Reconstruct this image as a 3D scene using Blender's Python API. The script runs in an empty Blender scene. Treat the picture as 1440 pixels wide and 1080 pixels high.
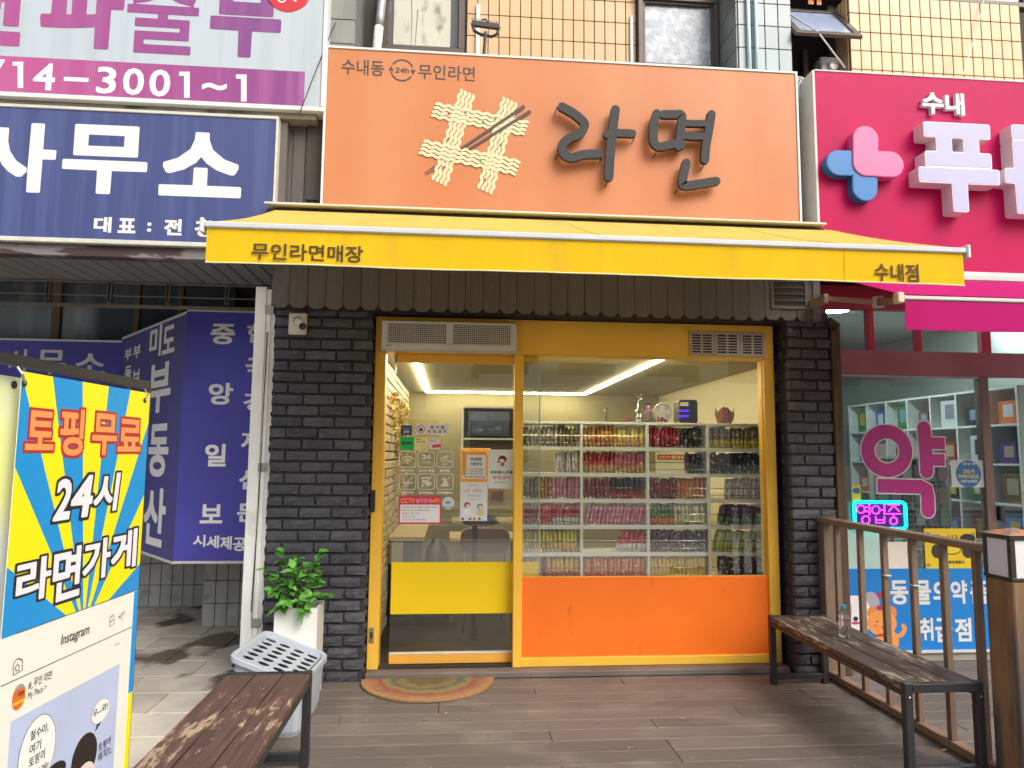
import bpy, bmesh, math, random
from mathutils import Vector, Matrix
rnd = random.Random(11)
RD = math.radians
S = bpy.context.scene
COL = S.collection
# ------------------------------------------------------------------ camera
YAW, PITCH, ROLL, FOC = RD(4.818), RD(5.775), RD(.494), 993.16
_f = Vector((math.sin(YAW)*math.cos(PITCH), math.cos(YAW)*math.cos(PITCH), math.sin(PITCH)))
_r = Vector((math.cos(YAW), -math.sin(YAW), 0)); _u = _r.cross(_f)
_r, _u = _r*math.cos(ROLL)+_u*math.sin(ROLL), _u*math.cos(ROLL)-_r*math.sin(ROLL)
EYE = Vector((0, -5, 1.48))
cam = bpy.data.cameras.new('camera'); camo = bpy.data.objects.new('camera', cam); COL.objects.link(camo)
camo.matrix_world = Matrix(((_r.x, _u.x, -_f.x, EYE.x), (_r.y, _u.y, -_f.y, EYE.y), (_r.z, _u.z, -_f.z, EYE.z), (0, 0, 0, 1)))
cam.sensor_width = 36; cam.sensor_fit = 'HORIZONTAL'; cam.lens = FOC/1440*36; cam.clip_start = .05; cam.clip_end = 800
S.camera = camo
# ------------------------------------------------------------------ sky, sun, exposure
SUN_EL, SUN_AZ = RD(44), RD(143)
W = bpy.data.worlds.new('World'); S.world = W; W.use_nodes = True
wn = W.node_tree.nodes; wl = W.node_tree.links
sky = wn.new('ShaderNodeTexSky'); sky.sky_type = 'NISHITA'; sky.sun_disc = False
sky.sun_elevation = SUN_EL; sky.sun_rotation = SUN_AZ; sky.air_density = 1.5; sky.dust_density = 6; sky.ozone_density = 1
hs = wn.new('ShaderNodeHueSaturation'); hs.inputs['Saturation'].default_value = .6
bg = wn['Background']; bg.inputs['Strength'].default_value = .15
wl.new(sky.outputs[0], hs.inputs['Color']); wl.new(hs.outputs[0], bg.inputs['Color'])
sun = bpy.data.lights.new('sun', 'SUN'); sun.energy = 1.15; sun.angle = RD(34); sun.color = (1, .985, .965)
suno = bpy.data.objects.new('sun', sun); COL.objects.link(suno)
_sd = Vector((math.sin(SUN_AZ)*math.cos(SUN_EL), math.cos(SUN_AZ)*math.cos(SUN_EL), math.sin(SUN_EL)))
suno.rotation_euler = _sd.to_track_quat('Z', 'Y').to_euler()
vs = S.view_settings; vs.view_transform = 'Standard'; vs.look = 'None'; vs.exposure = 0.5; vs.gamma = 1; vs.use_curve_mapping = False
S.render.engine = 'CYCLES'
cy = S.cycles; cy.max_bounces = 9; cy.diffuse_bounces = 4; cy.glossy_bounces = 4; cy.transmission_bounces = 8; cy.transparent_max_bounces = 16
cy.caustics_reflective = False; cy.caustics_refractive = False; cy.use_denoising = True; cy.sample_clamp_indirect = 6
# ------------------------------------------------------------------ helpers
def lin(c):
    if isinstance(c, str):
        c = c.lstrip('#'); c = [int(c[i:i+2], 16)/255 for i in (0, 2, 4)]
        c = [x/12.92 if x <= .04045 else ((x+.055)/1.055)**2.4 for x in c]
    return (c[0], c[1], c[2], 1)
def at(px, py, Y):                       # photo pixel -> world point on the upright plane y = Y
    d = _f+_r*((px-720)/FOC)-_u*((py-540)/FOC)
    return EYE+d*((Y-EYE.y)/d.y)
def atz(px, py, Z):
    d = _f+_r*((px-720)/FOC)-_u*((py-540)/FOC)
    return EYE+d*((Z-EYE.z)/d.z)
class Plane:                             # a flat sheet in the world: u along U, v along V, n along N
    def __init__(s, o, U, V):
        s.o = Vector(o); s.U = Vector(U).normalized(); s.V = Vector(V).normalized(); s.N = s.U.cross(s.V)
    def p(s, u, v, n=0): return s.o+s.U*u+s.V*v+s.N*n
    def uv(s, px, py):
        d = _f+_r*((px-720)/FOC)-_u*((py-540)/FOC)
        q = EYE+d*((s.o-EYE).dot(s.N)/d.dot(s.N))-s.o
        return q.dot(s.U), q.dot(s.V)
    def rect(s, xl, yt, yb, xr):         # left x, top y and bottom y measured at the left side, right x
        u0, v1 = s.uv(xl, yt); _, v0 = s.uv(xl, yb); u1, _ = s.uv(xr, (yt+yb)/2)
        return u0, v0, u1, v1
def YP(Y): return Plane((0, Y, 0), (1, 0, 0), (0, 0, 1))
class MB:
    def __init__(s): s.v = []; s.f = []; s.m = []
    def face(s, pts, m=0):
        n = len(s.v); s.v += [tuple(p) for p in pts]; s.f.append(tuple(range(n, n+len(pts)))); s.m.append(m); return s
    def add(s, vs, fs, m=0):
        n = len(s.v); s.v += [tuple(p) for p in vs]; s.f += [tuple(i+n for i in f) for f in fs]; s.m += [m]*len(fs); return s
    def box(s, x0, x1, y0, y1, z0, z1, c=0, m=0, T=None):
        V = []; F = []
        lo = (min(x0, x1), min(y0, y1), min(z0, z1)); hi = (max(x0, x1), max(y0, y1), max(z0, z1))
        if c <= 0:
            V = [(hi[0] if i & 1 else lo[0], hi[1] if i & 2 else lo[1], hi[2] if i & 4 else lo[2]) for i in range(8)]
            F = [(0, 2, 3, 1), (4, 5, 7, 6), (0, 1, 5, 4), (2, 6, 7, 3), (0, 4, 6, 2), (1, 3, 7, 5)]
        else:
            idx = {}
            for i in range(8):
                sg = (i & 1, (i >> 1) & 1, (i >> 2) & 1)
                for a in range(3):
                    p = [0, 0, 0]
                    for k in range(3):
                        e = hi[k] if sg[k] else lo[k]
                        p[k] = e if k == a else (e-c if sg[k] else e+c)
                    idx[(i, a)] = len(V); V.append(tuple(p))
            for a in range(3):
                b, d = (a+1) % 3, (a+2) % 3
                for q in (0, 1):
                    base = q << a
                    F.append((idx[(base, a)], idx[(base | 1 << b, a)], idx[(base | 1 << b | 1 << d, a)], idx[(base | 1 << d, a)]))
                    for q2 in (0, 1):   # edge along d between faces a(q) and b(q2)
                        e0 = (q << a) | (q2 << b); e1 = e0 | (1 << d)
                        F.append((idx[(e0, a)], idx[(e1, a)], idx[(e1, b)], idx[(e0, b)]))
            for i in range(8): F.append((idx[(i, 0)], idx[(i, 1)], idx[(i, 2)]))
        if T: V = [T(Vector(p)) for p in V]
        return s.add(V, F, m)
    def bar(s, a, b, w, h=None, up=(0, 0, 1), c=0, m=0):   # rectangular bar from a to b
        a = Vector(a); b = Vector(b); h = h or w; d = b-a; L = d.length; d.normalize()
        up = Vector(up)
        if abs(d.dot(up)) > .98: up = Vector((0, 1, 0))
        x = d.cross(up).normalized(); y = x.cross(d)
        return s.box(-w/2, w/2, -h/2, h/2, 0, L, c, m, lambda p: a+x*p.x+y*p.y+d*p.z)
    def prism(s, poly, pl, n0, n1, m=0, back=True):
        k = len(poly)
        V = [pl.p(u, v, n1) for u, v in poly]+[pl.p(u, v, n0) for u, v in poly]
        F = [tuple(range(k))]+([tuple(range(2*k-1, k-1, -1))] if back else [])
        F += [(i, i+k, (i+1) % k+k, (i+1) % k) for i in range(k)]
        return s.add(V, F, m)
    def flat(s, poly, pl, n=0, m=0): return s.face([pl.p(u, v, n) for u, v in poly], m)
    def tube(s, path, r, k=8, m=0, r1=None):
        P = [Vector(p) for p in path]; V = []; F = []
        up = None
        for i, p in enumerate(P):
            d = (P[min(i+1, len(P)-1)]-P[max(i-1, 0)]).normalized()
            if up is None: up = Vector((0, 0, 1)) if abs(d.z) < .9 else Vector((1, 0, 0))
            x = d.cross(up).normalized(); y = x.cross(d).normalized(); up = y
            rr = r if r1 is None else r+(r1-r)*i/max(1, len(P)-1)
            V += [p+(x*math.cos(2*math.pi*j/k)+y*math.sin(2*math.pi*j/k))*rr for j in range(k)]
        for i in range(len(P)-1):
            F += [(i*k+j, i*k+(j+1) % k, (i+1)*k+(j+1) % k, (i+1)*k+j) for j in range(k)]
        F += [tuple(range(k-1, -1, -1)), tuple(range((len(P)-1)*k, len(P)*k))]
        return s.add(V, F, m)
    def lathe(s, prof, o=(0, 0, 0), k=16, m=0, T=None, cap=True):
        V = []; F = []; o = Vector(o)
        for r, z in prof:
            for j in range(k):
                a = 2*math.pi*j/k; q = Vector((r*math.cos(a), r*math.sin(a), z))
                V.append((T(q) if T else q)+o)
        for i in range(len(prof)-1):
            F += [(i*k+j, i*k+(j+1) % k, (i+1)*k+(j+1) % k, (i+1)*k+j) for j in range(k)]
        if cap: F += [tuple(range(k-1, -1, -1)), tuple(range((len(prof)-1)*k, len(prof)*k))]
        return s.add(V, F, m)
    def stroke(s, path, w, pl, n1, n0=None, m=0, cap=True, w1=None, smooth=0, capk=6):
        P = [Vector((p[0], p[1])) for p in path]
        if smooth:
            Q = []
            for i in range(len(P)-1):
                a, b, c, d = P[max(i-1, 0)], P[i], P[i+1], P[min(i+2, len(P)-1)]
                for j in range(smooth):
                    t = j/smooth
                    Q.append(.5*((2*b)+(c-a)*t+(2*a-5*b+4*c-d)*t*t+(3*b-a-3*c+d)*t**3))
            P = Q+[P[-1]]
        L = []; Rr = []; N = len(P)
        for i, p in enumerate(P):
            d = (P[min(i+1, N-1)]-P[max(i-1, 0)])
            d = d.normalized() if d.length > 1e-9 else Vector((1, 0))
            n = Vector((-d.y, d.x)); ww = w if w1 is None else w+(w1-w)*i/max(1, N-1)
            L.append(p+n*ww/2); Rr.append(p-n*ww/2)
        def arc(c, frm):
            v = frm-c; a0 = math.atan2(v.y, v.x); r = v.length
            return [c+Vector((math.cos(a0-math.pi*j/capk), math.sin(a0-math.pi*j/capk)))*r for j in range(1, capk)]
        e = arc(P[-1], L[-1]) if cap else []; b = arc(P[0], Rr[0]) if cap else []
        out = L+e+Rr[::-1]+b; k = len(out)
        V = [pl.p(q.x, q.y, n1) for q in out]; F = []
        ri = lambda i: N+len(e)+(N-1-i)
        for i in range(N-1): F.append((i, i+1, ri(i+1), ri(i)))
        if cap:
            F.append(tuple([N-1]+list(range(N, N+len(e)))+[ri(N-1)]))
            F.append(tuple([ri(0)]+list(range(2*N+len(e), k))+[0]))
        if n0 is not None:
            V += [pl.p(q.x, q.y, n0) for q in out]
            F += [(i, (i+1) % k, (i+1) % k+k, i+k) for i in range(k)]
        return s.add(V, F, m)
    def mesh(s, name, mats=(), off=(0, 0, 0), smooth=False, recalc=True):
        me = bpy.data.meshes.new(name); o = Vector(off)
        me.from_pydata([Vector(v)-o for v in s.v], [], s.f)
        for mt in (mats if isinstance(mats, (list, tuple)) else [mats]): me.materials.append(mt)
        if any(s.m): me.polygons.foreach_set('material_index', s.m)
        if recalc:
            bm = bmesh.new(); bm.from_mesh(me); bmesh.ops.recalc_face_normals(bm, faces=bm.faces[:]); bm.to_mesh(me); bm.free()
        if smooth: me.shade_smooth()
        me.update(); return me
def disc(c, r, k=20, ry=None, a0=0): return [(c[0]+r*math.cos(a0+2*math.pi*i/k), c[1]+(ry or r)*math.sin(a0+2*math.pi*i/k)) for i in range(k)]
def rrect(u0, v0, u1, v1, r, k=5):
    o = []
    for cx, cy_, a in ((u1-r, v1-r, 0), (u0+r, v1-r, 90), (u0+r, v0+r, 180), (u1-r, v0+r, 270)):
        o += [(cx+r*math.cos(RD(a+90*i/k)), cy_+r*math.sin(RD(a+90*i/k))) for i in range(k+1)]
    return o
def woff(o):
    v = Vector((0, 0, 0))
    while o is not None: v += o.location; o = o.parent
    return v
def tag(o, label=None, cat=None, group=None, kind=None):
    if label: o['label'] = label
    if cat: o['category'] = cat
    if group: o['group'] = group
    if kind: o['kind'] = kind
    return o
def thing(name, label, cat, loc=(0, 0, 0), group=None, kind=None, rz=0):
    o = bpy.data.objects.new(name, None); COL.objects.link(o); o.empty_display_size = .05
    o.location = loc; o.rotation_euler.z = rz
    return tag(o, label, cat, group, kind)
def part(name, mb, mats, parent=None, smooth=False, label=None, kind=None, local=False, recalc=True):
    if parent is not None: off = Vector((0, 0, 0)) if local else woff(parent); loc = (0, 0, 0)
    else:
        xs = list(zip(*mb.v)); loc = ((min(xs[0])+max(xs[0]))/2, (min(xs[1])+max(xs[1]))/2, min(xs[2])); off = Vector(loc)
    o = bpy.data.objects.new(name, mb.mesh(name, mats, off, smooth, recalc)); COL.objects.link(o)
    o.location = loc; o.parent = parent
    return tag(o, label, None, None, kind)
def solo(name, mb, mats, label, cat, group=None, smooth=False, kind=None):
    return tag(part(name, mb, mats, None, smooth), label, cat, group, kind)
def piece(name, me, parent, loc, rot=None, scale=None, mat_=None):
    o = bpy.data.objects.new(name, me); COL.objects.link(o); o.parent = parent
    o.location = Vector(loc)-(woff(parent) if parent else Vector((0, 0, 0)))
    if rot: o.rotation_euler = rot
    if scale: o.scale = scale
    if mat_: o.material_slots[0].link = 'OBJECT'; o.material_slots[0].material = mat_
    return o
def struct(name, mb, mats, parent=None, smooth=False):
    o = part(name, mb, mats, parent, smooth)
    if parent is None: o['kind'] = 'structure'
    return o
# ------------------------------------------------------------------ lettering
_tc = {}
def glyphs(body, off=0., ext=0.):
    k = (body, off, ext)
    if k not in _tc:
        c = bpy.data.curves.new('lettering', 'FONT'); c.body = body; c.size = 1; c.offset = off; c.extrude = ext; c.resolution_u = 3
        o = bpy.data.objects.new('lettering', c); me = o.to_mesh()
        _tc[k] = ([tuple(v.co) for v in me.vertices], [tuple(p.vertices) for p in me.polygons])
        o.to_mesh_clear(); bpy.data.objects.remove(o); bpy.data.curves.remove(c)
    return _tc[k]
import numpy as np
from mathutils.geometry import tessellate_polygon
_bc = {}
def bold(body, off):
    """closed outline loops of the word thickened by off (level set of the distance to its outline) and their triangulation"""
    k = (body, round(off, 4))
    if k in _bc: return _bc[k]
    V, F = glyphs(body); key = lambda i: (round(V[i][0], 5), round(V[i][1], 5))
    cnt = {}
    for f in F:
        for i in range(len(f)):
            a, b = key(f[i]), key(f[(i+1) % len(f)])
            if a != b: e = (min(a, b), max(a, b)); cnt[e] = cnt.get(e, 0)+1
    E_ = [e for e, n in cnt.items() if n == 1]
    xs = [v[0] for v in V]; ys = [v[1] for v in V]; pad = off+.06; h = 1/84
    x0, y0 = min(xs)-pad, min(ys)-pad; nx = int((max(xs)+pad-x0)/h)+2; ny = int((max(ys)+pad-y0)/h)+2
    gx = x0+np.arange(nx)*h; gy = y0+np.arange(ny)*h; D = np.full((ny, nx), 9.); IN = np.zeros((ny, nx), bool); rad = off+.05
    def win(a0, a1, b0, b1): return slice(max(0, int((b0-y0)/h)), min(ny, int((b1-y0)/h)+2)), slice(max(0, int((a0-x0)/h)), min(nx, int((a1-x0)/h)+2))
    for (ax, ay), (bx, by) in E_:
        sy, sx = win(min(ax, bx)-rad, max(ax, bx)+rad, min(ay, by)-rad, max(ay, by)+rad)
        X, Y = np.meshgrid(gx[sx], gy[sy]); dx, dy = bx-ax, by-ay; t = np.clip(((X-ax)*dx+(Y-ay)*dy)/(dx*dx+dy*dy), 0, 1)
        ex, ey = np.abs(X-ax-t*dx), np.abs(Y-ay-t*dy); d = (ex**5+ey**5)**.2; D[sy, sx] = np.minimum(D[sy, sx], d)
    for f in F:
        for j in range(1, len(f)-1):
            a, b, c = V[f[0]], V[f[j]], V[f[j+1]]
            sy, sx = win(min(a[0], b[0], c[0]), max(a[0], b[0], c[0]), min(a[1], b[1], c[1]), max(a[1], b[1], c[1])); X, Y = np.meshgrid(gx[sx], gy[sy])
            s = [(q[0]-p[0])*(Y-p[1])-(q[1]-p[1])*(X-p[0]) for p, q in ((a, b), (b, c), (c, a))]
            IN[sy, sx] |= ((s[0] >= 0) & (s[1] >= 0) & (s[2] >= 0)) | ((s[0] <= 0) & (s[1] <= 0) & (s[2] <= 0))
    G = np.where(IN, D, -D)+off; G[G == 0] = 1e-6; S_ = G > 0; nxt = {}
    def ep(i, j, i2, j2): t = G[j, i]/(G[j, i]-G[j2, i2]); return (x0+(i+(i2-i)*t)*h, y0+(j+(j2-j)*t)*h)
    def edge_id(i, j, i2, j2): return (i, j, i2, j2) if (i, j) <= (i2, j2) else (i2, j2, i, j)
    pts = {}; code = S_[:-1, :-1]*1+S_[:-1, 1:]*2+S_[1:, 1:]*4+S_[1:, :-1]*8
    for j, i in zip(*np.nonzero((code > 0) & (code < 15))):
        i, j = int(i), int(j); cs = [(i, j), (i+1, j), (i+1, j+1), (i, j+1)]; v = [bool(S_[q[1], q[0]]) for q in cs]; out = []; inn = []
        for q in range(4):
            a, b = cs[q], cs[(q+1) % 4]
            if v[q] != v[(q+1) % 4]:
                e = edge_id(*a, *b)
                if e not in pts: pts[e] = ep(*a, *b)
                (out if v[q] else inn).append((q, e))     # inside -> outside leaves
        if len(out) == 1: nxt[out[0][1]] = inn[0][1]
        else:
            for q, e in out: nxt[e] = min(inn, key=lambda w: (w[0]-q) % 4)[1]
    loops = []; seen = set()
    for s0 in list(nxt):
        if s0 in seen: continue
        lp = []; c = s0
        while c is not None and c not in seen: seen.add(c); lp.append(pts[c]); c = nxt.get(c)
        if len(lp) > 5: loops.append(lp)
    def simp(lp, tol=.0035):
        n = len(lp); A = np.array(lp); k0 = 0; k1 = int(np.argmax(((A-A[0])**2).sum(1)))
        def dp(i0, i1):
            if i1-i0 < 2: return []
            a, b = A[i0], A[i1 % n]; d = b-a; L = math.hypot(*d) or 1e-9; q = A[i0+1:i1]; dd = np.abs((q[:, 0]-a[0])*d[1]-(q[:, 1]-a[1])*d[0])/L; m_ = int(dd.argmax())
            if dd[m_] < tol: return []
            m_ = i0+1+m_; return dp(i0, m_)+[m_]+dp(m_, i1)
        return [tuple(A[i]) for i in [k0]+dp(k0, k1)+[k1]+dp(k1, n)]
    loops = [q for q in (simp(l) for l in loops) if len(q) > 2]
    area = lambda l: sum(l[i-1][0]*l[i][1]-l[i][0]*l[i-1][1] for i in range(len(l)))/2
    def inside(q, l):
        c = False
        for i in range(len(l)):
            (ax, ay), (bx, by) = l[i-1], l[i]
            if (ay > q[1]) != (by > q[1]) and q[0] < (bx-ax)*(q[1]-ay)/(by-ay)+ax: c = not c
        return c
    sgn = 1 if area(max(loops, key=lambda l: abs(area(l)))) > 0 else -1
    outer = [l for l in loops if area(l)*sgn > 0]; groups = [[o] for o in outer]
    for l in loops:
        if area(l)*sgn <= 0:
            c = [g for g in groups if inside(l[0], g[0])]
            if c: min(c, key=lambda g: abs(area(g[0]))).append(l)
    tri = []; loops = []; base = 0
    for g in groups:
        tri += [tuple(i+base for i in t) for t in tessellate_polygon([[Vector((a, b, 0)) for a, b in l] for l in g])]; loops += g; base += sum(len(l) for l in g)
    _bc[k] = (loops, tri); return _bc[k]
def put_text(mb, body, pl, rect, off=.0, n=.0015, ext=0, ref=None, m=0, thick=None, shear=0):
    """fit the word's own outline to rect on the plane; ref: offset the fit is measured with"""
    if off > .011 or thick:
        loops, tri = bold(body, off); R_ = [q for l in (loops if ref is None else bold(body, ref)[0]) for q in l]
        x0 = min(v[0] for v in R_); x1 = max(v[0] for v in R_); y0 = min(v[1] for v in R_); y1 = max(v[1] for v in R_)
        u0, v0, u1, v1 = rect; su = (u1-u0)/(x1-x0); sv = (v1-v0)/(y1-y0); P_ = [q for l in loops for q in l]
        def at_(q, d): uu = u0+(q[0]-x0)*su; vv = v0+(q[1]-y0)*sv; return pl.p(uu+shear*(vv-v0), vv, d)
        mb.add([at_(q, n+(thick or 0)) for q in P_], tri, m)
        if thick:
            i0 = 0
            for l in loops:
                k = len(l); mb.add([at_(q, n+thick) for q in l]+[at_(q, n) for q in l], [(i, (i+1) % k, (i+1) % k+k, i+k) for i in range(k)], m)
        return mb
    V, F = glyphs(body, off, .5 if thick else 0)
    R_, _ = glyphs(body, off if ref is None else ref, .5 if thick else 0)
    x0 = min(v[0] for v in R_); x1 = max(v[0] for v in R_); y0 = min(v[1] for v in R_); y1 = max(v[1] for v in R_)
    u0, v0, u1, v1 = rect; su = (u1-u0)/(x1-x0); sv = (v1-v0)/(y1-y0)
    out = []
    for v in V:
        uu = u0+(v[0]-x0)*su; vv = v0+(v[1]-y0)*sv
        out.append(pl.p(uu+shear*(vv-v0), vv, n+(v[2]+.5)*thick if thick else n))
    mb.add(out, F, m); return mb
def lettering(body, pl, rect, mt, parent, off=.0, n=.0015, thick=None, name='lettering', ref=None, shear=0):
    return part(name, put_text(MB(), body, pl, rect, off, n, thick=thick, ref=ref, shear=shear), mt, parent, recalc=False)
# ------------------------------------------------------------------ materials
def worn_wood(name, c, c_mid, c_bare, t):
    """old paint on planks: bare patches along the grain where two noises add up, a thin worn rim, flaked relief"""
    m, nt, P, N, Lk = newmat(name); P.inputs['Roughness'].default_value = .62; g = N('ShaderNodeNewGeometry')
    def noise(sc, st, d, ro=.5):
        mp = N('ShaderNodeMapping'); mp.inputs['Scale'].default_value = st; Lk(g.outputs['Position'], mp.inputs[0]); n = N('ShaderNodeTexNoise'); n.inputs['Scale'].default_value = sc; n.inputs['Detail'].default_value = d; n.inputs['Roughness'].default_value = ro; Lk(mp.outputs[0], n.inputs['Vector']); return n.outputs[0]
    def mth(op, a, b):
        n = N('ShaderNodeMath'); n.operation = op
        for i, x in enumerate((a, b)):
            if isinstance(x, (int, float)): n.inputs[i].default_value = x
            else: Lk(x, n.inputs[i])
        return n.outputs[0]
    big = noise(2.1, (1.6, .8, 1), 2); fine = noise(9, (3.2, .8, 3), 9, .68); s = mth('ADD', mth('MULTIPLY', big, .42), mth('MULTIPLY', fine, .58))
    cr = N('ShaderNodeValToRGB'); Lk(s, cr.inputs[0]); el = cr.color_ramp.elements; el[0].position = 0; el[0].color = lin(c); el[1].position = 1; el[1].color = lin(c_bare)
    for q, cc in ((t-.035, c), (t-.012, c_mid), (t, c_mid), (t+.012, c_bare)): e = el.new(q); e.color = lin(cc)
    gr = noise(5, (14, .5, 6), 5); rp = N('ShaderNodeMapRange'); rp.inputs[1].default_value = .3; rp.inputs[2].default_value = .7; rp.inputs[3].default_value = .68; rp.inputs[4].default_value = 1.25; Lk(gr, rp.inputs[0])
    mx = N('ShaderNodeVectorMath'); mx.operation = 'SCALE'; Lk(cr.outputs[0], mx.inputs[0]); Lk(rp.outputs[0], mx.inputs['Scale']); Lk(mx.outputs[0], P.inputs['Base Color'])
    st = N('ShaderNodeMapRange'); st.inputs[1].default_value = t-.015; st.inputs[2].default_value = t+.005; st.inputs[3].default_value = 1; st.inputs[4].default_value = 0; Lk(s, st.inputs[0]); h = mth('ADD', mth('MULTIPLY', st.outputs[0], .5), mth('MULTIPLY', gr, .8))
    b = N('ShaderNodeBump'); b.inputs['Strength'].default_value = .5; b.inputs['Distance'].default_value = .004; Lk(h, b.inputs['Height']); Lk(b.outputs[0], P.inputs['Normal']); return m
def newmat(name):
    m = bpy.data.materials.new(name); m.use_nodes = True
    nt = m.node_tree; return m, nt, nt.nodes['Principled BSDF'], nt.nodes.new, nt.links.new
def mat(name, c, rough=.6, metal=0., var=.1, scale=6., det=4, bump=0., bscale=60., stretch=(1, 1, 1), rand=0., c2=None, lo=.45, hi=.6, wscale=5., wstretch=(1, 1, 1),
        coat=0., spec=.5, trans=0., emit=None, es=0., sub=0., world=True):
    """principled with low frequency tone variation, fine relief, optional wear colour c2 (noise between lo and hi) and per object tone"""
    m, nt, P, N, Lk = newmat(name)
    P.inputs['Roughness'].default_value = rough; P.inputs['Metallic'].default_value = metal
    P.inputs['Specular IOR Level'].default_value = spec
    if coat: P.inputs['Coat Weight'].default_value = coat; P.inputs['Coat Roughness'].default_value = .1
    if emit: P.inputs['Emission Color'].default_value = lin(emit); P.inputs['Emission Strength'].default_value = es
    col = lin(c); P.inputs['Base Color'].default_value = col
    if var <= 0 and not c2 and not bump and not rand: return m
    if world:
        tc = N('ShaderNodeNewGeometry'); src = tc.outputs['Position']
    else:
        tc = N('ShaderNodeTexCoord'); src = tc.outputs['Object']
    def noise(sc, st, d):
        mp = N('ShaderNodeMapping'); mp.inputs['Scale'].default_value = st; Lk(src, mp.inputs['Vector'])
        n = N('ShaderNodeTexNoise'); n.inputs['Scale'].default_value = sc; n.inputs['Detail'].default_value = d; Lk(mp.outputs[0], n.inputs['Vector']); return n
    cur = None
    if var > 0:
        n = noise(scale, stretch, det); rp = N('ShaderNodeMapRange'); rp.inputs[1].default_value = .25; rp.inputs[2].default_value = .75
        rp.inputs[3].default_value = 1-var; rp.inputs[4].default_value = 1+var; Lk(n.outputs[0], rp.inputs[0])
        mx = N('ShaderNodeVectorMath'); mx.operation = 'SCALE'; mx.inputs[0].default_value = col[:3]; Lk(rp.outputs[0], mx.inputs['Scale']); cur = mx.outputs[0]
    if rand > 0:
        oi = N('ShaderNodeObjectInfo'); rp = N('ShaderNodeMapRange'); rp.inputs[3].default_value = 1-rand; rp.inputs[4].default_value = 1+rand; Lk(oi.outputs['Random'], rp.inputs[0])
        mx = N('ShaderNodeVectorMath'); mx.operation = 'SCALE'; mx.inputs[0].default_value = col[:3]
        if cur: Lk(cur, mx.inputs[0])
        Lk(rp.outputs[0], mx.inputs['Scale']); cur = mx.outputs[0]
    if c2:
        n = noise(wscale, wstretch, 6); rp = N('ShaderNodeMapRange'); rp.inputs[1].default_value = lo; rp.inputs[2].default_value = hi; Lk(n.outputs[0], rp.inputs[0])
        mx = N('ShaderNodeMix'); mx.data_type = 'RGBA'; Lk(rp.outputs[0], mx.inputs['Factor']); mx.inputs['A'].default_value = col; mx.inputs['B'].default_value = lin(c2)
        if cur: Lk(cur, mx.inputs['A'])
        cur = mx.outputs['Result']
    if cur: Lk(cur, P.inputs['Base Color'])
    if bump:
        n = noise(bscale, stretch, 5); b = N('ShaderNodeBump'); b.inputs['Strength'].default_value = bump; b.inputs['Distance'].default_value = .01
        Lk(n.outputs[0], b.inputs['Height']); Lk(b.outputs[0], P.inputs['Normal'])
    return m
def glass(name, tint=(1, 1, 1), base=.045, rough=0.):
    """thin pane: see-through with a Schlick mirror term"""
    m, nt, P, N, Lk = newmat(name); nt.nodes.remove(P)
    out = nt.nodes['Material Output']; g = N('ShaderNodeNewGeometry'); d = N('ShaderNodeVectorMath'); d.operation = 'DOT_PRODUCT'
    Lk(g.outputs['Normal'], d.inputs[0]); Lk(g.outputs['Incoming'], d.inputs[1])
    def mth(op, a, b=None):
        n = N('ShaderNodeMath'); n.operation = op
        for i, x in enumerate((a, b)):
            if x is None: continue
            if isinstance(x, (int, float)): n.inputs[i].default_value = x
            else: Lk(x, n.inputs[i])
        return n.outputs[0]
    f = mth('ADD', mth('MULTIPLY', mth('POWER', mth('SUBTRACT', 1, mth('ABSOLUTE', d.outputs['Value'])), 5), 1-base), base)
    t = N('ShaderNodeBsdfTransparent'); t.inputs[0].default_value = (*tint, 1); gl = N('ShaderNodeBsdfGlossy'); gl.inputs['Roughness'].default_value = rough
    mx = N('ShaderNodeMixShader'); Lk(f, mx.inputs[0]); Lk(t.outputs[0], mx.inputs[1]); Lk(gl.outputs[0], mx.inputs[2]); Lk(mx.outputs[0], out.inputs[0])
    return m
def emis(name, c, s):
    m, nt, P, N, Lk = newmat(name); nt.nodes.remove(P); e = N('ShaderNodeEmission'); e.inputs[0].default_value = lin(c); e.inputs[1].default_value = s
    Lk(e.outputs[0], nt.nodes['Material Output'].inputs[0]); return m
def cloth(name, c, tr=.35, c2=None, var=.05, lo=.55, hi=.8):
    m = mat(name, c, .85, var=var, scale=2.5, stretch=(3, 1, .4), bump=.12, bscale=500, spec=.2, c2=c2, lo=lo, hi=hi, wscale=2.4, wstretch=(2.2, 1, .5)); nt = m.node_tree; P = nt.nodes['Principled BSDF']
    t = nt.nodes.new('ShaderNodeBsdfTranslucent'); t.inputs[0].default_value = lin(c); mx = nt.nodes.new('ShaderNodeMixShader'); mx.inputs[0].default_value = tr
    nt.links.new(P.outputs[0], mx.inputs[1]); nt.links.new(t.outputs[0], mx.inputs[2]); nt.links.new(mx.outputs[0], nt.nodes['Material Output'].inputs[0]); return m
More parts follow.
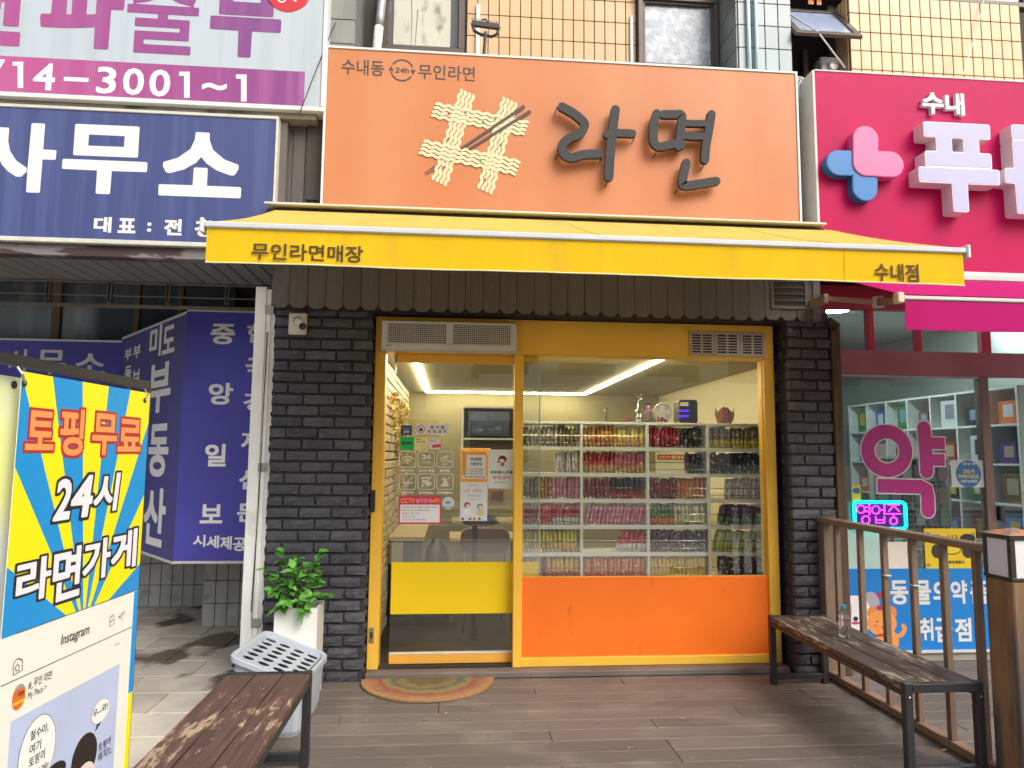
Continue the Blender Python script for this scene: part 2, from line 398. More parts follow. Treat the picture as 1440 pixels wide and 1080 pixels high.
# ================================================================== materials
m_brick = mat('slate_painted_brick', '#4f5056', .62, var=.22, scale=9, bump=.6, bscale=38, rand=.22, c2='#6a6b70', lo=.6, hi=.8, spec=.25, wscale=14)
m_mortar = mat('dark_mortar', '#343438', .85, bump=.4, bscale=80)
m_plank = mat('dark_stained_timber', '#5e5958', .7, var=.15, scale=5, stretch=(8, 8, .6), bump=.3, bscale=40, rand=.12, c2='#8c8884', lo=.7, hi=.8, wscale=30, wstretch=(3, 3, .5))
m_black = mat('black_painted_metal', '#2b2c2e', .45, var=.15, bump=.06)
m_dark = mat('dark_void_paint', '#2a2624', .8, var=.15)
m_frame = mat('amber_painted_frame', '#f6c248', .42, var=.06, scale=3, c2='#e8b23c', lo=.6, hi=.9, wscale=2.5, spec=.4)
m_rail = mat('pale_amber_rail', '#f0b04a', .4, var=.06)
m_orange = mat('orange_vinyl_panel', '#fa7a26', .3, var=.05, scale=2, c2='#dc6a24', lo=.64, hi=.74, wscale=5, wstretch=(2, 1, .8))
m_signor = mat('orange_sign_sheet', '#bd7242', .5, var=.06, scale=1.2, c2='#c48456', lo=.35, hi=.75, wscale=1.1, wstretch=(1.6, 1, .35), bump=.02, bscale=300)
m_white = mat('white_paint', '#d6d8d6', .5, var=.04, scale=4, c2='#cfd0cc', lo=.6, hi=.8)
m_vinylw = mat('white_vinyl', '#dededc', .5, var=0)
m_steel = mat('brushed_steel', '#a8a49c', .42, metal=.7, var=.1)
m_ltgrey = mat('pale_grey_plastic', '#c8c8c6', .45, var=.05)
m_gun = mat('dark_brown_ink', '#473f3c', .6, var=0)
m_letter = mat('charcoal_foam_letter', '#3a3b3e', .8, var=.06, bump=.1, bscale=150)
m_glass = glass('shop_glass', (.94, .97, .95), .11)
m_deck = mat('brown_deck_composite', '#6b615c', .62, var=.1, scale=5, stretch=(.6, 12, 3), bump=.3, bscale=55, rand=.16, c2='#82776f', lo=.5, hi=.75, wscale=2.2, wstretch=(1, 1.6, 1))
m_pave = mat('granite_paving', '#bdb4a6', .75, var=.28, scale=2.6, det=9, bump=.35, bscale=120, rand=.12, c2='#665c50', lo=.52, hi=.57, wscale=1.7, wstretch=(1, .7, 1))
m_greytile = mat('grey_glazed_tile', '#848784', .3, var=.12, scale=4, rand=.08, bump=.04, c2='#6f6c66', lo=.6, hi=.8, wscale=6)
m_grout = mat('dark_grout', '#4c4944', .9)
m_cream = mat('cream_glazed_tile', '#cfac80', .32, var=.05, scale=3, rand=.05, bump=.03)
m_blue_t = mat('pale_blue_tile', '#98a6a8', .32, var=.07, scale=3, rand=.05, c2='#8c6a48', lo=.72, hi=.82, wscale=7)
m_alu = mat('bronze_aluminium', '#5a5049', .4, metal=.3, var=.15)
m_frost = mat('frosted_pane', '#8c97a6', .25, var=.15, scale=3, c2='#b2bac2', lo=.45, hi=.6, wscale=14, bump=.15, bscale=60, spec=.8)
m_navyglass = mat('navy_film_pane', '#3c445c', .12, var=.12, scale=3, spec=.8)
m_concrete = mat('grey_concrete', '#9a968e', .85, var=.15, bump=.2)
# ================================================================== ground
struct('ground', MB().box(-200, 200, -200, 200, -.6, -.2), mat('distant_asphalt', '#6a6a6a', .9))
g = struct('pavement', MB().box(-7, -1.16, -4.2, 2.6, -.19, -.085), m_grout)
slab_me = {}
def slab(w, l):
    k = (round(w, 2), round(l, 2))
    if k not in slab_me: slab_me[k] = MB().box(-w/2, w/2, -l/2, l/2, -.03, 0, .004).mesh('paving_slab', m_pave)
    return slab_me[k]
Y = -4.1; row = 0
while Y < 2.5:
    l = .36; X = -1.17-(.3 if row % 2 else 0); x1 = -1.17
    first = True
    while x1 > -5.2:
        w = .3 if (first and row % 2) else .6; first = False
        piece('paving_slab', slab(w-.006, l-.006), g, (x1-w/2, Y+l/2, -.05+rnd.uniform(-.002, .002)), rot=(rnd.uniform(-.002, .002), rnd.uniform(-.002, .002), 0)); x1 -= w
    Y += l; row += 1
dk = struct('deck', MB().box(-1.16, 6.2, -4.2, .6, -.19, -.032), m_dark)
bw = .145
db = {}
for r in range(32):
    yb = .56-(r+1)*bw
    x = -1.15-rnd.uniform(.1, .6) if False else -1.15; seg = rnd.choice((.55, 1.1, 1.7, 2.3))
    while x < 6.1:
        w = min(seg, 6.15-x); k = round(w, 2)
        if k not in db: db[k] = MB().box(-w/2+.0015, w/2-.0015, -bw/2+.0025, bw/2-.0025, -.028, 0, .003).mesh('board', m_deck)
        piece('board', db[k], dk, (x+w/2, yb+bw/2, rnd.uniform(-.0015, .0005))); x += w; seg = 2.3
# step under the shopfront
struct('step', MB().box(-.545, 2.36, -.135, .0, .001, .042, .006), m_deck)
# ================================================================== brick pillars
def rough_brick(L, H, D, seed):
    q = random.Random(seed); b = MB(); nx, nz = max(2, round(L/.048)), 2; g_ = {}
    for i in range(nx+1):
        for k in range(nz+1):
            ed = i in (0, nx) or k in (0, nz)
            g_[i, k] = len(b.v); b.v.append((-L/2+L*i/nx+(q.uniform(-.004, .004)), -D/2+(q.uniform(.004, .009) if ed else q.uniform(-.003, .003)), -H/2+H*k/nz+q.uniform(-.0022, .0022)))
    for i in range(nx):
        for k in range(nz): b.f.append((g_[i, k], g_[i+1, k], g_[i+1, k+1], g_[i, k+1])); b.m.append(0)
    rim = [(i, 0) for i in range(nx)]+[(nx, k) for k in range(nz)]+[(i, nz) for i in range(nx, 0, -1)]+[(0, k) for k in range(nz, 0, -1)]; bk = {}
    for e in rim: x, y, z = b.v[g_[e]]; bk[e] = len(b.v); b.v.append((x*1.0, D/2, z))
    for a in range(len(rim)): e, f = rim[a], rim[(a+1) % len(rim)]; b.f.append((g_[f], g_[e], bk[e], bk[f])); b.m.append(0)
    return b.mesh('brick', m_brick)
bm_full = [rough_brick(.191, .057, .05, i) for i in range(9)]; bm_half = [rough_brick(.092, .057, .05, 20+i) for i in range(5)]
def pillar(label, x0, x1, yf, yb, z1, side):
    t = thing('brick_pillar', label, 'pillar', ((x0+x1)/2, (yf+yb)/2, 0))
    part('core', MB().box(x0+.013, x1-.013, yf+.018, yb, 0, z1), m_mortar, t)
    row = 0; z = .032
    while z < z1:
        x = x0 if row % 2 == 0 else x0-.105
        while x < x1-.03:
            a = max(x, x0); b = min(x+.21, x1)
            if b-a > .05:
                L = b-a-.014; me = rnd.choice(bm_full if L > .13 else bm_half); s = L/(.193 if L > .13 else .094)
                piece('brick', me, t, ((a+b)/2, yf+.022+rnd.uniform(-.004, .003), z), rot=(rnd.uniform(-.03, .03), rnd.uniform(-.012, .012), rnd.uniform(-.015, .015)), scale=(s, 1, 1))
            x += .21
        y = yf+(.05 if row % 2 == 0 else .11)
        while y < yb-.02 and side:
            b = min(y+.19, yb); L = b-y
            if L > .04: piece('brick', rnd.choice(bm_half), t, ((x0+.022 if side < 0 else x1-.022), (y+b)/2, z), rot=(0, 0, RD(90)), scale=((L-.012)/.094, 1, 1))
            y += .2
        z += .0755; row += 1
    return t
pillar('wide dark grey painted brick pillar behind the white planter', -1.215, -.548, -.15, .2, 2.5, 1)
pillar('narrow dark grey painted brick pillar between the orange window and the pharmacy', 2.372, 2.70, -.2, .2, 2.52, -1)
# ================================================================== dark fascia above the shop
fa = thing('timber_fascia', 'dark timber fascia with clipped pointed planks under the yellow awning', 'fascia', (.68, -.24, 2.4))
part('backing', MB().box(-1.2, 2.55, -.231, .19, 2.4535, 3.08), m_dark, fa)
pw = .1175; zb = 2.447
n = 32
pl0 = Plane((0, 0, 0), (1, 0, 0), (0, 0, 1))
pm = MB().prism([(-pw/2+.002, .6), (-pw/2+.002, .026), (-pw/2+.03, 0), (pw/2-.03, 0), (pw/2-.002, .026), (pw/2-.002, .6)], pl0, 0, .018).mesh('plank', m_plank)
for i in range(n):
    piece('plank', pm, fa, (-1.215+pw*(i+.5), -.232+rnd.uniform(-.002, .002), zb+rnd.uniform(-.004, .004)))
part('end_plank', MB().box(2.545, 2.6, -.262, -.1, 2.447, 3.05, .003), mat('weathered_grey_timber', '#6f7073', .7, stretch=(6, 6, .5), bump=.2), fa)
lv = part('louvre_vent', MB().box(2.235, 2.505, -.262, -.252, 2.53, 2.552).box(2.235, 2.255, -.262, -.252, 2.552, 2.75).box(2.485, 2.505, -.262, -.252, 2.552, 2.75).box(2.255, 2.485, -.2535, -.251, 2.552, 2.75, m=1), [m_plank, m_dark], fa)
for k in range(4):
    piece('slat', MB().bar((-.115, 0, 0), (.115, 0, 0), .022, .004, up=(0, .6, 1)).mesh('slat', m_plank), lv, (2.37, -.258, 2.585+k*.046))
# black boards left of the orange sign
bd = thing('timber_cladding', 'tall black weathered boards between the blue office sign and the orange sign', 'cladding', (-1.04, -.2, 2.95))
for i in range(4):
    part('board', MB().box(-1.205+i*.085, -1.123+i*.085, -.225-.004*(i % 2), -.2, 3.0, 3.80, .003), m_plank, bd)
part('beam', MB().box(-1.2, -.87, -.27, -.2, 3.80, 3.87, .004), m_black, bd)
part('corner_post', MB().box(-1.145, -1.215, -.30, -.22, 3.06, 3.78, .004), m_plank, bd)
# ================================================================== upper wall of the building
uw = thing('upper_wall', 'tiled upper storey of the building behind the signboards', 'wall', (.5, .4, 3))
part('wall', MB().box(-4.6, 6, .19, .5, 2.806, 7.4), m_grout, uw)
def tiles(x0, x1, z0, z1, w, hgt, Y, me, holes=(), dx=0, axis='x', gap=.006):
    x = x0
    while x < x1-.01:
        xe = min(x+w, x1); z = z0
        while z < z1-.01:
            ze = min(z+hgt, z1); cx = (x+xe)/2; cz = (z+ze)/2
            if not any(a < cx < b and c < cz < d for a, b, c, d in holes):
                sc = ((xe-x-gap)/(w-gap), 1, (ze-z-gap)/(hgt-gap))
                if axis == 'x': piece('tile', me, uw, (cx, Y, cz), scale=sc, rot=(rnd.uniform(-.004, .004), 0, rnd.uniform(-.004, .004)))
                else: piece('tile', me, uw, (Y, cx, cz), rot=(0, 0, RD(90)), scale=sc)
            z += hgt
        x += w
def tile_me(w, h, m): return MB().box(-w/2+.003, w/2-.003, -.006, .006, -h/2+.003, h/2-.003, .002).mesh('tile', m)
me_c = tile_me(.0835, .178, m_cream); me_b = tile_me(.103, .178, m_blue_t); me_g = tile_me(.11, .178, m_greytile); me_c2 = tile_me(.083, .152, m_cream)
tiles(.06, 1.40, 3.995, 5.25, .0835, .178, .178, me_c)
part('pillar_core', MB().box(2.066, 2.478, -.194, .19, 3.2, 7), m_grout, uw)
tiles(2.066, 2.478, 3.97, 5.4, .103, .178, -.2, me_b)
tiles(-.19, .19, 3.97, 5.4, .095, .178, 2.06, me_g, axis='y')
part('pillar_core', MB().box(-1.02, -.735, -.244, .19, 3.2, 7), m_grout, uw)
tiles(-1.0, -.73, 3.97, 5.2, .0955, .178, -.25, me_g)
tiles(-.24, .19, 3.97, 5.2, .11, .178, -.729, me_g, axis='y')
part('spandrel_core', MB().box(3.0, 4.42, -.094, .19, 3.2, 5.06), m_grout, uw)
tiles(2.996, 4.41, 4.14, 5.06, .083, .152, -.1, me_c2)
tiles(-.09, .19, 4.14, 5.06, .09, .152, 2.994, me_c2, axis='y')
def window(x0, x1, z0, z1, Y, fw, pane, nm='window', fm=None, lab=None):
    fm = fm or m_alu
    b = MB().box(x0, x1, Y-.05, Y+.02, z0, z0+fw, .004).box(x0, x1, Y-.05, Y+.02, z1-fw, z1, .004).box(x0, x0+fw, Y-.045, Y+.02, z0+fw, z1-fw, .004).box(x1-fw, x1, Y-.045, Y+.02, z0+fw, z1-fw, .004)
    w = part(nm, b, fm, uw, label=lab)
    a = fw+.018
    b = MB().box(x0+fw, x1-fw, Y-.03, Y+.01, z0+fw, z0+a, .003).box(x0+fw, x1-fw, Y-.03, Y+.01, z1-a, z1-fw, .003).box(x0+fw, x0+a, Y-.028, Y+.01, z0+a, z1-a, .003).box(x1-a, x1-fw, Y-.028, Y+.01, z0+a, z1-a, .003)
    part('sash', b, fm, w)
    part('pane', MB().box(x0+a, x1-a, Y-.004, Y+.004, z0+a, z1-a), pane, w)
    return w
w1 = window(-.6, .045, 4.515, 5.4, .17, .05, glass('office_window_glass', (.93, .95, .96), .06), lab='window with a pale board leaning inside it')
part('window_board', MB().box(-.50, -.065, .181, .187, 4.58, 5.04, .002), mat('warped_cream_board', '#f4e8cc', .8, var=.08, scale=3, c2='#9c8a70', lo=.52, hi=.72, wscale=5, wstretch=(2, 1, 1)), w1)
for c_ in (((715, 0, 0), (716, 25, 0), (709, 64, 0)), ((760, 12, 0), (748, 40, 0), (740, 62, 0))): part('crack', MB().stroke([YP(.18).uv(440+(q[0])*.1944, q[1]+(2 if q[1] else -12)) for q in c_], .006, YP(.18), .001, w1=.003), m_dark, w1, recalc=False)
w2 = window(1.40, 2.05, 4.49, 5.10, .16, .04, m_frost)
part('lintel', MB().box(1.38, 2.05, .1, .19, 5.12, 5.2, .004), m_dark, uw)
window(2.478, 3.9, 5.10, 5.7, .03, .04, m_navyglass); window(3.9, 4.6, 5.10, 5.7, .03, .04, m_navyglass)
PW = YP(.0)
for a, b, c, d in ((1138, 1146, -8, 4), (1150, 1157, -8, 5), (1232, 1266, 2, 10), (1352, 1364, 2, 20), (1338, 1378, -4, 3)):
    u0, v1 = PW.uv(a, c); u1, v0 = PW.uv(b, d)
    part('lettering', MB().flat([(u0, v0), (u1, v0), (u1, v1), (u0, v1)], PW, -.018), mat('orange_vinyl_strip', '#e8741c', .5, var=0), uw)
# opened top hung window over a dark opening
part('window_recess', MB().box(2.48, 2.99, .14, .188, 3.95, 5.09), m_dark, uw)
part('window_jamb', MB().box(2.93, 2.99, .08, .14, 3.95, 5.09, .004).box(2.72, 2.76, .09, .14, 3.95, 4.7, .003), m_alu, uw)
aw = thing('awning_window', 'small top hung window propped open above the pink sign', 'window', (2.74, .1, 5.02))
hinge = Vector((2.74, .08, 5.02)); dv = Vector((0, -.34, -.42)); L = dv.length; dv.normalize(); wx = Vector((1, 0, 0)); nn = wx.cross(dv)
T = lambda p: hinge+wx*p.x+dv*p.y+nn*p.z
b = MB().box(-.26, .26, 0, .05, -.015, .015, .004, T=T).box(-.26, .26, L-.05, L, -.015, .015, .004, T=T).box(-.26, -.21, .05, L-.05, -.015, .015, .004, T=T).box(.21, .26, .05, L-.05, -.015, .015, .004, T=T)
part('sash', b, m_alu, aw)
part('pane', MB().box(-.21, .21, .05, L-.05, -.003, .003, T=T), mat('pale_blue_frosted_pane', '#96a3bd', .2, var=.1, c2='#5a6070', lo=.62, hi=.7, wscale=12, spec=.8), aw)  # pane colour is pale blue with darker grey blotches
ac = thing('ventilator', 'grey plastic ventilator box sitting in the opening under the propped window', 'ventilator', (2.86, .06, 4.42))
q0 = at(1154, 79, .02); q1 = at(1190, 100, .02)
b = MB().box(q0.x, q1.x, .02, .14, q1.z-.05, q0.z, .008); part('housing', b, m_ltgrey, ac)
part('grille', MB().lathe([(.045, 0), (.05, .008), (.035, .012), (.012, .012)], ((q0.x+q1.x)/2, .017, (q0.z+q1.z)/2-.02), 14, T=lambda q: Vector((q.x, -q.z, q.y))), m_steel, ac)
for k in range(4): part('fin', MB().box(q0.x-.012, q1.x+.012, .0, .02, q0.z-.025-.012*k, q0.z-.02-.012*k), m_ltgrey, ac)
# vertical conduits, gas pipe, stick strips, cables
for k, px in enumerate((1054, 1065)):
    a = at(px, 97, -.225); a0 = at(px-2, -30, -.225)
    solo('conduit', MB().tube([(a.x, -.225, a.z-.4), (a.x, -.225, a.z+.9)], .014, 10), mat('pale_conduit', '#b9ccd6', .4, var=.05), ('left' if k == 0 else 'right')+' one of two pale blue conduits running up the blue tiled pillar', 'pipe', 'conduits on the tiled pillar', smooth=True)
gp = thing('gas_pipe', 'white pipe with a silver taped upper half beside the boarded window', 'pipe', (-.66, .02, 4.2))
a = at(530, 68, .03); b_ = at(533, 38, .03); c_ = at(538, -10, .03)
part('pipe_end', MB().tube([a-Vector((0, 0, .3)), a, b_], .034, 12), m_white, gp, smooth=True)
part('taped_pipe', MB().tube([b_+(a-b_)*.02, b_+(c_-b_)*.3, b_+(c_-b_)*.6, c_+(c_-b_)*.5], .031, 12), mat('silver_tape', '#a9adb2', .35, metal=.5, var=.3, scale=30, stretch=(1, 1, 4), bump=.4), gp, smooth=True)
for px, y0, y1, lab in ((672, 6, 79, 'white plastic strip stuck on cream tiles behind the black rake'), (888, 22, 92, 'white plastic strip stuck on cream tiles beside the frosted window')):
    a = at(px-2.5, y0, .16); b_ = at(px+2.5, y1, .16); solo('trunking_strip', MB().box(a.x, b_.x, .15, .17, b_.z-.1, a.z, .004), m_white, lab, 'trunking')
rk = thing('rake_head', 'black long handled rake poking up behind the orange sign', 'rake', at(682, 60, -.15))
c0 = at(680, 84, -.15); c1 = at(683, 45, -.15)
part('pole', MB().tube([c0-Vector((0, 0, .4)), c0, c1], .012, 8), m_black, rk)
e0 = at(664, 33, -.15); e1 = at(702, 38, -.15); e2 = at(665, 45, -.15); e3 = at(701, 50, -.15)
hd = MB().bar(e0, e1, .03, .035).tube([e0, e2+Vector((.01, 0, .01)), e2+Vector((.05, 0, -.012)), e3+Vector((-.05, 0, -.012)), e3+Vector((-.01, 0, .01)), e1], .011, 8)
part('head', hd, m_black, rk)
part('hook', MB().tube([at(676, 35, -.15), at(678, 28, -.15), at(683, 27, -.15), at(687, 34, -.15)], .006, 6), m_black, rk)
for k in range(12):
    q = e0+(e1-e0)*(k/11); part('tooth', MB().tube([q, q+Vector((0, 0, .04))], .003, 5), m_black, rk)
solo('cable', MB().tube([at(420, 162, -.42), at(440, 110, -.42), at(466, 45, -.3), at(490, -10, -.1)], .0035, 5), m_black, 'thin black cable rising past the corner of the purple phone sign', 'cable')
solo('cable', MB().tube([at(1188, 95, -.3), at(1160, 58, -.3), at(1150, 45, -.25), at(1080, 0, -.1)], .006, 6), m_ltgrey, 'grey cable drooping across the propped open window', 'cable', smooth=True)
solo('cable', MB().tube([at(1354, 106, -.35), at(1364, 72, -.25), at(1376, 36, -.15), at(1384, -6, -.12)], .004, 5), m_ltgrey, 'thin grey cable running up the right cream tiles', 'cable')
# gap between orange and pink signs, its shade put in by a dark strip
gb = solo('gap_shade_strip', MB().box(2.40, 2.58, -.12, -.08, 3.0, 4.05, .004), m_dark, 'dark strip standing in for shade in the gap between orange and pink signs', 'board')
coil = MB()
for k in range(5):
    cc = at(1129+rnd.uniform(-3, 3), 122+rnd.uniform(-8, 10), -.17); r0 = .035+rnd.uniform(0, .03)
    coil.tube([cc+Vector((r0*math.cos(t*.5)*.7, rnd.uniform(-.01, .01), r0*1.3*math.sin(t*.5))) for t in range(13)], .006, 5)
coil.tube([at(1124, 125, -.17), at(1122, 160, -.16), at(1124, 184, -.16)], .008, 5).tube([at(1132, 130, -.17), at(1128, 160, -.16), at(1126, 184, -.16)], .006, 5)
solo('cable_coil', coil, m_ltgrey, 'bundle of looped grey cables in the gap beside the pink sign', 'cable', smooth=True)
# ================================================================== orange sign
YS = -.35
osn = thing('shop_sign', 'large orange sign with a noodle hash and raised dark lettering', 'sign', (.77, -.28, 3.12))
part('sign_box', MB().box(-.885, 2.421, -.345, -.2, 3.12, 4.236, .004), m_signor, osn)
fr = MB().box(-.9, 2.436, -.352, -.2, 4.236, 4.25).box(-.9, 2.436, -.352, -.2, 3.105, 3.12).box(-.9, -.885, -.352, -.2, 3.12, 4.236).box(2.421, 2.436, -.352, -.2, 3.12, 4.236)
part('sign_frame', fr, m_white, osn)
PS = YP(-.345)
P_ = lambda pts: [PS.uv(*p) for p in pts]
pxm = PS.uv(801, 200)[0]-PS.uv(800, 200)[0]
for s, x0, x1, yt, yb in (('수내동', 480, 540, 84, 106), ('무인라면', 588, 668, 92, 113)):
    u0, _ = PS.uv(x0, 100); u1, _ = PS.uv(x1, 100); xm = (x0+x1)/2; _, v1 = PS.uv(xm, yt); _, v0 = PS.uv(xm, yb)
    lettering(s, PS, (u0, v0, u1, v1), m_gun, osn, off=.012)
cu, cv = PS.uv(565.5, 99); rr = 15*pxm
lg = MB()
lg.stroke([(cu+rr*math.cos(RD(a)), cv+rr*math.sin(RD(a))) for a in range(148, 12, -8)], 2.2*pxm, PS, .0015, cap=False)
lg.stroke([(cu+rr*math.cos(RD(a)), cv+rr*math.sin(RD(a))) for a in range(-32, -172, -8)], 2.2*pxm, PS, .0015, cap=False)
for sx, dy in ((1, -1), (-1, 1)):
    x = cu+sx*rr; lg.flat([(x-3.6*pxm, cv+1.5*pxm*-dy), (x+3.6*pxm, cv+1.5*pxm*-dy), (x, cv+6*pxm*dy)], PS, .0018)
part('logo', lg, m_gun, osn, recalc=False)
lettering('24h', PS, (cu-10*pxm, cv-4*pxm, cu+9*pxm, cv+4*pxm), m_gun, osn, off=.02, shear=.15)
m_noodle = mat('noodle_cream_print', '#d6cba4', .55, var=0)
nd = MB(); lay = .002
for (a, b) in (((657, 131), (618.5, 256)), ((716.5, 142), (682.5, 268)), ((611, 155), (739, 181)), ((594, 207.5), (727, 236))):
    A = Vector(PS.uv(*a)); B = Vector(PS.uv(*b)); d = B-A; L = d.length; d.normalize(); nrm = Vector((-d.y, d.x)); lay += .0012
    for k in range(4):
        o = (k-1.5)*5.9*pxm; N_ = 70
        nd.stroke([tuple(A+d*(L*i/N_)+nrm*(o+1.25*pxm*math.sin(2*math.pi*(L*i/N_)/(13.5*pxm)))-d*((1.5-k)*1.0*pxm)) for i in range(N_+1)], 4.4*pxm, PS, lay+.0001*k, capk=4)
part('noodle_logo', nd, m_noodle, osn, recalc=False)
bits = []
for x, y, c in ((505, 262, 0), (670, 352, 0), (785, 320, 0), (340, 515, 0), (838, 568, 0), (645, 720, 0), (345, 272, 1), (295, 783, 1), (690, 902, 1)):
    u, v = PS.uv(580+x/6.75, 120+y/6.75); bits.append((c, MB().flat([(u-1.5*pxm, v-2*pxm), (u+1.5*pxm, v-2*pxm), (u+1.5*pxm, v+2*pxm), (u-1.5*pxm, v+2*pxm)], PS, .009)))
m_grn = mat('green_print', '#4e8a48', .6, var=0); m_rdp = mat('red_print', '#b8443a', .6, var=0)
for c, b in bits: part('red_garnish' if c else 'green_garnish', b, m_rdp if c else m_grn, osn, recalc=False)
m_chop = mat('chopstick_print', '#4a4140', .6, var=0)
part('chopsticks', MB().stroke(P_([(737.5, 150), (648, 210)]), 4.6*pxm, PS, .0095, w1=3.0*pxm, cap=False).stroke(P_([(746, 157), (659, 211)]), 4.6*pxm, PS, .0095, w1=3.0*pxm, cap=False)
     .stroke(P_([(618, 230), (597, 244)]), 2.6*pxm, PS, .0015, w1=1.4*pxm, cap=False).stroke(P_([(620, 234), (598, 246.5)]), 2.6*pxm, PS, .0015, w1=1.4*pxm, cap=False), m_chop, osn, recalc=False)
k_ = 260/1440
Q = lambda pts: P_([(770+x*k_, 130+y*k_) for x, y in pts])
n0, n1 = .045, .075
lt = MB()
lt.stroke(Q([(100, 150), (190, 200), (262, 262), (272, 300), (230, 360), (150, 395), (100, 450), (120, 515), (175, 540), (270, 515), (380, 512)]), 12.2*pxm, PS, n1, n0, smooth=5)
lt.stroke(Q([(510, 172), (490, 330), (470, 520), (460, 688)]), 12.6*pxm, PS, n1+.0008, n0, smooth=4)
lt.stroke(Q([(445, 362), (510, 352), (570, 352), (640, 356)]), 11.0*pxm, PS, n1+.0016, n0, smooth=4)
part('letter', lt, m_letter, osn, recalc=False)
lt = MB()
lt.stroke(Q([(828, 200), (806, 290), (802, 380), (812, 430), (850, 456), (930, 440), (1000, 430), (1015, 445)]), 11.8*pxm, PS, n1, n0, smooth=5)
lt.stroke(Q([(880, 208), (960, 208), (1020, 215), (1014, 320), (995, 455)]), 11.8*pxm, PS, n1+.0008, n0, smooth=5)
lt.stroke(Q([(1030, 275), (1120, 278), (1230, 278)]), 9.4*pxm, PS, n1+.0016, n0)
lt.stroke(Q([(1030, 372), (1110, 378), (1210, 378)]), 9.8*pxm, PS, n1+.0016, n0)
lt.stroke(Q([(1248, 208), (1228, 330), (1205, 460), (1198, 558)]), 11.8*pxm, PS, n1+.0024, n0, smooth=4)
lt.stroke(Q([(1055, 580), (1040, 650), (1026, 735), (1050, 755), (1150, 742), (1285, 720)]), 12.0*pxm, PS, n1, n0, smooth=4)
part('letter', lt, m_letter, osn, recalc=False)
for x, y in ((60, 155), (60, 525), (448, 735), (660, 385), (408, 535), (822, 510), (1188, 610), (988, 790)):
    u, v = PS.uv(770+x*k_, 130+y*k_); part('fixing_pin', MB().tube([PS.p(u, v, 0), PS.p(u+.004, v+.012, n0+.01)], .004, 6), m_black, osn)
# ================================================================== yellow awning
XL, XR, YF, YR, ZR, ZF = -1.17, 2.618, -1.63, -.36, 3.055, 2.572
m_cloth = cloth('yellow_awning_cloth', '#dcbe60', .2, '#c8ac60', lo=.5, hi=.75)
m_val = cloth('yellow_valance_cloth', '#f8cc22', .3, '#e4bc34', lo=.5, hi=.8)
ya = thing('awning', 'long yellow awning of the noodle shop with lettered valance', 'awning', (.72, -.4, 2.4))
part('roller_cover', MB().box(-1.235, 2.556, -.46, -.32, 3.085, 3.099, .003), mat('pale_ledge', '#d8d2c4', .5, var=.06), ya)
part('roller', MB().tube([(-1.2, -.40, 3.045), (2.55, -.40, 3.045)], .03, 12).box(-1.2, 2.55, -.36, -.26, 2.98, 3.085), m_dark, ya)
fb = MB(); NX, NY = 60, 8
for j in range(NY+1):
    for i in range(NX+1):
        t = j/NY; s = i/NX
        fb.v.append((XL+(XR-XL)*s, YR-.04+(YF-YR+.04)*t, ZR+.012+(ZF-ZR-.012)*t-.018*math.sin(math.pi*t)*(1+.25*math.sin(s*23))))
for j in range(NY):
    for i in range(NX): a = j*(NX+1)+i; fb.f.append((a, a+1, a+NX+2, a+NX+1)); fb.m.append(0)
part('canopy', fb, m_cloth, ya, smooth=True)
part('front_bar', MB().box(XL-.01, XR+.015, YF-.026, YF+.02, ZF-.034, ZF-.004, .006), mat('white_front_bar', '#c4c8cc', .35, var=.05), ya)
part('bar_end', MB().box(XL-.03, XL-.011, YF-.03, YF+.03, ZF-.06, ZF+.012, .005), m_white, ya); part('bar_end', MB().box(XR+.016, XR+.034, YF-.03, YF+.03, ZF-.06, ZF+.012, .005), m_white, ya)
vb = MB(); zt, zl = ZF-.03, 2.372; NX = 90
for j in range(5):
    for i in range(NX+1):
        t = j/4; s = i/NX; vb.v.append((XL+(XR-XL)*s, YF-.012+.003*t*math.sin(s*31)+.002*t*math.sin(s*83+1), zt+(zl-zt)*t+.002*t*math.sin(s*17)))
for j in range(4):
    for i in range(NX): a = j*(NX+1)+i; vb.f.append((a, a+1, a+NX+2, a+NX+1)); vb.m.append(0)
vl = part('valance', vb, m_val, ya, smooth=True)
hm = MB().tube([(XL+(XR-XL)*i/NX, YF-.0135+.003*math.sin(i/NX*31)+.002*math.sin(i/NX*83+1), zl+.002*math.sin(i/NX*17)) for i in range(NX+1)], .0035, 5)
part('hem', hm, mat('cream_hem', '#e8dcb0', .8, var=0), vl)
PV = YP(YF-.018)
for s, x0, x1, yt, yb in (('무인라면매장', 353, 510, 343.5, 367), ('수내점', 1229, 1292, 370.5, 396)):
    u0, _ = PV.uv(x0, 360); u1, _ = PV.uv(x1, 380); xm = (x0+x1)/2; _, v1 = PV.uv(xm, yt); _, v0 = PV.uv(xm, yb)
    lettering(s, PV, (u0, v0, u1, v1), mat('brown_print', '#4b3a1c', .8, var=0), vl, off=.018, n=0)
for s in (.17, .5, .83):
    part('seam', MB().tube([(XL+(XR-XL)*s, YR-.04+(YF-YR+.04)*t/10, ZR+.013+(ZF-ZR-.012)*t/10-.018*math.sin(math.pi*t/10)*(1+.25*math.sin(s*23))) for t in range(11)], .0018, 5), m_cloth, ya)
    part('seam', MB().tube([(XL+(XR-XL)*s, YF-.0125, zt), (XL+(XR-XL)*s, YF-.0125, zl)], .0014, 5), m_val, vl)
for sx in (-.9, 2.3):
    e = .75 if sx < 0 else -.75
    part('folding_arm', MB().bar((sx, -.34, 2.98), (sx+e*.55, -1.0, 2.76), .035, .05).bar((sx+e*.55, -1.0, 2.76), (sx+.1*e, YF+.03, ZF-.03), .03, .045), m_white, ya)
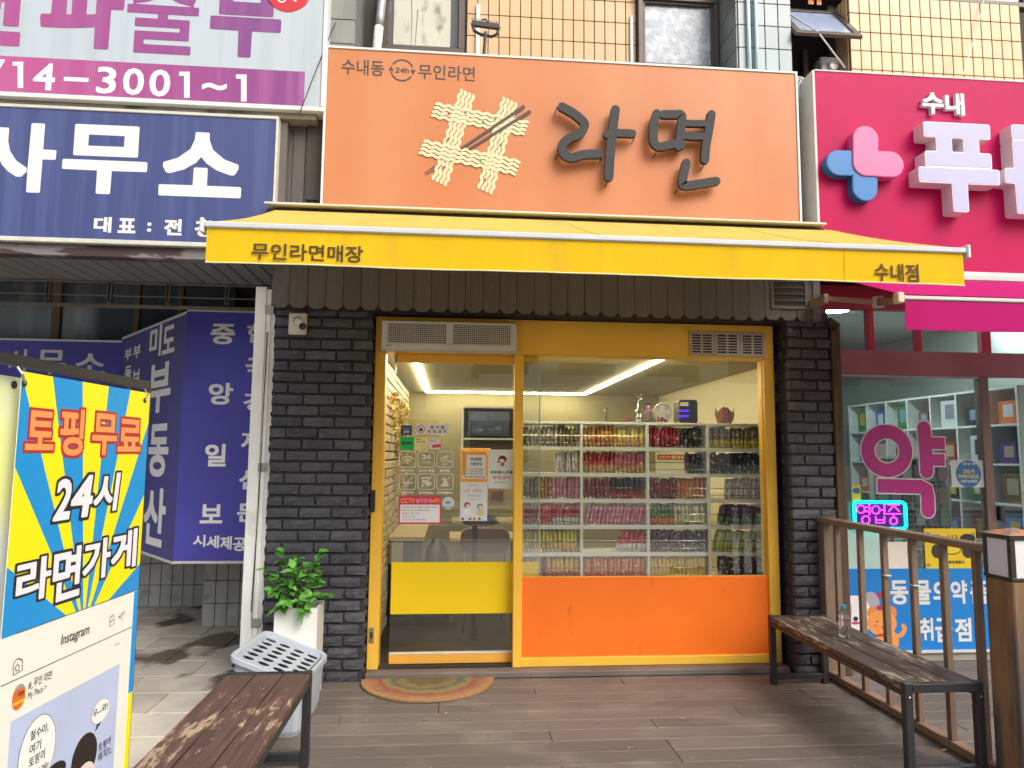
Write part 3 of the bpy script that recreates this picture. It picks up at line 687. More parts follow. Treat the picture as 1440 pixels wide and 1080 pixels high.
# ================================================================== shopfront frame, glass, header
sf = thing('shopfront', 'amber framed shopfront with orange lower panel and big window', 'shopfront', (.9, 0, .04))
XL0, XR0 = -.545, 2.345
part('jamb', MB().box(XL0, -.470, -.04, .10, .042, 2.196, .004), m_frame, sf); part('jamb', MB().box(2.268, XR0, -.04, .08, .042, 2.196, .004), m_frame, sf)
part('header', MB().box(XL0, XR0, -.04, .1, 2.196, 2.447, .004), m_frame, sf)
part('mullion', MB().box(.437, .499, -.045, .03, .0425, 2.196, .004), m_frame, sf)
part('bottom_rail', MB().box(.499, 2.268, -.035, .03, .0425, .102, .004), m_frame, sf)
part('lower_panel', MB().box(.499, 2.268, -.014, .004, .102, .638, .002), m_orange, sf)
part('window_pane', MB().box(.499, 2.268, .006, .014, .638, 2.196), m_glass, sf)
part('silicone_bead', MB().box(.499, 2.268, -.012, .004, .638, .642).box(.499, .503, -.006, .004, .642, 2.196).box(2.264, 2.268, -.006, .004, .642, 2.196), m_rail, sf)
part('threshold', MB().box(-.470, .437, -.03, .12, .0425, .052), m_dark, sf)
lk = part('lock_plate', MB().box(-.532, -.5, -.047, -.04, .22, .32, .002), m_steel, sf); part('keyhole', MB().box(-.523, -.509, -.05, -.047, .25, .29, .001), m_black, lk)
part('door_sensor', MB().box(-.55, -.515, -.062, -.04, 1.09, 1.235, .004), m_black, sf)
# sliding door leaf
sd = thing('sliding_door', 'glass sliding door with yellow band, white icons and stickers', 'door', (.1, .06, .05))
DX0, DX1 = -.405, .625
part('bottom_rail', MB().box(DX0, DX1, .04, .08, .054, .118, .003), m_rail, sd); part('rail_edge', MB().box(DX0, DX1, .038, .078, .118, .126, .002), m_white, sd)
part('top_rail', MB().box(DX0+.01, DX1-.01, .04, .08, 2.135, 2.195, .003), m_frame, sd); part('rail_end', MB().box(DX0-.012, DX0+.009, .038, .082, 2.13, 2.196, .002), m_steel, sd)
part('door_pane', MB().box(DX0, DX1, .056, .064, .126, 2.135), m_glass, sd)
part('edge_strip', MB().box(DX1, DX1+.008, .052, .068, .126, 2.135), m_ltgrey, sd)
part('yellow_band', MB().box(DX0+.004, DX1-.004, .0525, .0545, .384, .735), mat('yellow_vinyl_film', '#f2d012', .4, var=.03, scale=2), sd)
PD = YP(.0545)
def prect(pl, x0, y0, x1, y1): u0, v1 = pl.uv(x0, y0); u1, v0 = pl.uv(x1, y1); return u0, v0, u1, v1
def quad(r): return [(r[0], r[1]), (r[2], r[1]), (r[2], r[3]), (r[0], r[3])]
_cm = {}
def pm_(c, rough=.5):
    if c not in _cm: _cm[c] = mat('print_'+c[1:], c, rough, var=0)
    return _cm[c]
ppx = PD.uv(601, 650)[0]-PD.uv(600, 650)[0]
def sticker(x0, y0, x1, y1, c, r=.004, nm='sticker', label=None):
    R4 = prect(PD, x0, y0, x1, y1); return part(nm, MB().prism(rrect(*R4, r), PD, 0, .0008, back=False), pm_(c), sd, label=label, recalc=False), R4
def tx(s, x0, y0, x1, y1, c, par, off=.01, n=.0016, pl=None): return lettering(s, pl or PD, prect(pl or PD, x0, y0, x1, y1), pm_(c), par, off=off, n=n)
s, _ = sticker(564, 598, 579, 612, '#2f3c78', label='navy pay sticker'); tx('pay', 568, 605, 576, 610, '#e8e8f0', s); tx('······', 566, 602, 577, 603, '#e8e8f0', s)
s, _ = sticker(584, 596, 631, 611, '#f2eeee', label='white no food sign'); tx('음 식 물', 605, 598.5, 625, 603, '#222222', s, .02); tx('반 입 금 지', 601.5, 604, 627.5, 609, '#222222', s, .02)
cu_, cv_ = PD.uv(592, 603.5); part('ban_ring', MB().stroke([(cu_+5.4*ppx*math.cos(RD(a)), cv_+5.4*ppx*math.sin(RD(a))) for a in range(0, 361, 20)], .9*ppx, PD, .0016, cap=False).stroke([(cu_-3.6*ppx, cv_+3.6*ppx), (cu_+3.6*ppx, cv_-3.6*ppx)], .8*ppx, PD, .0016), pm_('#a34a55'), s, recalc=False)
part('ban_picture', MB().prism([(cu_-3*ppx, cv_-3*ppx), (cu_+3*ppx, cv_-3*ppx), (cu_+2*ppx, cv_+1*ppx), (cu_, cv_+2.4*ppx), (cu_-2*ppx, cv_+.5*ppx)], PD, .0008, .0013, back=False), pm_('#333338'), s, recalc=False)
s, _ = sticker(563, 614, 582, 633, '#14c45c', .012, label='green pay sticker'); tx('pay', 571.5, 621, 580.5, 626.5, '#111a14', s, .03)
cu_, cv_ = PD.uv(567.5, 623.2); part('logo_dot', MB().flat(disc((cu_, cv_), 2.7*ppx), PD, .0012), pm_('#111a14'), s, recalc=False); part('logo_mark', MB().flat([(cu_-1.2*ppx, cv_), (cu_+1*ppx, cv_+1.2*ppx), (cu_+1*ppx, cv_-1.2*ppx)], PD, .0016), pm_('#14c45c'), s, recalc=False)
s, _ = sticker(583, 615, 602, 634, '#f1e6a0', .01, label='pale yellow sticker'); tx('결제는', 585, 616.5, 592, 619, '#444444', s, .01); tx('카드 전용', 585, 620, 598, 623, '#444444', s, .01)
cu_, cv_ = PD.uv(596, 629); part('doodle', MB().stroke([(cu_+3.6*ppx*math.cos(RD(a)), cv_+3*ppx*math.sin(RD(a))) for a in range(0, 361, 24)], .5*ppx, PD, .0016, cap=False), pm_('#8a8450'), s, recalc=False)
s, _ = sticker(603, 616, 619, 632.5, '#ece0e0', .008, label='pink and white sticker'); R4 = prect(PD, 608, 625.5, 620, 630); part('red_flag', MB().prism([(R4[0], R4[1]), (R4[2], R4[1]+.006), (R4[2], R4[3]+.006), (R4[0], R4[3])], PD, .0008, .0016, back=False), pm_('#d83a48'), s, recalc=False); tx('멤버십', 605, 618, 612, 621, '#b05a66', s)
# white window icons
def icon(c, r, lab, draw):
    x0 = 562+26.3*c; y0 = 635+31.2*r; R4 = prect(PD, x0, y0, x0+22.5, y0+22)
    mb = MB(); rr_ = rrect(*R4, .015); mb.stroke(rr_+[rr_[0]], 1.1*ppx, PD, .001, cap=False)
    cu_, cv_ = (R4[0]+R4[2])/2, (R4[1]+R4[3])/2
    ic = part('door_icon', mb, m_vinylw, sd, recalc=False)
    sy = MB(); draw(sy, cu_, cv_, ppx); part('symbol', sy, m_vinylw, ic, recalc=False)
    w = {0: 8, 1: 11, 2: 7}[c] if r == 0 else {0: 8, 1: 10.5, 2: 11}[c]
    tx(lab, x0+11-w, y0+24.6, x0+11+w, y0+28.8, '#f0f0ee', ic, .03)
    return ic
def arcp(cx, cy_, r, a0, a1, n=12): return [(cx+r*math.cos(RD(a0+(a1-a0)*i/n)), cy_+r*math.sin(RD(a0+(a1-a0)*i/n))) for i in range(n+1)]
def d_wifi(b, x, y, p):
    for r in (5, 9.2): b.stroke(arcp(x, y-5*p, r*p, 142, 38), 2*p, PD, .001)
    b.flat(disc((x, y-4.6*p), 1.8*p), PD, .001)
def d_24(b, x, y, p):
    put_text(b, '24', PD, (x-6.5*p, y-.3*p, x+6.5*p, y+7*p), .05, .001); put_text(b, 'HOURS', PD, (x-6.5*p, y-5.6*p, x+6.5*p, y-2*p), .02, .001)
def d_cam(b, x, y, p):
    q = [(x-6.5*p, y+.5*p), (x+3*p, y+6*p), (x+5*p, y+2.5*p), (x-4.5*p, y-3*p)]; b.stroke(q+[q[0]], 1*p, PD, .001); b.stroke([(x-4*p, y+1*p), (x+3.4*p, y+4.6*p)], 1.1*p, PD, .0012)
    b.stroke([(x+1*p, y-.5*p), (x+3*p, y-3*p), (x+8*p, y-2.6*p)], 1.2*p, PD, .001); b.stroke([(x+8.4*p, y-.5*p), (x+8.4*p, y-4.6*p)], 1.2*p, PD, .001); put_text(b, '24h', PD, (x-3.5*p, y-8*p, x+3*p, y-5*p), .03, .001)
def d_smoke(b, x, y, p):
    b.flat([(x-7*p, y-2.6*p), (x+7*p, y-2.6*p), (x+7*p, y-.4*p), (x-7*p, y-.4*p)], PD, .001); b.stroke([(x-6*p, y+1*p), (x-4*p, y+3*p), (x-6*p, y+5*p), (x-3.6*p, y+7*p)], .9*p, PD, .001, smooth=4)
    b.stroke([(x-7*p, y-7.4*p), (x+7.4*p, y+7.4*p)], 1.2*p, PD, .0014); put_text(b, 'NO', PD, (x-2.5*p, y-6.8*p, x+2*p, y-3.8*p), .02, .001)
def d_food(b, x, y, p):
    q = [(x-6*p, y+4*p), (x+3*p, y+4*p), (x+1.6*p, y-7*p), (x-4.6*p, y-7*p)]; b.stroke(q+[q[0]], 1*p, PD, .001); b.stroke([(x-6.6*p, y+5.6*p), (x+3.4*p, y+5.6*p)], 1.4*p, PD, .001)
    b.flat(disc((x+3*p, y-3*p), 4.4*p, ry=3*p), PD, .0012); b.stroke([(x-7*p, y-7.4*p), (x+7.4*p, y+7.4*p)], 1.2*p, PD, .0016); b.flat([(x-5*p, y-1*p), (x+1.5*p, y-1*p), (x+1*p, y+2*p), (x-5.4*p, y+2*p)], PD, .0013)
def d_dog(b, x, y, p):
    b.flat([(x-5*p, y-7*p), (x+4*p, y-7*p), (x+3.6*p, y-1*p), (x+.8*p, y+3*p), (x+1*p, y+7*p), (x-1*p, y+5.4*p), (x-4.4*p, y+4*p), (x-4*p, y+2*p), (x-1.6*p, y+1.6*p), (x-2.4*p, y-2*p)], PD, .001)
    b.stroke([(x+3*p, y-6.4*p), (x+5.6*p, y-5*p), (x+6*p, y-3*p)], 1*p, PD, .001); b.stroke([(x-7.4*p, y-7.4*p), (x+7.4*p, y+7.4*p)], 1.1*p, PD, .0016)
icon(0, 0, '와이파이', d_wifi); icon(1, 0, '24시간 영업', d_24); icon(2, 0, '촬영중', d_cam)
icon(0, 1, '금연구역', d_smoke); icon(1, 1, '음식반입no', d_food); icon(2, 1, '반려동물NO', d_dog)
s, _ = sticker(561, 697, 620, 737, '#d83860', label='red CCTV notice'); tx('CCTV', 563.5, 700.5, 583.5, 707.5, '#f6b23c', s, .03); tx('설치안내', 585, 700.5, 606, 707, '#f6c0c4', s, .01)
R4 = prect(PD, 563, 709.5, 618, 734.5); w_ = part('text_field', MB().prism(quad(R4), PD, .0008, .0016, back=False), pm_('#f2eef0'), s, recalc=False)
for k, (tt, xe) in enumerate((('설치목적 : 범죄 및 화재예방, 시설물 안전관리', 614), ('촬영시간 : 24시간 연속촬영 및 녹화', 604), ('촬영범위 : 매장 내 전부', 590), ('책 임 자 : 점장', 584), ('연 락 처 : 010 0000 0000', 599))):
    tx(tt, 566, 712+4.3*k, xe, 714.6+4.3*k, '#5a5a66', s, .0, .0022)
u, v = PD.uv(612.5, 703.5); part('camera_drawing', MB().stroke([(u-4*ppx, v-1.5*ppx), (u+2.4*ppx, v+1.2*ppx)], 4*ppx, PD, .0018).stroke([(u+2*ppx, v-2.4*ppx), (u+6*ppx, v-2*ppx), (u+6*ppx, v+2*ppx)], 1.1*ppx, PD, .0018), pm_('#f29a2e'), s, recalc=False)
u, v = PD.uv(630.5, 707.5); s = part('round_sticker', MB().prism(disc((u, v), 8.8*ppx, 24), PD, 0, .0008, back=False), pm_('#d2dbe2'), sd, label='round pale blue sticker', recalc=False)
part('picture', MB().flat(disc((u-.5*ppx, v+.8*ppx), 4*ppx, 12, 1.4*ppx), PD, .0012).flat([(u-7.4*ppx, v-5*ppx), (u+7.4*ppx, v-5*ppx), (u+6*ppx, v-7*ppx), (u-6*ppx, v-7*ppx)], PD, .0012), pm_('#6c7f98'), s, recalc=False); tx('경찰서', 626, 712.6, 635, 714.6, '#e8eef2', s, .01, .002)
# paper posters taped to the door
def poster(nm, x0, y0, x1, y1, c, lab):
    R4 = prect(PD, x0, y0, x1, y1); o = solo(nm, MB().prism(quad(R4), PD, .002, .0026), pm_(c, .7), lab, 'poster', 'paper posters on the door'); return o, R4
po, R4 = poster('poster', 656, 640, 683, 671.5, '#dfe3de', 'white paper notice with black heading in an orange frame on door')
tx('무인매장', 661.5, 643.5, 677.5, 648.5, '#20242a', po, .03, .0032); tx('이용안내', 661.5, 650, 677.5, 655, '#20242a', po, .03, .0032)
for k, s in enumerate(('01. 키오스크 주문 후 이용해주세요', '02. 라면을 골라 조리해주세요', '03. 이용 후 정리 부탁드립니다', '04. 즐거운 시간 되세요')): tx(s, 658, 658.4+3*k, 681-2*(k % 2), 660.6+3*k, '#3a3e44', po, .01, .0032)
part('strip', MB().prism(quad(prect(PD, 650, 668.4, 684.5, 673)), PD, .0028, .0034), pm_('#e6e8e4', .7), po); tx('외부 쓰레기 무단 투기 금지', 652, 669.4, 683, 672, '#20242a', po, .03, .004)
for a in ((650, 635, 684, 639.5), (650, 673.5, 684, 677.5), (650, 639.5, 655.5, 668), (683.5, 639.5, 685.5, 668)): part('orange_border', MB().prism(quad(prect(PD, *a)), PD, .001, .0016), pm_('#e2a24a', .6), po)
po, R4 = poster('poster', 647.5, 678, 685, 732.5, '#dde2e4', 'white poster with pink handwriting and two drawn diners on door')
tx('한사람당', 659, 681, 673, 684, '#c87a84', po, 0, .0032); tx('1인 1메뉴', 653, 687, 679, 692.5, '#c2476a', po, .0, .0032); tx('부탁드려요!', 657, 695, 676, 699, '#c87a84', po, 0, .0032); tx('다른 손님을 위해 부탁드립니다', 657, 701.5, 675, 703.2, '#777777', po, 0, .0032)
for cx, cy_, hc, bc in ((657, 711, '#9c3c46', '#eceef0'), (675, 713, '#9c8f86', '#d2d07a')):
    u, v = PD.uv(cx, cy_); part('drawn_diner', MB().flat([(u-5*ppx, v-12*ppx), (u+6*ppx, v-12*ppx), (u+3*ppx, v-3*ppx), (u-3*ppx, v-3*ppx)], PD, .0031), pm_(bc), po, recalc=False)
    part('drawn_hair', MB().flat(disc((u, v+.6*ppx), 4.4*ppx, 14), PD, .0033), pm_(hc), po, recalc=False); part('drawn_face', MB().flat(disc((u+1*ppx, v-.6*ppx), 2.8*ppx, 12), PD, .0036), pm_('#ecd8c8'), po, recalc=False)
for cx, cc in ((650.5, '#4a4e4c'), (661, '#b8503c'), (667, '#c06a4a'), (674, '#b8503c')):
    u, v = PD.uv(cx, 729.5); part('drawn_bowl', MB().flat(disc((u, v), 2*ppx, 10), PD, .0034), pm_(cc), po, recalc=False)
po, R4 = poster('poster', 687, 632, 722, 687, '#dfe6e2', 'white poster of a drawn dark haired boy by the door edge')
u, v = PD.uv(706.5, 646)
for nm, c, sh, n in (('drawn_body', '#a3543c', [(u-2.6*ppx, v-9*ppx), (u+2.6*ppx, v-9*ppx), (u+1.8*ppx, v-3*ppx), (u-1.8*ppx, v-3*ppx)], .0031), ('drawn_hair', '#33231f', disc((u, v), 6*ppx, 18, 5.4*ppx), .0033), ('drawn_face', '#efcdb4', disc((u-.9*ppx, v-2*ppx), 4.2*ppx, 14, 2.9*ppx), .0036), ('drawn_cup', '#8a4c3c', disc((u-5.4*ppx, v-3.4*ppx), 1.8*ppx, 8), .0038), ('ground_line', '#555555', [(u-7*ppx, v-9.6*ppx), (u+7*ppx, v-9.6*ppx), (u+7*ppx, v-9.2*ppx), (u-7*ppx, v-9.2*ppx)], .0031)):
    part(nm, MB().flat(sh, PD, n), pm_(c), po, recalc=False)
tx('외부음식,주류', 689.5, 661.5, 721, 667, '#26282c', po, .03, .0032); tx('반입금지', 693, 668.5, 717.5, 674, '#c05060', po, .02, .0032); tx('협조 부탁드립니다', 696, 676.5, 714, 679, '#555555', po, 0, .0032)
# air curtain over the door
ax0, ax1, az0, az1 = -.495, .442, 2.195, 2.402
acu = thing('air_curtain', 'pale grey air curtain with two grilles above the sliding door', 'air curtain', (0, -.08, 2.2))
part('housing', MB().box(ax0, ax1, -.135, -.04, az0, az1, .006).box(ax0+.004, ax1-.004, -.15, -.135, az0+.004, az0+.05, .005).box(ax0+.01, ax1-.01, -.142, -.135, az1-.02, az1-.003, .002).box(ax0+.004, ax0+.045, -.142, -.135, az0+.05, az1-.02, .002).box(ax1-.045, ax1-.004, -.142, -.135, az0+.05, az1-.02, .002).box(-.05, -.005, -.142, -.135, az0+.05, az1-.02, .002), m_ltgrey, acu)
for gx0, gx1 in ((ax0+.045, -.05), (-.005, ax1-.045)):
    gz0, gz1 = az0+.052, az1-.02
    gp_ = part('grille_backing', MB().box(gx0, gx1, -.1365, -.135, gz0, gz1), mat('filter_brown', '#4a443c', .9, var=.2, scale=30), acu)
    b = MB(); nx = 28
    for i in range(nx+1): x = gx0+(gx1-gx0)*i/nx; b.box(x-.0018, x+.0018, -.1425, -.139, gz0, gz1)
    for j in range(11): z = gz0+(gz1-gz0)*j/10; b.box(gx0, gx1, -.1392, -.137, z-.0022, z+.0022)
    part('grille', b, m_ltgrey, gp_, kind='stuff')
part('maker_mark', MB().stroke([(-.462, 2.222), (-.45, 2.226), (-.445, 2.221)], .005, YP(-.1505), 0).stroke([(-.44, 2.222), (-.425, 2.226)], .006, YP(-.1505), 0), pm_('#4a5a8a'), acu, recalc=False)
# steel vent over the window
vt = thing('vent_grille', 'steel slotted vent grille of three squares above the window', 'vent', (2, -.04, 2.21))
for k in range(3):
    x0 = 1.709+k*.1905; x1 = x0+.1875; z0, z1 = 2.214, 2.392
    b = MB().box(x0, x1, -.05, -.041, z0, z0+.022, .001).box(x0, x1, -.05, -.041, z1-.022, z1, .001).box(x0, x0+.02, -.05, -.041, z0+.022, z1-.022).box(x1-.02, x1, -.05, -.041, z0+.022, z1-.022).box((x0+x1)/2-.008, (x0+x1)/2+.008, -.05, -.041, z0+.022, z1-.022)
    pl_ = part('vent_plate', b, m_steel, vt); part('vent_backing', MB().box(x0+.02, x1-.02, -.0425, -.0405, z0+.022, z1-.022), m_dark, pl_)
    sm = MB().box(-(x1-x0)/2+.02, (x1-x0)/2-.02, -.0035, .0035, -.0045, .0045).mesh('slat', m_steel)
    for j in range(6): piece('slat', sm, pl_, ((x0+x1)/2, -.046, z0+.0385+j*.0203))
# ================================================================== shop room
m_wall = mat('shaded_cream_paint', '#948a66', .8, var=.06, scale=1.5)  # cream darkened to put the dim back wall into its colour
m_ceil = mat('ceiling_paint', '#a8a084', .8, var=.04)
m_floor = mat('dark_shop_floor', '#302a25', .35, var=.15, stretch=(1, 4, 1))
rx0, rx1, ry1, rz1 = -.56, 2.60, 3.7, 2.24
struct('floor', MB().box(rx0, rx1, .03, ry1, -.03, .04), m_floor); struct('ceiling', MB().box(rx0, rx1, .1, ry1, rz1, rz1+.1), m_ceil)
struct('wall', MB().box(rx0-.1, rx1+.1, ry1, ry1+.1, .0, 2.4), m_wall); struct('wall', MB().box(rx1, rx1+.05, .2, ry1, .0, 2.4), mat('lit_cream_paint', '#e2d6ae', .7, var=.05)); struct('wall', MB().box(rx0-.08, rx0-.03, .2, ry1, 0, 2.4), m_mortar)  # right wall cream brightened, the near LED's light put into its colour
bw_ = MB(); z = .08; row = 0
while z < 2.2:
    y = .11-(.1 if row % 2 else 0)
    while y < ry1-.02:
        a, b = max(y, .11), min(y+.19, ry1-.005)
        if b-a > .03: bw_.box(rx0-.03, rx0+.035+rnd.uniform(-.006, .006), a, b, z-.031, z+.031, .006)
        y += .2
    z += .073; row += 1
o = solo('brick_lining', bw_, mat('white_painted_brick', '#aca28c', .7, var=.12, scale=8, bump=.2), 'white painted brick lining just inside the glass door', 'brick wall'); o['kind'] = 'stuff'
vine = MB()
for k in range(420):
    y = rnd.uniform(.9, 3.2); z = 2.0-abs(rnd.gauss(0, .5))*(.7+.3*math.sin(y*5)); c = Vector((rx0+.04+rnd.uniform(0, .05), y, z)); s = rnd.uniform(.02, .04)
    a = Vector((rnd.uniform(-.4, 1), rnd.uniform(-1, 1), rnd.uniform(-1, 1))).normalized()*s; b = Vector((rnd.uniform(-.4, .4), rnd.uniform(-1, 1), rnd.uniform(-1, 1))).normalized()*s*.6
    vine.face([c-a, c+b, c+a, c-b])
solo('artificial_vine', vine, mat('dry_yellow_leaves', '#b79a4a', .7, var=.35, scale=20), 'yellowish artificial vine hanging on the white brick inside', 'vine', kind='stuff')
m_led = emis('led_strip_glow', '#fff0cc', 42)
led = thing('led_strip', 'glowing LED strip on the shop ceiling with an added unseen front run', 'ceiling light', (.65, 1.7, 2.2))
for x0, x1, y0, y1 in ((-.322, -.29, .13, 3.5), (1.59, 1.622, .13, 3.5), (-.29, 1.59, 3.468, 3.5), (-.29, 1.59, .105, .13)): part('diffuser', MB().box(x0, x1, y0, y1, 2.222, 2.236), m_led, led)  # last one, the front run, is added out of view to light the packets
# television in a wall cabinet
q = lambda x, y, Y: at(x, y, Y)
a, b = q(650, 571, 3.2), q(732, 640, 3.2)
tcab = thing('wall_cabinet', 'white framed wall cabinet holding the television', 'cabinet', (.45, 3.3, b.z))
part('cabinet_frame', MB().box(a.x, b.x, 3.2, 3.44, a.z-.02, a.z).box(a.x, a.x+.02, 3.2, 3.44, b.z, a.z-.02).box(b.x-.02, b.x, 3.2, 3.44, b.z, a.z-.02).box(a.x+.02, b.x-.02, 3.2, 3.44, q(690, 616, 3.2).z-.02, q(690, 616, 3.2).z).box(a.x+.02, b.x-.02, 3.2, 3.44, b.z, b.z+.02), m_white, tcab)
part('cabinet_back', MB().box(a.x+.02, b.x-.02, 3.435, 3.448, b.z+.02, a.z-.02), mat('grey_cabinet_board', '#6a665c', .7), tcab)  # plain grey brown back
tv = thing('television', 'wall television showing dark camera views behind the door', 'television', (.4, 3.28, 1.9))
a, b = q(658, 577, 3.22), q(717, 614, 3.22)
part('screen_body', MB().box(a.x, b.x, 3.24, 3.28, b.z, a.z, .004), m_black, tv)
part('screen', MB().box(a.x+.012, b.x-.012, 3.234, 3.2395, b.z+.015, a.z-.012), mat('screen_glow', '#20282e', .2, var=0, emit='#5c6f80', es=.16), tv)
for x0, y0, x1, y1, e in ((662, 582, 684, 592, .3), (688, 582, 712, 590, .22), (664, 598, 676, 609, .16), (686, 598, 705, 610, .1), (671, 603, 679, 606, .9), (697, 600, 704, 604, .8), (688, 603, 694, 606, .6)):
    c, d = q(x0, y0, 3.23), q(x1, y1, 3.23); part('camera_view', MB().box(c.x, d.x, 3.231, 3.233, d.z, c.z), mat('camera_view_glow', '#20282e', .3, var=0, emit='#8aa0b0', es=e*.6), tv)
# furniture seen through the door
m_mauve = mat('mauve_upholstery', '#7d5f5c', .7, var=.06); m_tab = mat('pale_table_top', '#cbb98e', .3, var=.06, scale=3, stretch=(1, 6, 1)); m_chrome = mat('chrome', '#b8b8b8', .15, metal=1, var=0)
def table(x0, x1, y0, y1, h, lab):
    t = thing('table', lab, 'table', ((x0+x1)/2, (y0+y1)/2, .04)); part('table_top', MB().box(x0, x1, y0, y1, h-.035, h, .004), m_tab, t)
    for x in (x0+.03, x1-.03):
        for y in (y0+.03, y1-.03): part('leg', MB().box(x-.02, x+.02, y-.02, y+.02, .041, h-.035, .003), mat('pale_leg', '#8c8474', .5), t)
    return t
a = atz(632, 757, .76); table(a.x, a.x+.95, a.y, a.y+.55, .76, 'pale dining table nearest the door behind a mauve chair')
b = atz(633, 733, .76); table(b.x+.02, b.x+1.0, b.y+.1, b.y+.6, .76, 'pale dining table at the back wall')
def chair(x, y, lab):
    t = thing('chair', lab, 'chair', (x, y, .04), 'mauve chairs inside the noodle shop')
    R_ = rrect(-.2, 0, .2, .2, .07); pl = Plane((x, y-.03, .69), (1, 0, .0), (0, -.12, 1))
    part('backrest', MB().prism(R_, pl, -.03, .025), m_mauve, t); part('seat', MB().prism(rrect(-.2, -.2, .2, .2, .06), Plane((x, y+.2, .47), (1, 0, 0), (0, 1, 0)), 0, .05), m_mauve, t)
    for sx in (-.17, .17):
        part('leg', MB().tube([(x+sx, y, .75), (x+sx, y+.02, .47), (x+sx, y+.01, .041)], .011, 8), m_chrome, t); part('leg', MB().tube([(x+sx, y+.36, .47), (x+sx, y+.38, .041)], .011, 8), m_chrome, t)
c = atz(682, 750, .84); chair(c.x, c.y, 'mauve chair in front of the nearer table, seen whole'); chair(c.x+.5, c.y+.05, 'mauve chair half hidden behind the window frame')
bg_ = thing('backpack', 'black bag lying on the far table below the diner poster', 'bag', (.25, 2.6, .76)); a = at(660, 743, 2.3); b = at(690, 726, 2.3)
part('bag_body', MB().lathe([(.0, 0), (.15, .01), (.17, .05), (.13, .11), (.05, .135)], ((a.x+b.x)/2, 2.3, .765), 14, T=lambda q: Vector((q.x*1.1, q.y*.7, q.z))), mat('black_nylon', '#1c1c1e', .6), bg_, smooth=True)
part('strap', MB().tube([((a.x+b.x)/2+.1, 2.2, .78), ((a.x+b.x)/2+.13, 2.16, .86), ((a.x+b.x)/2+.19, 2.2, .8)], .012, 6), m_chrome, bg_)
ct = thing('counter', 'pale counter with drawers along the brick side wall', 'counter', (-.42, 1.8, .04))
part('counter_top', MB().box(-.52, -.22, 1.2, 2.9, .74, .78, .004), m_tab, ct)
part('drawer_front', MB().box(-.52, -.40, 1.18, 1.2, .55, .735, .004), m_wall, ct); part('cabinet', MB().box(-.52, -.30, 1.21, 2.88, .041, .735, .004), m_dark, ct)
bb = thing('bin_bag', 'black bag slumped on the floor beside the pale counter', 'bag', (-.12, 1.7, .04)); b = MB().lathe([(.0, 0), (.13, .0), (.17, .15), (.14, .4), (.09, .58), (.03, .66)], (-.12, 1.75, .042), 14); b.v = [(x+rnd.uniform(-.02, .02), y+rnd.uniform(-.02, .02), z) for x, y, z in b.v]; part('bag_body', b, mat('black_plastic_film', '#1b1b1d', .35), bb, smooth=True)
mb_ = thing('menu_board', 'orange lit menu board standing inside behind the taped posters', 'menu board', (.15, .6, 1.0)); a, b = at(648, 630, .7), at(690, 682, .7)
part('frame', MB().box(a.x, b.x, .69, .72, b.z, a.z, .006), mat('warm_orange_board', '#d8973c', .5, var=.1, emit='#e0902c', es=.25), mb_); part('post', MB().box((a.x+b.x)/2-.02, (a.x+b.x)/2+.02, .7, .73, .041, b.z), m_dark, mb_)
a, b = at(692, 690, 3.66), at(708, 704, 3.66); solo('picture', MB().box(a.x, b.x, 3.66, 3.69, b.z, a.z, .003), mat('brown_print_board', '#6e4438', .6, var=.3, scale=20), 'small brown picture on the back wall above the tables', 'picture')
pc = thing('cctv_poster', 'CCTV notice on the back wall seen through the half empty shelf', 'poster', (2.5, 3.4, 1.0)); PB = YP(2.59)
solo_ = part('sheet', MB().prism(quad(prect(PB, 922, 636, 968, 667)), PB, -.004, 0), pm_('#d8d4c8', .6), pc); part('red_heading', MB().prism(quad(prect(PB, 924, 639, 966, 647)), PB, .0005, .001), pm_('#b0402e'), pc); lettering('CCTV촬영중', PB, prect(PB, 927, 640.5, 963, 645.5), pm_('#e8d8c0'), pc, off=.02, n=.002); part('post', MB().box(PB.uv(945, 650)[0]-.02, PB.uv(945, 650)[0]+.02, 2.6, 2.63, .041, 1.5), m_dark, pc)
# ================================================================== shelving and ramen
m_shelf = mat('white_melamine', '#eeeeea', .4, var=.03)
SZ = [1.744, 1.551, 1.351, 1.154, .955, .752, .552]; SY0, SY1 = .38, .66
colx = [(.525, .984), (1.004, 1.500), (1.522, 1.982), (2.002, 2.46)]
for k, lab in ((0, 'white cube shelf unit of ramen beside the door, deer on top'), (1, 'white cube shelf unit of ramen on the right, black machine on top')):
    sx0, sx1 = (.505, 1.5105) if k == 0 else (1.5115, 2.48)
    t = thing('shelf_unit', lab, 'shelf', ((sx0+sx1)/2, .5, .04), 'white shelf units in the window')
    for x0, x1 in ((sx0, colx[2*k][0]), (colx[2*k][1], colx[2*k+1][0]), (colx[2*k+1][1], sx1)): part('upright', MB().box(x0, x1, SY0, SY1, .041, SZ[0]-.02), m_shelf, t)
    part('top_board', MB().box(sx0, sx1, SY0, SY1, SZ[0]-.02, SZ[0], .002), m_shelf, t)
    for c in (2*k, 2*k+1):
        for z in SZ[1:]: part('shelf_board', MB().box(colx[c][0], colx[c][1], SY0+.002, SY1, z-.027, z), m_shelf, t)
        part('base_panel', MB().box(colx[c][0], colx[c][1], SY0+.01, SY0+.02, .041, SZ[6]-.022), m_shelf, t)
        for z in SZ[1:]:
            part('rail', MB().tube([(colx[c][0], SY0+.012, z+.085), (colx[c][1], SY0+.012, z+.085)], .0028, 6).tube([(colx[c][0], SY0+.012, z+.03), (colx[c][1], SY0+.012, z+.03)], .0022, 6), m_chrome, t)
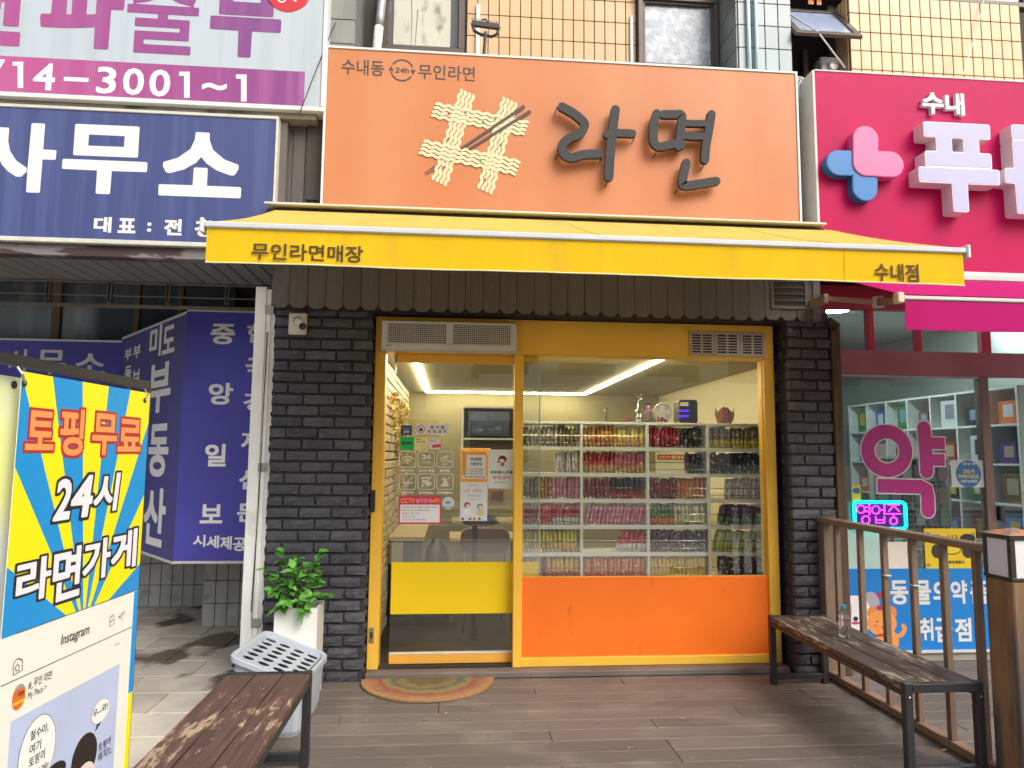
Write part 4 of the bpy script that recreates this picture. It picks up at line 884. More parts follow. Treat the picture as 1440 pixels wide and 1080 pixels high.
def pack_mesh(seed, dp=.115):
    q_ = random.Random(seed); zs = (0, .010, .022, .05, .085, .12, .142, .152, .162); th = (.16, .22, .82, .97, 1, .96, .8, .24, .14); b = MB(); n = 10
    for z, w in zip(zs, th):
        for j in range(n):
            a = 2*math.pi*j/n; cx = math.cos(a); cy_ = math.sin(a)
            b.v.append((.0185*w*math.copysign(abs(cx)**.8, cx)+q_.uniform(-.0022, .0022), dp/2*(1-.06*(1-w))*math.copysign(abs(cy_)**.6, cy_)+q_.uniform(-.003, .003), z+q_.uniform(-.0025, .0025)))
    for i in range(len(zs)-1):
        for j in range(n): b.f.append((i*n+j, i*n+(j+1) % n, (i+1)*n+(j+1) % n, (i+1)*n+j)); b.m.append(0)
    b.f += [tuple(range(n-1, -1, -1)), tuple(range((len(zs)-1)*n, len(zs)*n))]; b.m += [0, 0]
    return b.mesh('ramen_pack', None, smooth=True)
packs = [pack_mesh(i) for i in range(6)]
def pack_mat(nm, c1, c2, c3, zb=.06, gloss=.38, lo=.6):
    lin = lambda c: tuple(min(.85, x*1.35+.012) for x in globals()['lin'](c)[:3])+(1,)
    m, nt, P, N, Lk = newmat(nm); P.inputs['Roughness'].default_value = gloss; P.inputs['Specular IOR Level'].default_value = .5
    tc = N('ShaderNodeTexCoord'); sp = N('ShaderNodeSeparateXYZ'); Lk(tc.outputs['Object'], sp.inputs[0])
    oi = N('ShaderNodeObjectInfo'); ad = N('ShaderNodeVectorMath'); ad.operation = 'ADD'; Lk(tc.outputs['Object'], ad.inputs[0]); Lk(oi.outputs['Random'], ad.inputs[1])
    ns = N('ShaderNodeTexNoise'); ns.inputs['Scale'].default_value = 34; ns.inputs['Detail'].default_value = 2; Lk(ad.outputs[0], ns.inputs['Vector'])
    r = N('ShaderNodeMapRange'); r.inputs[1].default_value = zb-.004; r.inputs[2].default_value = zb+.004; Lk(sp.outputs['Z'], r.inputs[0])
    mx = N('ShaderNodeMix'); mx.data_type = 'RGBA'; Lk(r.outputs[0], mx.inputs['Factor']); mx.inputs['A'].default_value = lin(c2); mx.inputs['B'].default_value = lin(c1)
    r2 = N('ShaderNodeMapRange'); r2.inputs[1].default_value = lo; r2.inputs[2].default_value = lo+.03; Lk(ns.outputs[0], r2.inputs[0])
    m2 = N('ShaderNodeMix'); m2.data_type = 'RGBA'; Lk(r2.outputs[0], m2.inputs['Factor']); Lk(mx.outputs['Result'], m2.inputs['A']); m2.inputs['B'].default_value = lin(c3); Lk(m2.outputs['Result'], P.inputs['Base Color'])
    n2 = N('ShaderNodeTexNoise'); n2.inputs['Scale'].default_value = 40; n2.inputs['Detail'].default_value = 3; Lk(ad.outputs[0], n2.inputs['Vector']); bp = N('ShaderNodeBump'); bp.inputs['Strength'].default_value = .3; bp.inputs['Distance'].default_value = .006; Lk(n2.outputs[0], bp.inputs['Height']); Lk(bp.outputs[0], P.inputs['Normal'])
    return m
K = dict(olive=('#857a60', '#6a5f48', '#c9c2a8'), tan=('#c58a4a', '#a86a32', '#e6cfa0'), gold=('#d8bc3c', '#c89a30', '#4a3a1c'), red=('#b02430', '#9a1c28', '#e2d4cc'), black=('#26201f', '#1c1818', '#cfc8c4'), clear=('#857660', '#e0c528', '#cfc6b0'),
    whitered=('#dedbd4', '#d0ccc4', '#b0323a'), redbrown=('#b32832', '#b58a4a', '#d8b890'), grey=('#8a8578', '#6c685c', '#c8c4b8'), amber=('#c98a2c', '#a8661e', '#e8d8a8'), pink=('#cf86a4', '#c87898', '#ece0e4'), maroon=('#8a1c2e', '#741626', '#d8c4c0'), blackred=('#241c1c', '#b0242e', '#1a1616'),
    orange=('#e0761e', '#e68a1e', '#f0e0c8'), white=('#dcdad6', '#d0cec8', '#b83038'), redorange=('#d0421e', '#b83020', '#f0e0d0'), redwhite=('#c0303a', '#e4e0d4', '#f0ece4'), orangegreen=('#4f7a34', '#dc6a1c', '#e8c878'), creamy=('#e0d8a4', '#d2c88c', '#5a5236'), purple=('#5a3a6c', '#3c7a52', '#d2bcd6'),
    yellowgreen=('#e0c02c', '#dca424', '#3e7a4c'), darkmaroon=('#33191c', '#241214', '#d8b4b4'), limewhite=('#c3d0a0', '#b4c85a', '#eef2e4'), redyellow=('#d8ae2c', '#9c2436', '#f0e8d8'), flame=('#cf7a3a', '#b83a20', '#f2e4d4'), yellow=('#dcb020', '#e4bc1e', '#f0e2b0'), blackwhite=('#272422', '#201d1c', '#d8d6d0'))
KM = {k: pack_mat('ramen_wrapper_'+k, *v) for k, v in K.items()}
KN = dict(olive='olive brown', tan='tan orange', gold='shiny gold', red='red', black='black', clear='clear brown with yellow base', whitered='white with red print', redbrown='red with brown base', grey='grey', amber='amber', pink='pink', maroon='dark red', blackred='black and red', orange='orange', white='white with red figures', redorange='vermilion', redwhite='red over white', orangegreen='green and orange', creamy='cream', purple='purple and green', yellowgreen='yellow with green print', darkmaroon='dark maroon', limewhite='lime and white', redyellow='yellow over red', flame='flame orange', yellow='plain yellow', blackwhite='black and white')
rows = [[[('olive', 14, 0)], [('tan', 7, 0), ('gold', 7, 0)], [('red', 8, 0), ('black', 6, 0)], [('clear', 14, 0)]],
        [[('whitered', 7, .26)], [('redbrown', 14, 0)], [('blackwhite', 5, .30)], [('black', 13, 0)]],
        [[('grey', 4, 0), ('amber', 4, 0), ('pink', 7, 0)], [('maroon', 7, 0), ('blackred', 8, 0)], [('maroon', 7, 0), ('orange', 7, 0)], [('white', 9, .14)]],
        [[('red', 4, 0), ('redorange', 4, 0), ('redwhite', 7, 0)], [('pink', 15, 0)], [('orangegreen', 6, 0), ('creamy', 8, 0)], [('purple', 11, .07)]],
        [[('yellowgreen', 14, 0)], [('redwhite', 6, .26)], [('darkmaroon', 14, 0)], [('limewhite', 13, .03)]],
        [[('maroon', 6, 0), ('redyellow', 7, 0)], [('flame', 15, 0)], [('yellow', 14, 0)], [('blackwhite', 10, .08)]]]
ordr = ['top', 'second', 'third', 'fourth', 'fifth', 'lowest']; ordc = ['leftmost', 'second', 'third', 'rightmost']
for r, rw in enumerate(rows):
    for c, cell in enumerate(rw):
        x0, x1 = colx[c]; x = x0+.012+cell[0][2]; total = sum(n for _, n, _ in cell); pitch = (x1-x-.012)/total
        lean = rnd.uniform(-.06, .06)
        if cell[0][0] in ('limewhite', 'redwhite', 'pink', 'purple') and c != 0: lean = .22
        for kind, n_, _ in cell:
            lab = f'{KN[kind]} ramen packet on the {ordr[r]} shelf, {ordc[c]} column'
            for i in range(n_):
                o = bpy.data.objects.new('ramen_pack', rnd.choice(packs)); COL.objects.link(o); o.material_slots[0].link = 'OBJECT'; o.material_slots[0].material = KM[kind]
                s = pitch/.037*rnd.uniform(.96, 1.1); o.scale = (s, 1, rnd.uniform(.93, 1.04)*(.97 if abs(lean) > .2 else 1)); o.location = (x+pitch/2, SY0+.085+rnd.uniform(-.012, .012), SZ[r+1]+.001+(.004 if lean > .2 else 0)); o.rotation_euler = (0, lean+rnd.uniform(-.04, .04), rnd.uniform(-.12, .12))
                tag(o, lab, 'ramen packet', lab.replace('packet', 'packets')); x += pitch
# things on top of the shelves
TZ = SZ[0]+.001; YT = .52
def shp(x, y): p = at(x, y, YT); return p.x, p.z
dx_ = shp(898, 592)[0]; de = thing('deer_figurine', 'chrome deer figurine with antlers standing on the shelf', 'figurine', (dx_, YT, TZ))
dz = shp(898, 556)[1]-TZ
b = MB().lathe([(.005, .05), (.022, .055), (.03, .08), (.026, .12), (.014, .15), (.010, .19), (.008, .2)], (dx_, YT, TZ-.005), 12)
for sx, sy in ((-.014, -.02), (.014, -.02), (-.012, .025), (.012, .025)): b.tube([(dx_+sx, YT+sy, TZ), (dx_+sx*.9, YT+sy*.8, TZ+.075)], .006, 6, r1=.011)
b.tube([(dx_, YT, TZ+.165), (dx_+.006, YT-.012, TZ+.195), (dx_+.024, YT-.03, TZ+.188)], .013, 8, r1=.006); part('body', b, m_chrome, de, smooth=True)
for sx in (-1, 1):
    part('antler', MB().tube([(dx_+.004*sx, YT-.008, TZ+.2), (dx_+.018*sx, YT-.006, TZ+.218), (dx_+.034*sx, YT-.004, TZ+dz+.01)], .0048, 6).tube([(dx_+.018*sx, YT-.006, TZ+.218), (dx_+.014*sx, YT-.006, TZ+.24)], .004, 6), mat('brown_antler', '#7a5640', .6), de)
nx_ = shp(912, 592)[0]; nu = thing('nutcracker_figurine', 'small purple nutcracker figurine beside the chrome deer', 'figurine', (nx_, YT, TZ))
mp_ = mat('purple_lacquer', '#7a5a74', .35, var=.1)
part('base', MB().box(nx_-.022, nx_+.022, YT-.02, YT+.02, TZ, TZ+.012, .002), m_dark, nu)
part('body', MB().lathe([(.016, .012), (.017, .055), (.022, .06), (.024, .09), (.018, .11), (.012, .115)], (nx_, YT, TZ), 12), mp_, nu, smooth=True)
part('head', MB().lathe([(.012, .115), (.017, .122), (.017, .138), (.013, .142)], (nx_, YT, TZ), 12), mat('pink_face', '#c4949a', .5), nu, smooth=True)
part('hat', MB().lathe([(.019, .142), (.018, .162), (.008, .17), (.005, .185), (.001, .195)], (nx_, YT, TZ), 12), m_dark, nu, smooth=True)
for sx in (-1, 1): part('arm', MB().tube([(nx_+.02*sx, YT, TZ+.105), (nx_+.028*sx, YT-.004, TZ+.07)], .007, 6), mp_, nu)
fx = shp(931, 592)[0]; fn = thing('desk_fan', 'round white desk fan beside the nutcracker figurine', 'fan', (fx, YT, TZ))
cz_ = TZ+.085
for k in range(5):
    rr_ = .016+.0145*k; part('guard_ring', MB().tube([(fx+rr_*math.cos(a_*.349), YT-.03, cz_+rr_*math.sin(a_*.349)) for a_ in range(19)], .0022, 5), m_white, fn)
for k in range(12): part('spoke', MB().tube([(fx+.012*math.cos(k*.524), YT-.034, cz_+.012*math.sin(k*.524)), (fx+.074*math.cos(k*.524), YT-.03, cz_+.074*math.sin(k*.524))], .0016, 4), m_white, fn)
part('shroud', MB().lathe([(.074, -.03), (.08, -.01), (.074, .03), (.04, .04)], (fx, YT, cz_), 20, T=lambda q: Vector((q.x, q.z, q.y)), cap=False), mat('cloudy_plastic', '#8f8c7c', .35), fn, smooth=True)
for k in range(4): part('blade', MB().face([(fx+.01*math.cos(k*1.57), YT-.02, cz_+.01*math.sin(k*1.57)), (fx+.065*math.cos(k*1.57-.3), YT-.024, cz_+.065*math.sin(k*1.57-.3)), (fx+.065*math.cos(k*1.57+.5), YT-.016, cz_+.065*math.sin(k*1.57+.5))]), m_ltgrey, fn)
part('stand', MB().box(fx-.04, fx+.04, YT-.03, YT+.03, TZ, TZ+.012, .003), m_white, fn)
for px, w, lab in ((880, .055, 'small dark red bead cluster left of the chrome deer'), (926, .09, 'dark red bead cluster in front of the desk fan')):
    bx = shp(px, 592)[0]; t = thing('bead_cluster', lab, 'ornament', (bx, YT-.08, TZ))
    b = MB()
    for k in range(22 if w > .06 else 12):
        a_, h_ = rnd.uniform(-1, 1), rnd.uniform(0, 1); b.lathe([(.001, -.009), (.007, -.006), (.0095, 0), (.007, .006), (.001, .009)], (bx+a_*w*.5*(1-.4*h_), YT-.1+rnd.uniform(-.015, .015), TZ+.0095+h_*.03), 7)
    part('bead', b, mat('crimson_bead', '#7a2034', .3), t, smooth=True, kind='stuff')
q0 = shp(951, 563); q1 = shp(977, 592); bkx = thing('desktop_machine', 'black boxy machine with two violet lights on the right shelf', 'machine', ((q0[0]+q1[0])/2, YT, TZ))
part('body', MB().prism(rrect(q0[0], TZ, q1[0], q0[1], .02), YP(YT-.07), -.14, 0), mat('gloss_black_plastic', '#151517', .15, var=0), bkx)
PT = YP(YT-.07)
for yy in (578, 585.5): u0, v0 = PT.uv(955.5, yy); u1, v1 = PT.uv(967.5, yy-.6); part('light', MB().stroke([(u0, v0), (u1, v1)], .014, PT, .002, .0), emis('violet_led', '#4a1cff', 2.5), bkx)
part('window', MB().prism(rrect(q0[0]+.01, q0[1]-.05, q0[0]+.075, q0[1]-.018, .006), PT, 0, .002), m_ltgrey, bkx)
px_ = shp(1019, 593)[0]; kp = thing('wrapped_pot', 'brown paper wrapped pot with pointed folds on the right shelf', 'pot', (px_, YT, TZ))
b = MB(); prof = [(.055, 0), (.07, .04), (.078, .08)]; n_ = 12
for r_, z_ in prof+[(.08, .1)]:
    for j in range(n_): a_ = 2*math.pi*j/n_; z2 = z_+(.035*(1 if j % 3 == 0 else -.2) if z_ == .1 else 0); b.v.append((px_+r_*math.cos(a_)+rnd.uniform(-.004, .004), YT+r_*.8*math.sin(a_), TZ+z2))
for i in range(3):
    for j in range(n_): b.f.append((i*n_+j, i*n_+(j+1) % n_, (i+1)*n_+(j+1) % n_, (i+1)*n_+j)); b.m.append(0)
b.f.append(tuple(range(n_-1, -1, -1))); b.m.append(0)
part('wrapping', b, mat('crackled_brown_paper', '#8a5038', .4, var=.35, scale=30, bump=.3), kp); part('contents', MB().lathe([(.05, .06), (.04, .1), (.012, .135), (.001, .14)], (px_-.005, YT, TZ), 10), mat('red_brown_filling', '#7c3a26', .5, var=.3, scale=30), kp)
bx = shp(853, 592)[0]; bo = thing('glass_jar', 'tall clear jar on the shelf left of the chrome deer', 'jar', (bx, YT, TZ)); part('jar', MB().lathe([(.016, 0), (.017, .01), (.017, .12), (.012, .135), (.012, .14)], (bx, YT, TZ), 12), glass('jar_glass', (.8, .8, .74), .1), bo, smooth=True); part('contents', MB().lathe([(.013, .003), (.014, .06), (.01, .065)], (bx, YT, TZ), 10), mat('grey_contents', '#6e6a60', .6), bo)
# ================================================================== left: phone sign and blue office sign
def streak(name, c, c2, ca=None, x0=-3, x1=-.9, rough=.45):
    """printed sheet, horizontal colour run from ca (left) to c (right) with faint vertical fade streaks of c2"""
    m, nt, P, N, Lk = newmat(name); P.inputs['Roughness'].default_value = rough
    g = N('ShaderNodeNewGeometry'); mp = N('ShaderNodeMapping'); mp.inputs['Scale'].default_value = (9, 1, .35); Lk(g.outputs['Position'], mp.inputs[0])
    n = N('ShaderNodeTexNoise'); n.inputs['Scale'].default_value = 1.6; n.inputs['Detail'].default_value = 5; Lk(mp.outputs[0], n.inputs['Vector'])
    r = N('ShaderNodeMapRange'); r.inputs[1].default_value = .45; r.inputs[2].default_value = .75; r.inputs[4].default_value = .55; Lk(n.outputs[0], r.inputs[0])
    mx = N('ShaderNodeMix'); mx.data_type = 'RGBA'; Lk(r.outputs[0], mx.inputs['Factor']); mx.inputs['A'].default_value = lin(c); mx.inputs['B'].default_value = lin(c2)
    if ca:
        sp = N('ShaderNodeSeparateXYZ'); Lk(g.outputs['Position'], sp.inputs[0]); r3 = N('ShaderNodeMapRange'); r3.inputs[1].default_value = x0; r3.inputs[2].default_value = x1; Lk(sp.outputs['X'], r3.inputs[0])
        m3 = N('ShaderNodeMix'); m3.data_type = 'RGBA'; Lk(r3.outputs[0], m3.inputs['Factor']); m3.inputs['A'].default_value = lin(ca); m3.inputs['B'].default_value = lin(c); Lk(m3.outputs['Result'], mx.inputs['A'])
    Lk(mx.outputs['Result'], P.inputs['Base Color']); return m
m_sheet = streak('faded_white_sheet', '#b4bfc8', '#a2acb2')
m_purple = streak('purple_print', '#77397f', '#b06a9c', '#b4528a'); m_purple2 = streak('violet_glyph_print', '#6a3f80', '#9a5e94', '#a64a86')
m_navy = streak('navy_sign_sheet', '#414a7c', '#5c6c9c', rough=.4)
PH = YP(-.36)
ph = thing('phone_sign', 'white sign with purple letters and phone number, upper left', 'sign', (-2.2, -.3, 3.79))
part('sign_box', MB().box(-4.2, -.92, -.36, -.2, 3.80, 5.4, .003), m_sheet, ph)
part('edge_trim', MB().box(-.919, -.893, -.372, -.2, 3.80, 5.4, .003).box(-4.2, -.893, -.372, -.2, 3.768, 3.799, .003), m_white, ph)
ub, vb1 = PH.uv(429, 101); _, vb0 = PH.uv(429, 149)
part('number_band', MB().prism([(-4.2, vb0), (ub, vb0), (ub, vb1), (-4.2, vb1)], PH, 0, .001), m_purple, ph)
def row(pl, items, mt, par, off, n=.0015, nm='lettering'):
    for s, xl, xr, yt, yb in items:
        xm = (xl+xr)/2; u0, _ = pl.uv(xl, (yt+yb)/2); u1, _ = pl.uv(xr, (yt+yb)/2); _, v1 = pl.uv(xm, yt); _, v0 = pl.uv(xm, yb)
        lettering(s, pl, (u0, v0, u1, v1), mt, par, off=off, n=n, name=nm)
row(PH, [('7', -22, 6, 83, 121), ('4', 47, 78, 89, 127), ('–', 90, 125, 109, 115), ('3', 136, 164, 94, 132), ('0', 173, 203, 96, 134), ('0', 210, 240, 98, 136), ('~', 284, 319, 117, 127)], m_vinylw, ph, .02, .0025)
for xl, xr, yt, yb in ((18, 33, 87, 124), (252, 267, 101, 138), (332, 347, 105, 143)): part('lettering', MB().flat([PH.uv(*q) for q in ((xr-8, yb), (xr, yb), (xr, yt), (xl, yt), (xl, yt+6), (xr-8, yt+6))], PH, .0025), m_vinylw, ph, recalc=False)
row(PH, [('편', -80, 33, -64, 63), ('파', 58, 175, -50, 68), ('부', 296, 396, -36, 81)], m_purple2, ph, .045)
row(PH, [('출', 179, 280, -44, 76)], m_purple2, ph, .016)
u, v = PH.uv(405, -14); pr = PH.uv(406, 0)[0]-PH.uv(405, 0)[0]
part('red_badge', MB().prism(disc((u, v), 31*pr, 28, 34*pr), PH, .0, .003), mat('red_badge_print', '#c02a32', .4, var=.05), ph); part('badge_ring', MB().stroke(arcp(u, v, 33*pr, 200, 340), 1.2*pr, PH, .0015, cap=False), pm_('#c02a32'), ph, recalc=False)
part('badge_letter', MB().stroke([(u-8*pr+5*pr*math.cos(a*.4), v-15*pr+4.5*pr*math.sin(a*.4)) for a in range(17)], 2.2*pr, PH, .0045, cap=False).stroke([(u+8*pr, v-14*pr), (u+12*pr, v-17*pr)], 2.4*pr, PH, .0045), m_vinylw, ph, recalc=False)
bs = thing('office_sign', 'navy blue office sign with large white letters, left of the awning', 'sign', (-2.5, -.3, 2.82))
part('sign_box', MB().box(-4.2, -1.205, -.36, -.2, 2.842, 3.70, .003), m_navy, bs)
part('frame', MB().box(-4.2, -1.19, -.368, -.2, 3.70, 3.722, .003).box(-4.2, -1.19, -.368, -.2, 2.812, 2.842, .003).box(-1.205, -1.19, -.366, -.2, 2.842, 3.70, .002), mat('pale_sign_frame', '#c9c8be', .5, var=.12, scale=12), bs)
row(PH, [('사', -40, 79, 172, 270), ('무', 88, 208, 176, 273), ('소', 225, 341, 186, 277)], m_vinylw, bs, .035)
row(PH, [('대', 132, 157, 305, 327), ('표', 166, 191, 307, 328), (':', 207, 213, 313, 326), ('전', 231, 256, 308, 331), ('경', 274, 298, 310, 333)], m_vinylw, bs, .04)
# beam between phone and office signs, weathered soffit
solo('ledge', MB().box(-4.2, -.95, -.33, -.2, 3.725, 3.766, .004), mat('grimy_ledge', '#8c8478', .8, var=.3, scale=9, stretch=(1, 1, 5), c2='#4a443c', lo=.5, hi=.65, wscale=4), 'grimy ledge between the purple phone sign and the navy sign', 'ledge')
so = thing('soffit', 'dark slatted soffit with a peeling red brown front beam', 'soffit', (-2.7, 0, 2.75))
part('beam', MB().box(-4.6, -1.21, -.33, -.24, 2.735, 2.808, .004), mat('peeling_brown_beam', '#463838', .75, var=.25, c2='#7c7878', lo=.5, hi=.54, wscale=3.2, wstretch=(.8, 1, 3), bump=.3), so)
sl = MB().box(-.051, .051, -.33, .33, -.01, .01, .004).mesh('slat', mat('grey_stained_slat', '#7a7c7a', .7, var=.15, stretch=(6, .6, 6), rand=.1, bump=.2))
for i in range(31): piece('slat', sl, so, (-1.27-i*.11, .095, 2.765))
part('backing', MB().box(-4.6, -1.21, -.24, .46, 2.78, 2.80), m_dark, so)
part('closing_board', MB().box(-4.6, -1.21, .44, .46, 2.80, 3.4), mat('grey_closing_board', '#85827c', .8), so)
tr = thing('shutter_track', 'row of thin steel rails with hanging brackets under the soffit', 'rail', (-2.8, .42, 2.6)); m_pipe = mat('dull_metal', '#7a7266', .5, metal=.4, var=.2)
for y, w in ((397, .014), (415.5, .009), (430, .026)): z = at(150, y, .43).z; part('rail', MB().box(-4.6, -1.36, .42, .44, z-w/2, z+w/2, .002), m_pipe, tr)
for px in (68, 155, 237, 320): z0 = at(px, 395, .43).z; z1 = at(px, 427, .43).z; x = at(px, 410, .43).x; part('bracket', MB().bar((x-.012, .43, z0), (x-.012, .43, z1), .008, .03).bar((x+.018, .43, z0), (x+.008, .43, z1+.02), .008, .03).bar((x-.014, .43, z1), (x+.016, .43, z1), .03, .012), m_pipe, tr)
# recessed office front
of = thing('office_facade', 'recessed office wall of grey tiles under a band of dark windows', 'wall', (-3.3, 2.5, -.08))
part('wall', MB().box(-6.2, -.66, 2.51, 2.7, -.19, 3.6), m_grout, of)
part('side_wall', MB().box(-.66, -.6, .2, 2.7, -.19, 3.4), m_grout, of)
struct('ceiling', MB().box(-6.2, -.6, .47, 2.7, 3.35, 3.45), mat('pale_soffit_paint', '#a8a49c', .8))
m_otile = mat('office_grey_tile', '#b2b4b0', .35, var=.15, scale=4, rand=.08, bump=.04, c2='#8a8680', lo=.55, hi=.8, wscale=6); me_t = tile_me(.108, .21, m_otile); me_t2 = tile_me(.104, .2, m_otile)
for i in range(27):
    for j in range(5): piece('tile', me_t, of, (-4.55+i*.108, 2.505, .055-.0+j*.21), rot=(rnd.uniform(-.006, .006), 0, 0))
m_win = mat('dark_office_pane', '#48545e', .1, var=.4, scale=2.2, c2='#76828a', lo=.55, hi=.75, wscale=1.6, wstretch=(2, 1, .5), spec=.6)
wz0, wz1 = 2.60, 3.2
wins = [(at(a, 440, 2.44).x, at(b, 440, 2.44).x) for a, b in ((-110, 74), (86, 189), (197, 250), (258, 330))]
for a, b in wins: part('window_pane', MB().box(a, b, 2.45, 2.46, wz0, wz1), m_win, of)
for a, b in zip(wins, wins[1:]): part('mullion', MB().box(a[1], b[0], 2.42, 2.5, wz0, wz1, .004), mat('brown_mullion', '#6a5a4a', .6), of)
part('sill', MB().box(-6, -.7, 2.40, 2.5, wz0-.05, wz0, .004).box(-6, -.7, 2.42, 2.5, wz1, wz1+.04), m_pipe, of)
pi_ = thing('tiled_pier', 'grey tiled pier standing on the paving under the purple sign boards', 'pier', (-1.8, 1.75, -.05)); p0 = atz(284, 881, -.05)
part('core', MB().box(p0.x+.004, -1.2, p0.y+.006, 2.2, -.19, 2.4), m_grout, pi_)
for i in range(7):
    for j in range(6): piece('tile', me_t2, pi_, (p0.x+.052+i*.104, p0.y, .05+j*.2))
for i in range(4):
    for j in range(6): piece('tile', me_t2, pi_, (p0.x, p0.y+.055+i*.104, .05+j*.2), rot=(0, 0, RD(90)))
# folded violet board sign
zs = thing('window_sign', 'violet blue folded office board with white vertical lettering', 'sign', (-2.6, 1.2, .6))
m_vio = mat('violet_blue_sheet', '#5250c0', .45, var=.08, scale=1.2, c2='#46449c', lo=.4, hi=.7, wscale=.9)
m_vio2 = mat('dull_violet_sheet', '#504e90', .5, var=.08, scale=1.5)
Ax, Ay = -3.305, 2.3; Cx, Cy = -2.155, .84
def panel(nm, a, b, z0, z1, m):
    pl = Plane((a[0], a[1], 0), (b[0]-a[0], b[1]-a[1], 0), (0, 0, 1)); L = math.hypot(b[0]-a[0], b[1]-a[1])
    o = part(nm, MB().prism([(0, z0), (L, z0), (L, z1), (0, z1)], pl, -.05, 0), m, zs)
    part('edge_trim', MB().prism([(0, z1), (L, z1), (L, z1+.02), (0, z1+.02)], pl, -.05, .006), m_white, o); part('edge_trim', MB().prism([(0, z0-.02), (L, z0-.02), (L, z0), (0, z0)], pl, -.05, .006), m_white, o); return o, pl
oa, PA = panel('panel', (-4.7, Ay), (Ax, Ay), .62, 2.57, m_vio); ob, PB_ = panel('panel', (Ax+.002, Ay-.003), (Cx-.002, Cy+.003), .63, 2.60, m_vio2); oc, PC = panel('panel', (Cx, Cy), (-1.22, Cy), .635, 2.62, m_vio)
row(PA, [('사', 12, 42, 491, 525), ('무', 51, 92, 492, 526), ('소', 105, 148, 497, 526)], m_vinylw, oa, .02)
m_post_letter = mat('white_board_vinyl', '#f6f6f4', .5, var=0)
def colm(pl, items, par, off):
    for s, xl, xr, yt, yb in items: lettering(s, pl, pl.rect(xl, yt, yb, xr), m_post_letter, par, off=off)
colm(PB_, [('미', 212, 227, 462, 504), ('도', 230, 246, 461, 499), ('부', 210, 240, 515, 582), ('동', 211, 237, 597, 670), ('산', 205, 233, 684, 764), ('부', 176, 185, 492, 508), ('부', 188, 198, 487, 505), ('동', 176, 185, 516, 536), ('보', 187, 197, 521, 543), ('산', 175, 184, 545, 566)], ob, .03)
colm(PC, [('중', 297, 331, 455, 484), ('앙', 294, 328, 538, 569), ('일', 289, 318, 624, 656), ('보', 282, 313, 709, 736), ('한', 348, 378, 455, 482), ('국', 346, 376, 503, 530), ('경', 343, 373, 552, 578), ('제', 340, 370, 606, 634), ('신', 337, 367, 660, 688), ('문', 334, 364, 708, 734), ('시', 272, 289, 752, 769), ('세', 291, 308, 753, 771), ('제', 310, 326, 754, 773), ('공', 328, 346, 756, 775)], oc, .03)
# white post beside the brick pillar
m_post = mat('bright_white_post', '#f2f4f2', .5, var=.04, c2='#d8d8d2', lo=.6, hi=.8)
wp = thing('white_post', 'tall white post with ragged foam edge beside the brick pillar', 'post', (-1.29, -.1, -.05))
part('post', MB().box(-1.352, -1.278, -.13, .0, -.05, 2.615, .004), m_post, wp); part('post', MB().box(-1.276, -1.245, -.125, .0, -.05, 2.60, .003), m_post, wp)
fo = []; z = -.05
while z < 2.45: fo.append((-1.214+rnd.uniform(-.012, .01), z)); z += rnd.uniform(.018, .04)
part('foam_edge', MB().prism([(-1.244, -.05)]+fo+[(-1.244, 2.45)], YP(-.12), -.05, 0), mat('foam_white', '#dcdcd8', .9, bump=.3), wp)
for z in (.35, 1.36, 2.43): part('hinge', MB().box(-1.285, -1.225, -.136, -.13, z, z+.055, .002), m_steel, wp)
part('cord', MB().tube([(-1.262, -.14, 2.3), (-1.266, -.142, 1.2), (-1.285, -.143, .45)], .003, 5).tube([(-1.258, -.14, 2.3), (-1.27, -.142, 1.0), (-1.280, -.143, .4)], .002, 5), m_dark, wp)
# ================================================================== small fixtures on the pillars
cc = thing('cctv_camera', 'white bullet CCTV camera on a plate at the pillar top', 'camera', (-1.03, -.17, 2.33)); a, b = at(407, 440, -.17), at(431, 471, -.17)
part('mount_plate', MB().box(a.x, b.x, -.185, -.152, b.z, a.z, .006), mat('ivory_plastic', '#d8d2bc', .5), cc)
c = Vector(((a.x+b.x)/2, -.19, (a.z+b.z)/2+.02)); e = c+Vector((.05, -.075, -.05))
part('joint', MB().lathe([(.001, -.03), (.026, -.015), (.03, 0), (.026, .015), (.001, .03)], c, 12), m_steel, cc, smooth=True)
part('barrel', MB().tube([c, e], .027, 14), m_white, cc, smooth=True); part('lens', MB().tube([e, e+(e-c).normalized()*.012], .024, 14), m_black, cc)
part('lens_glass', MB().tube([e+(e-c).normalized()*.012, e+(e-c).normalized()*.014], .013, 10), mat('lens_amber', '#6a4a38', .1), cc)
fl = thing('floodlight', 'small dark floodlight on the red pharmacy post', 'light', (2.7, -.25, 2.4)); a = at(1170, 456, -.3)
Tf = lambda p: a+Matrix.Rotation(RD(35), 3, 'Y') @ p
part('lamp_body', MB().box(-.045, .045, -.03, .03, -.025, .025, .006, T=Tf), m_black, fl); part('lamp_lens', MB().box(-.036, .036, -.034, -.0305, -.018, .018, .002, T=Tf), mat('dark_lens', '#4c4440', .15), fl); part('bracket', MB().bar(a+Vector((-.05, 0, .02)), (2.72, -.215, a.z+.03), .015), m_black, fl)
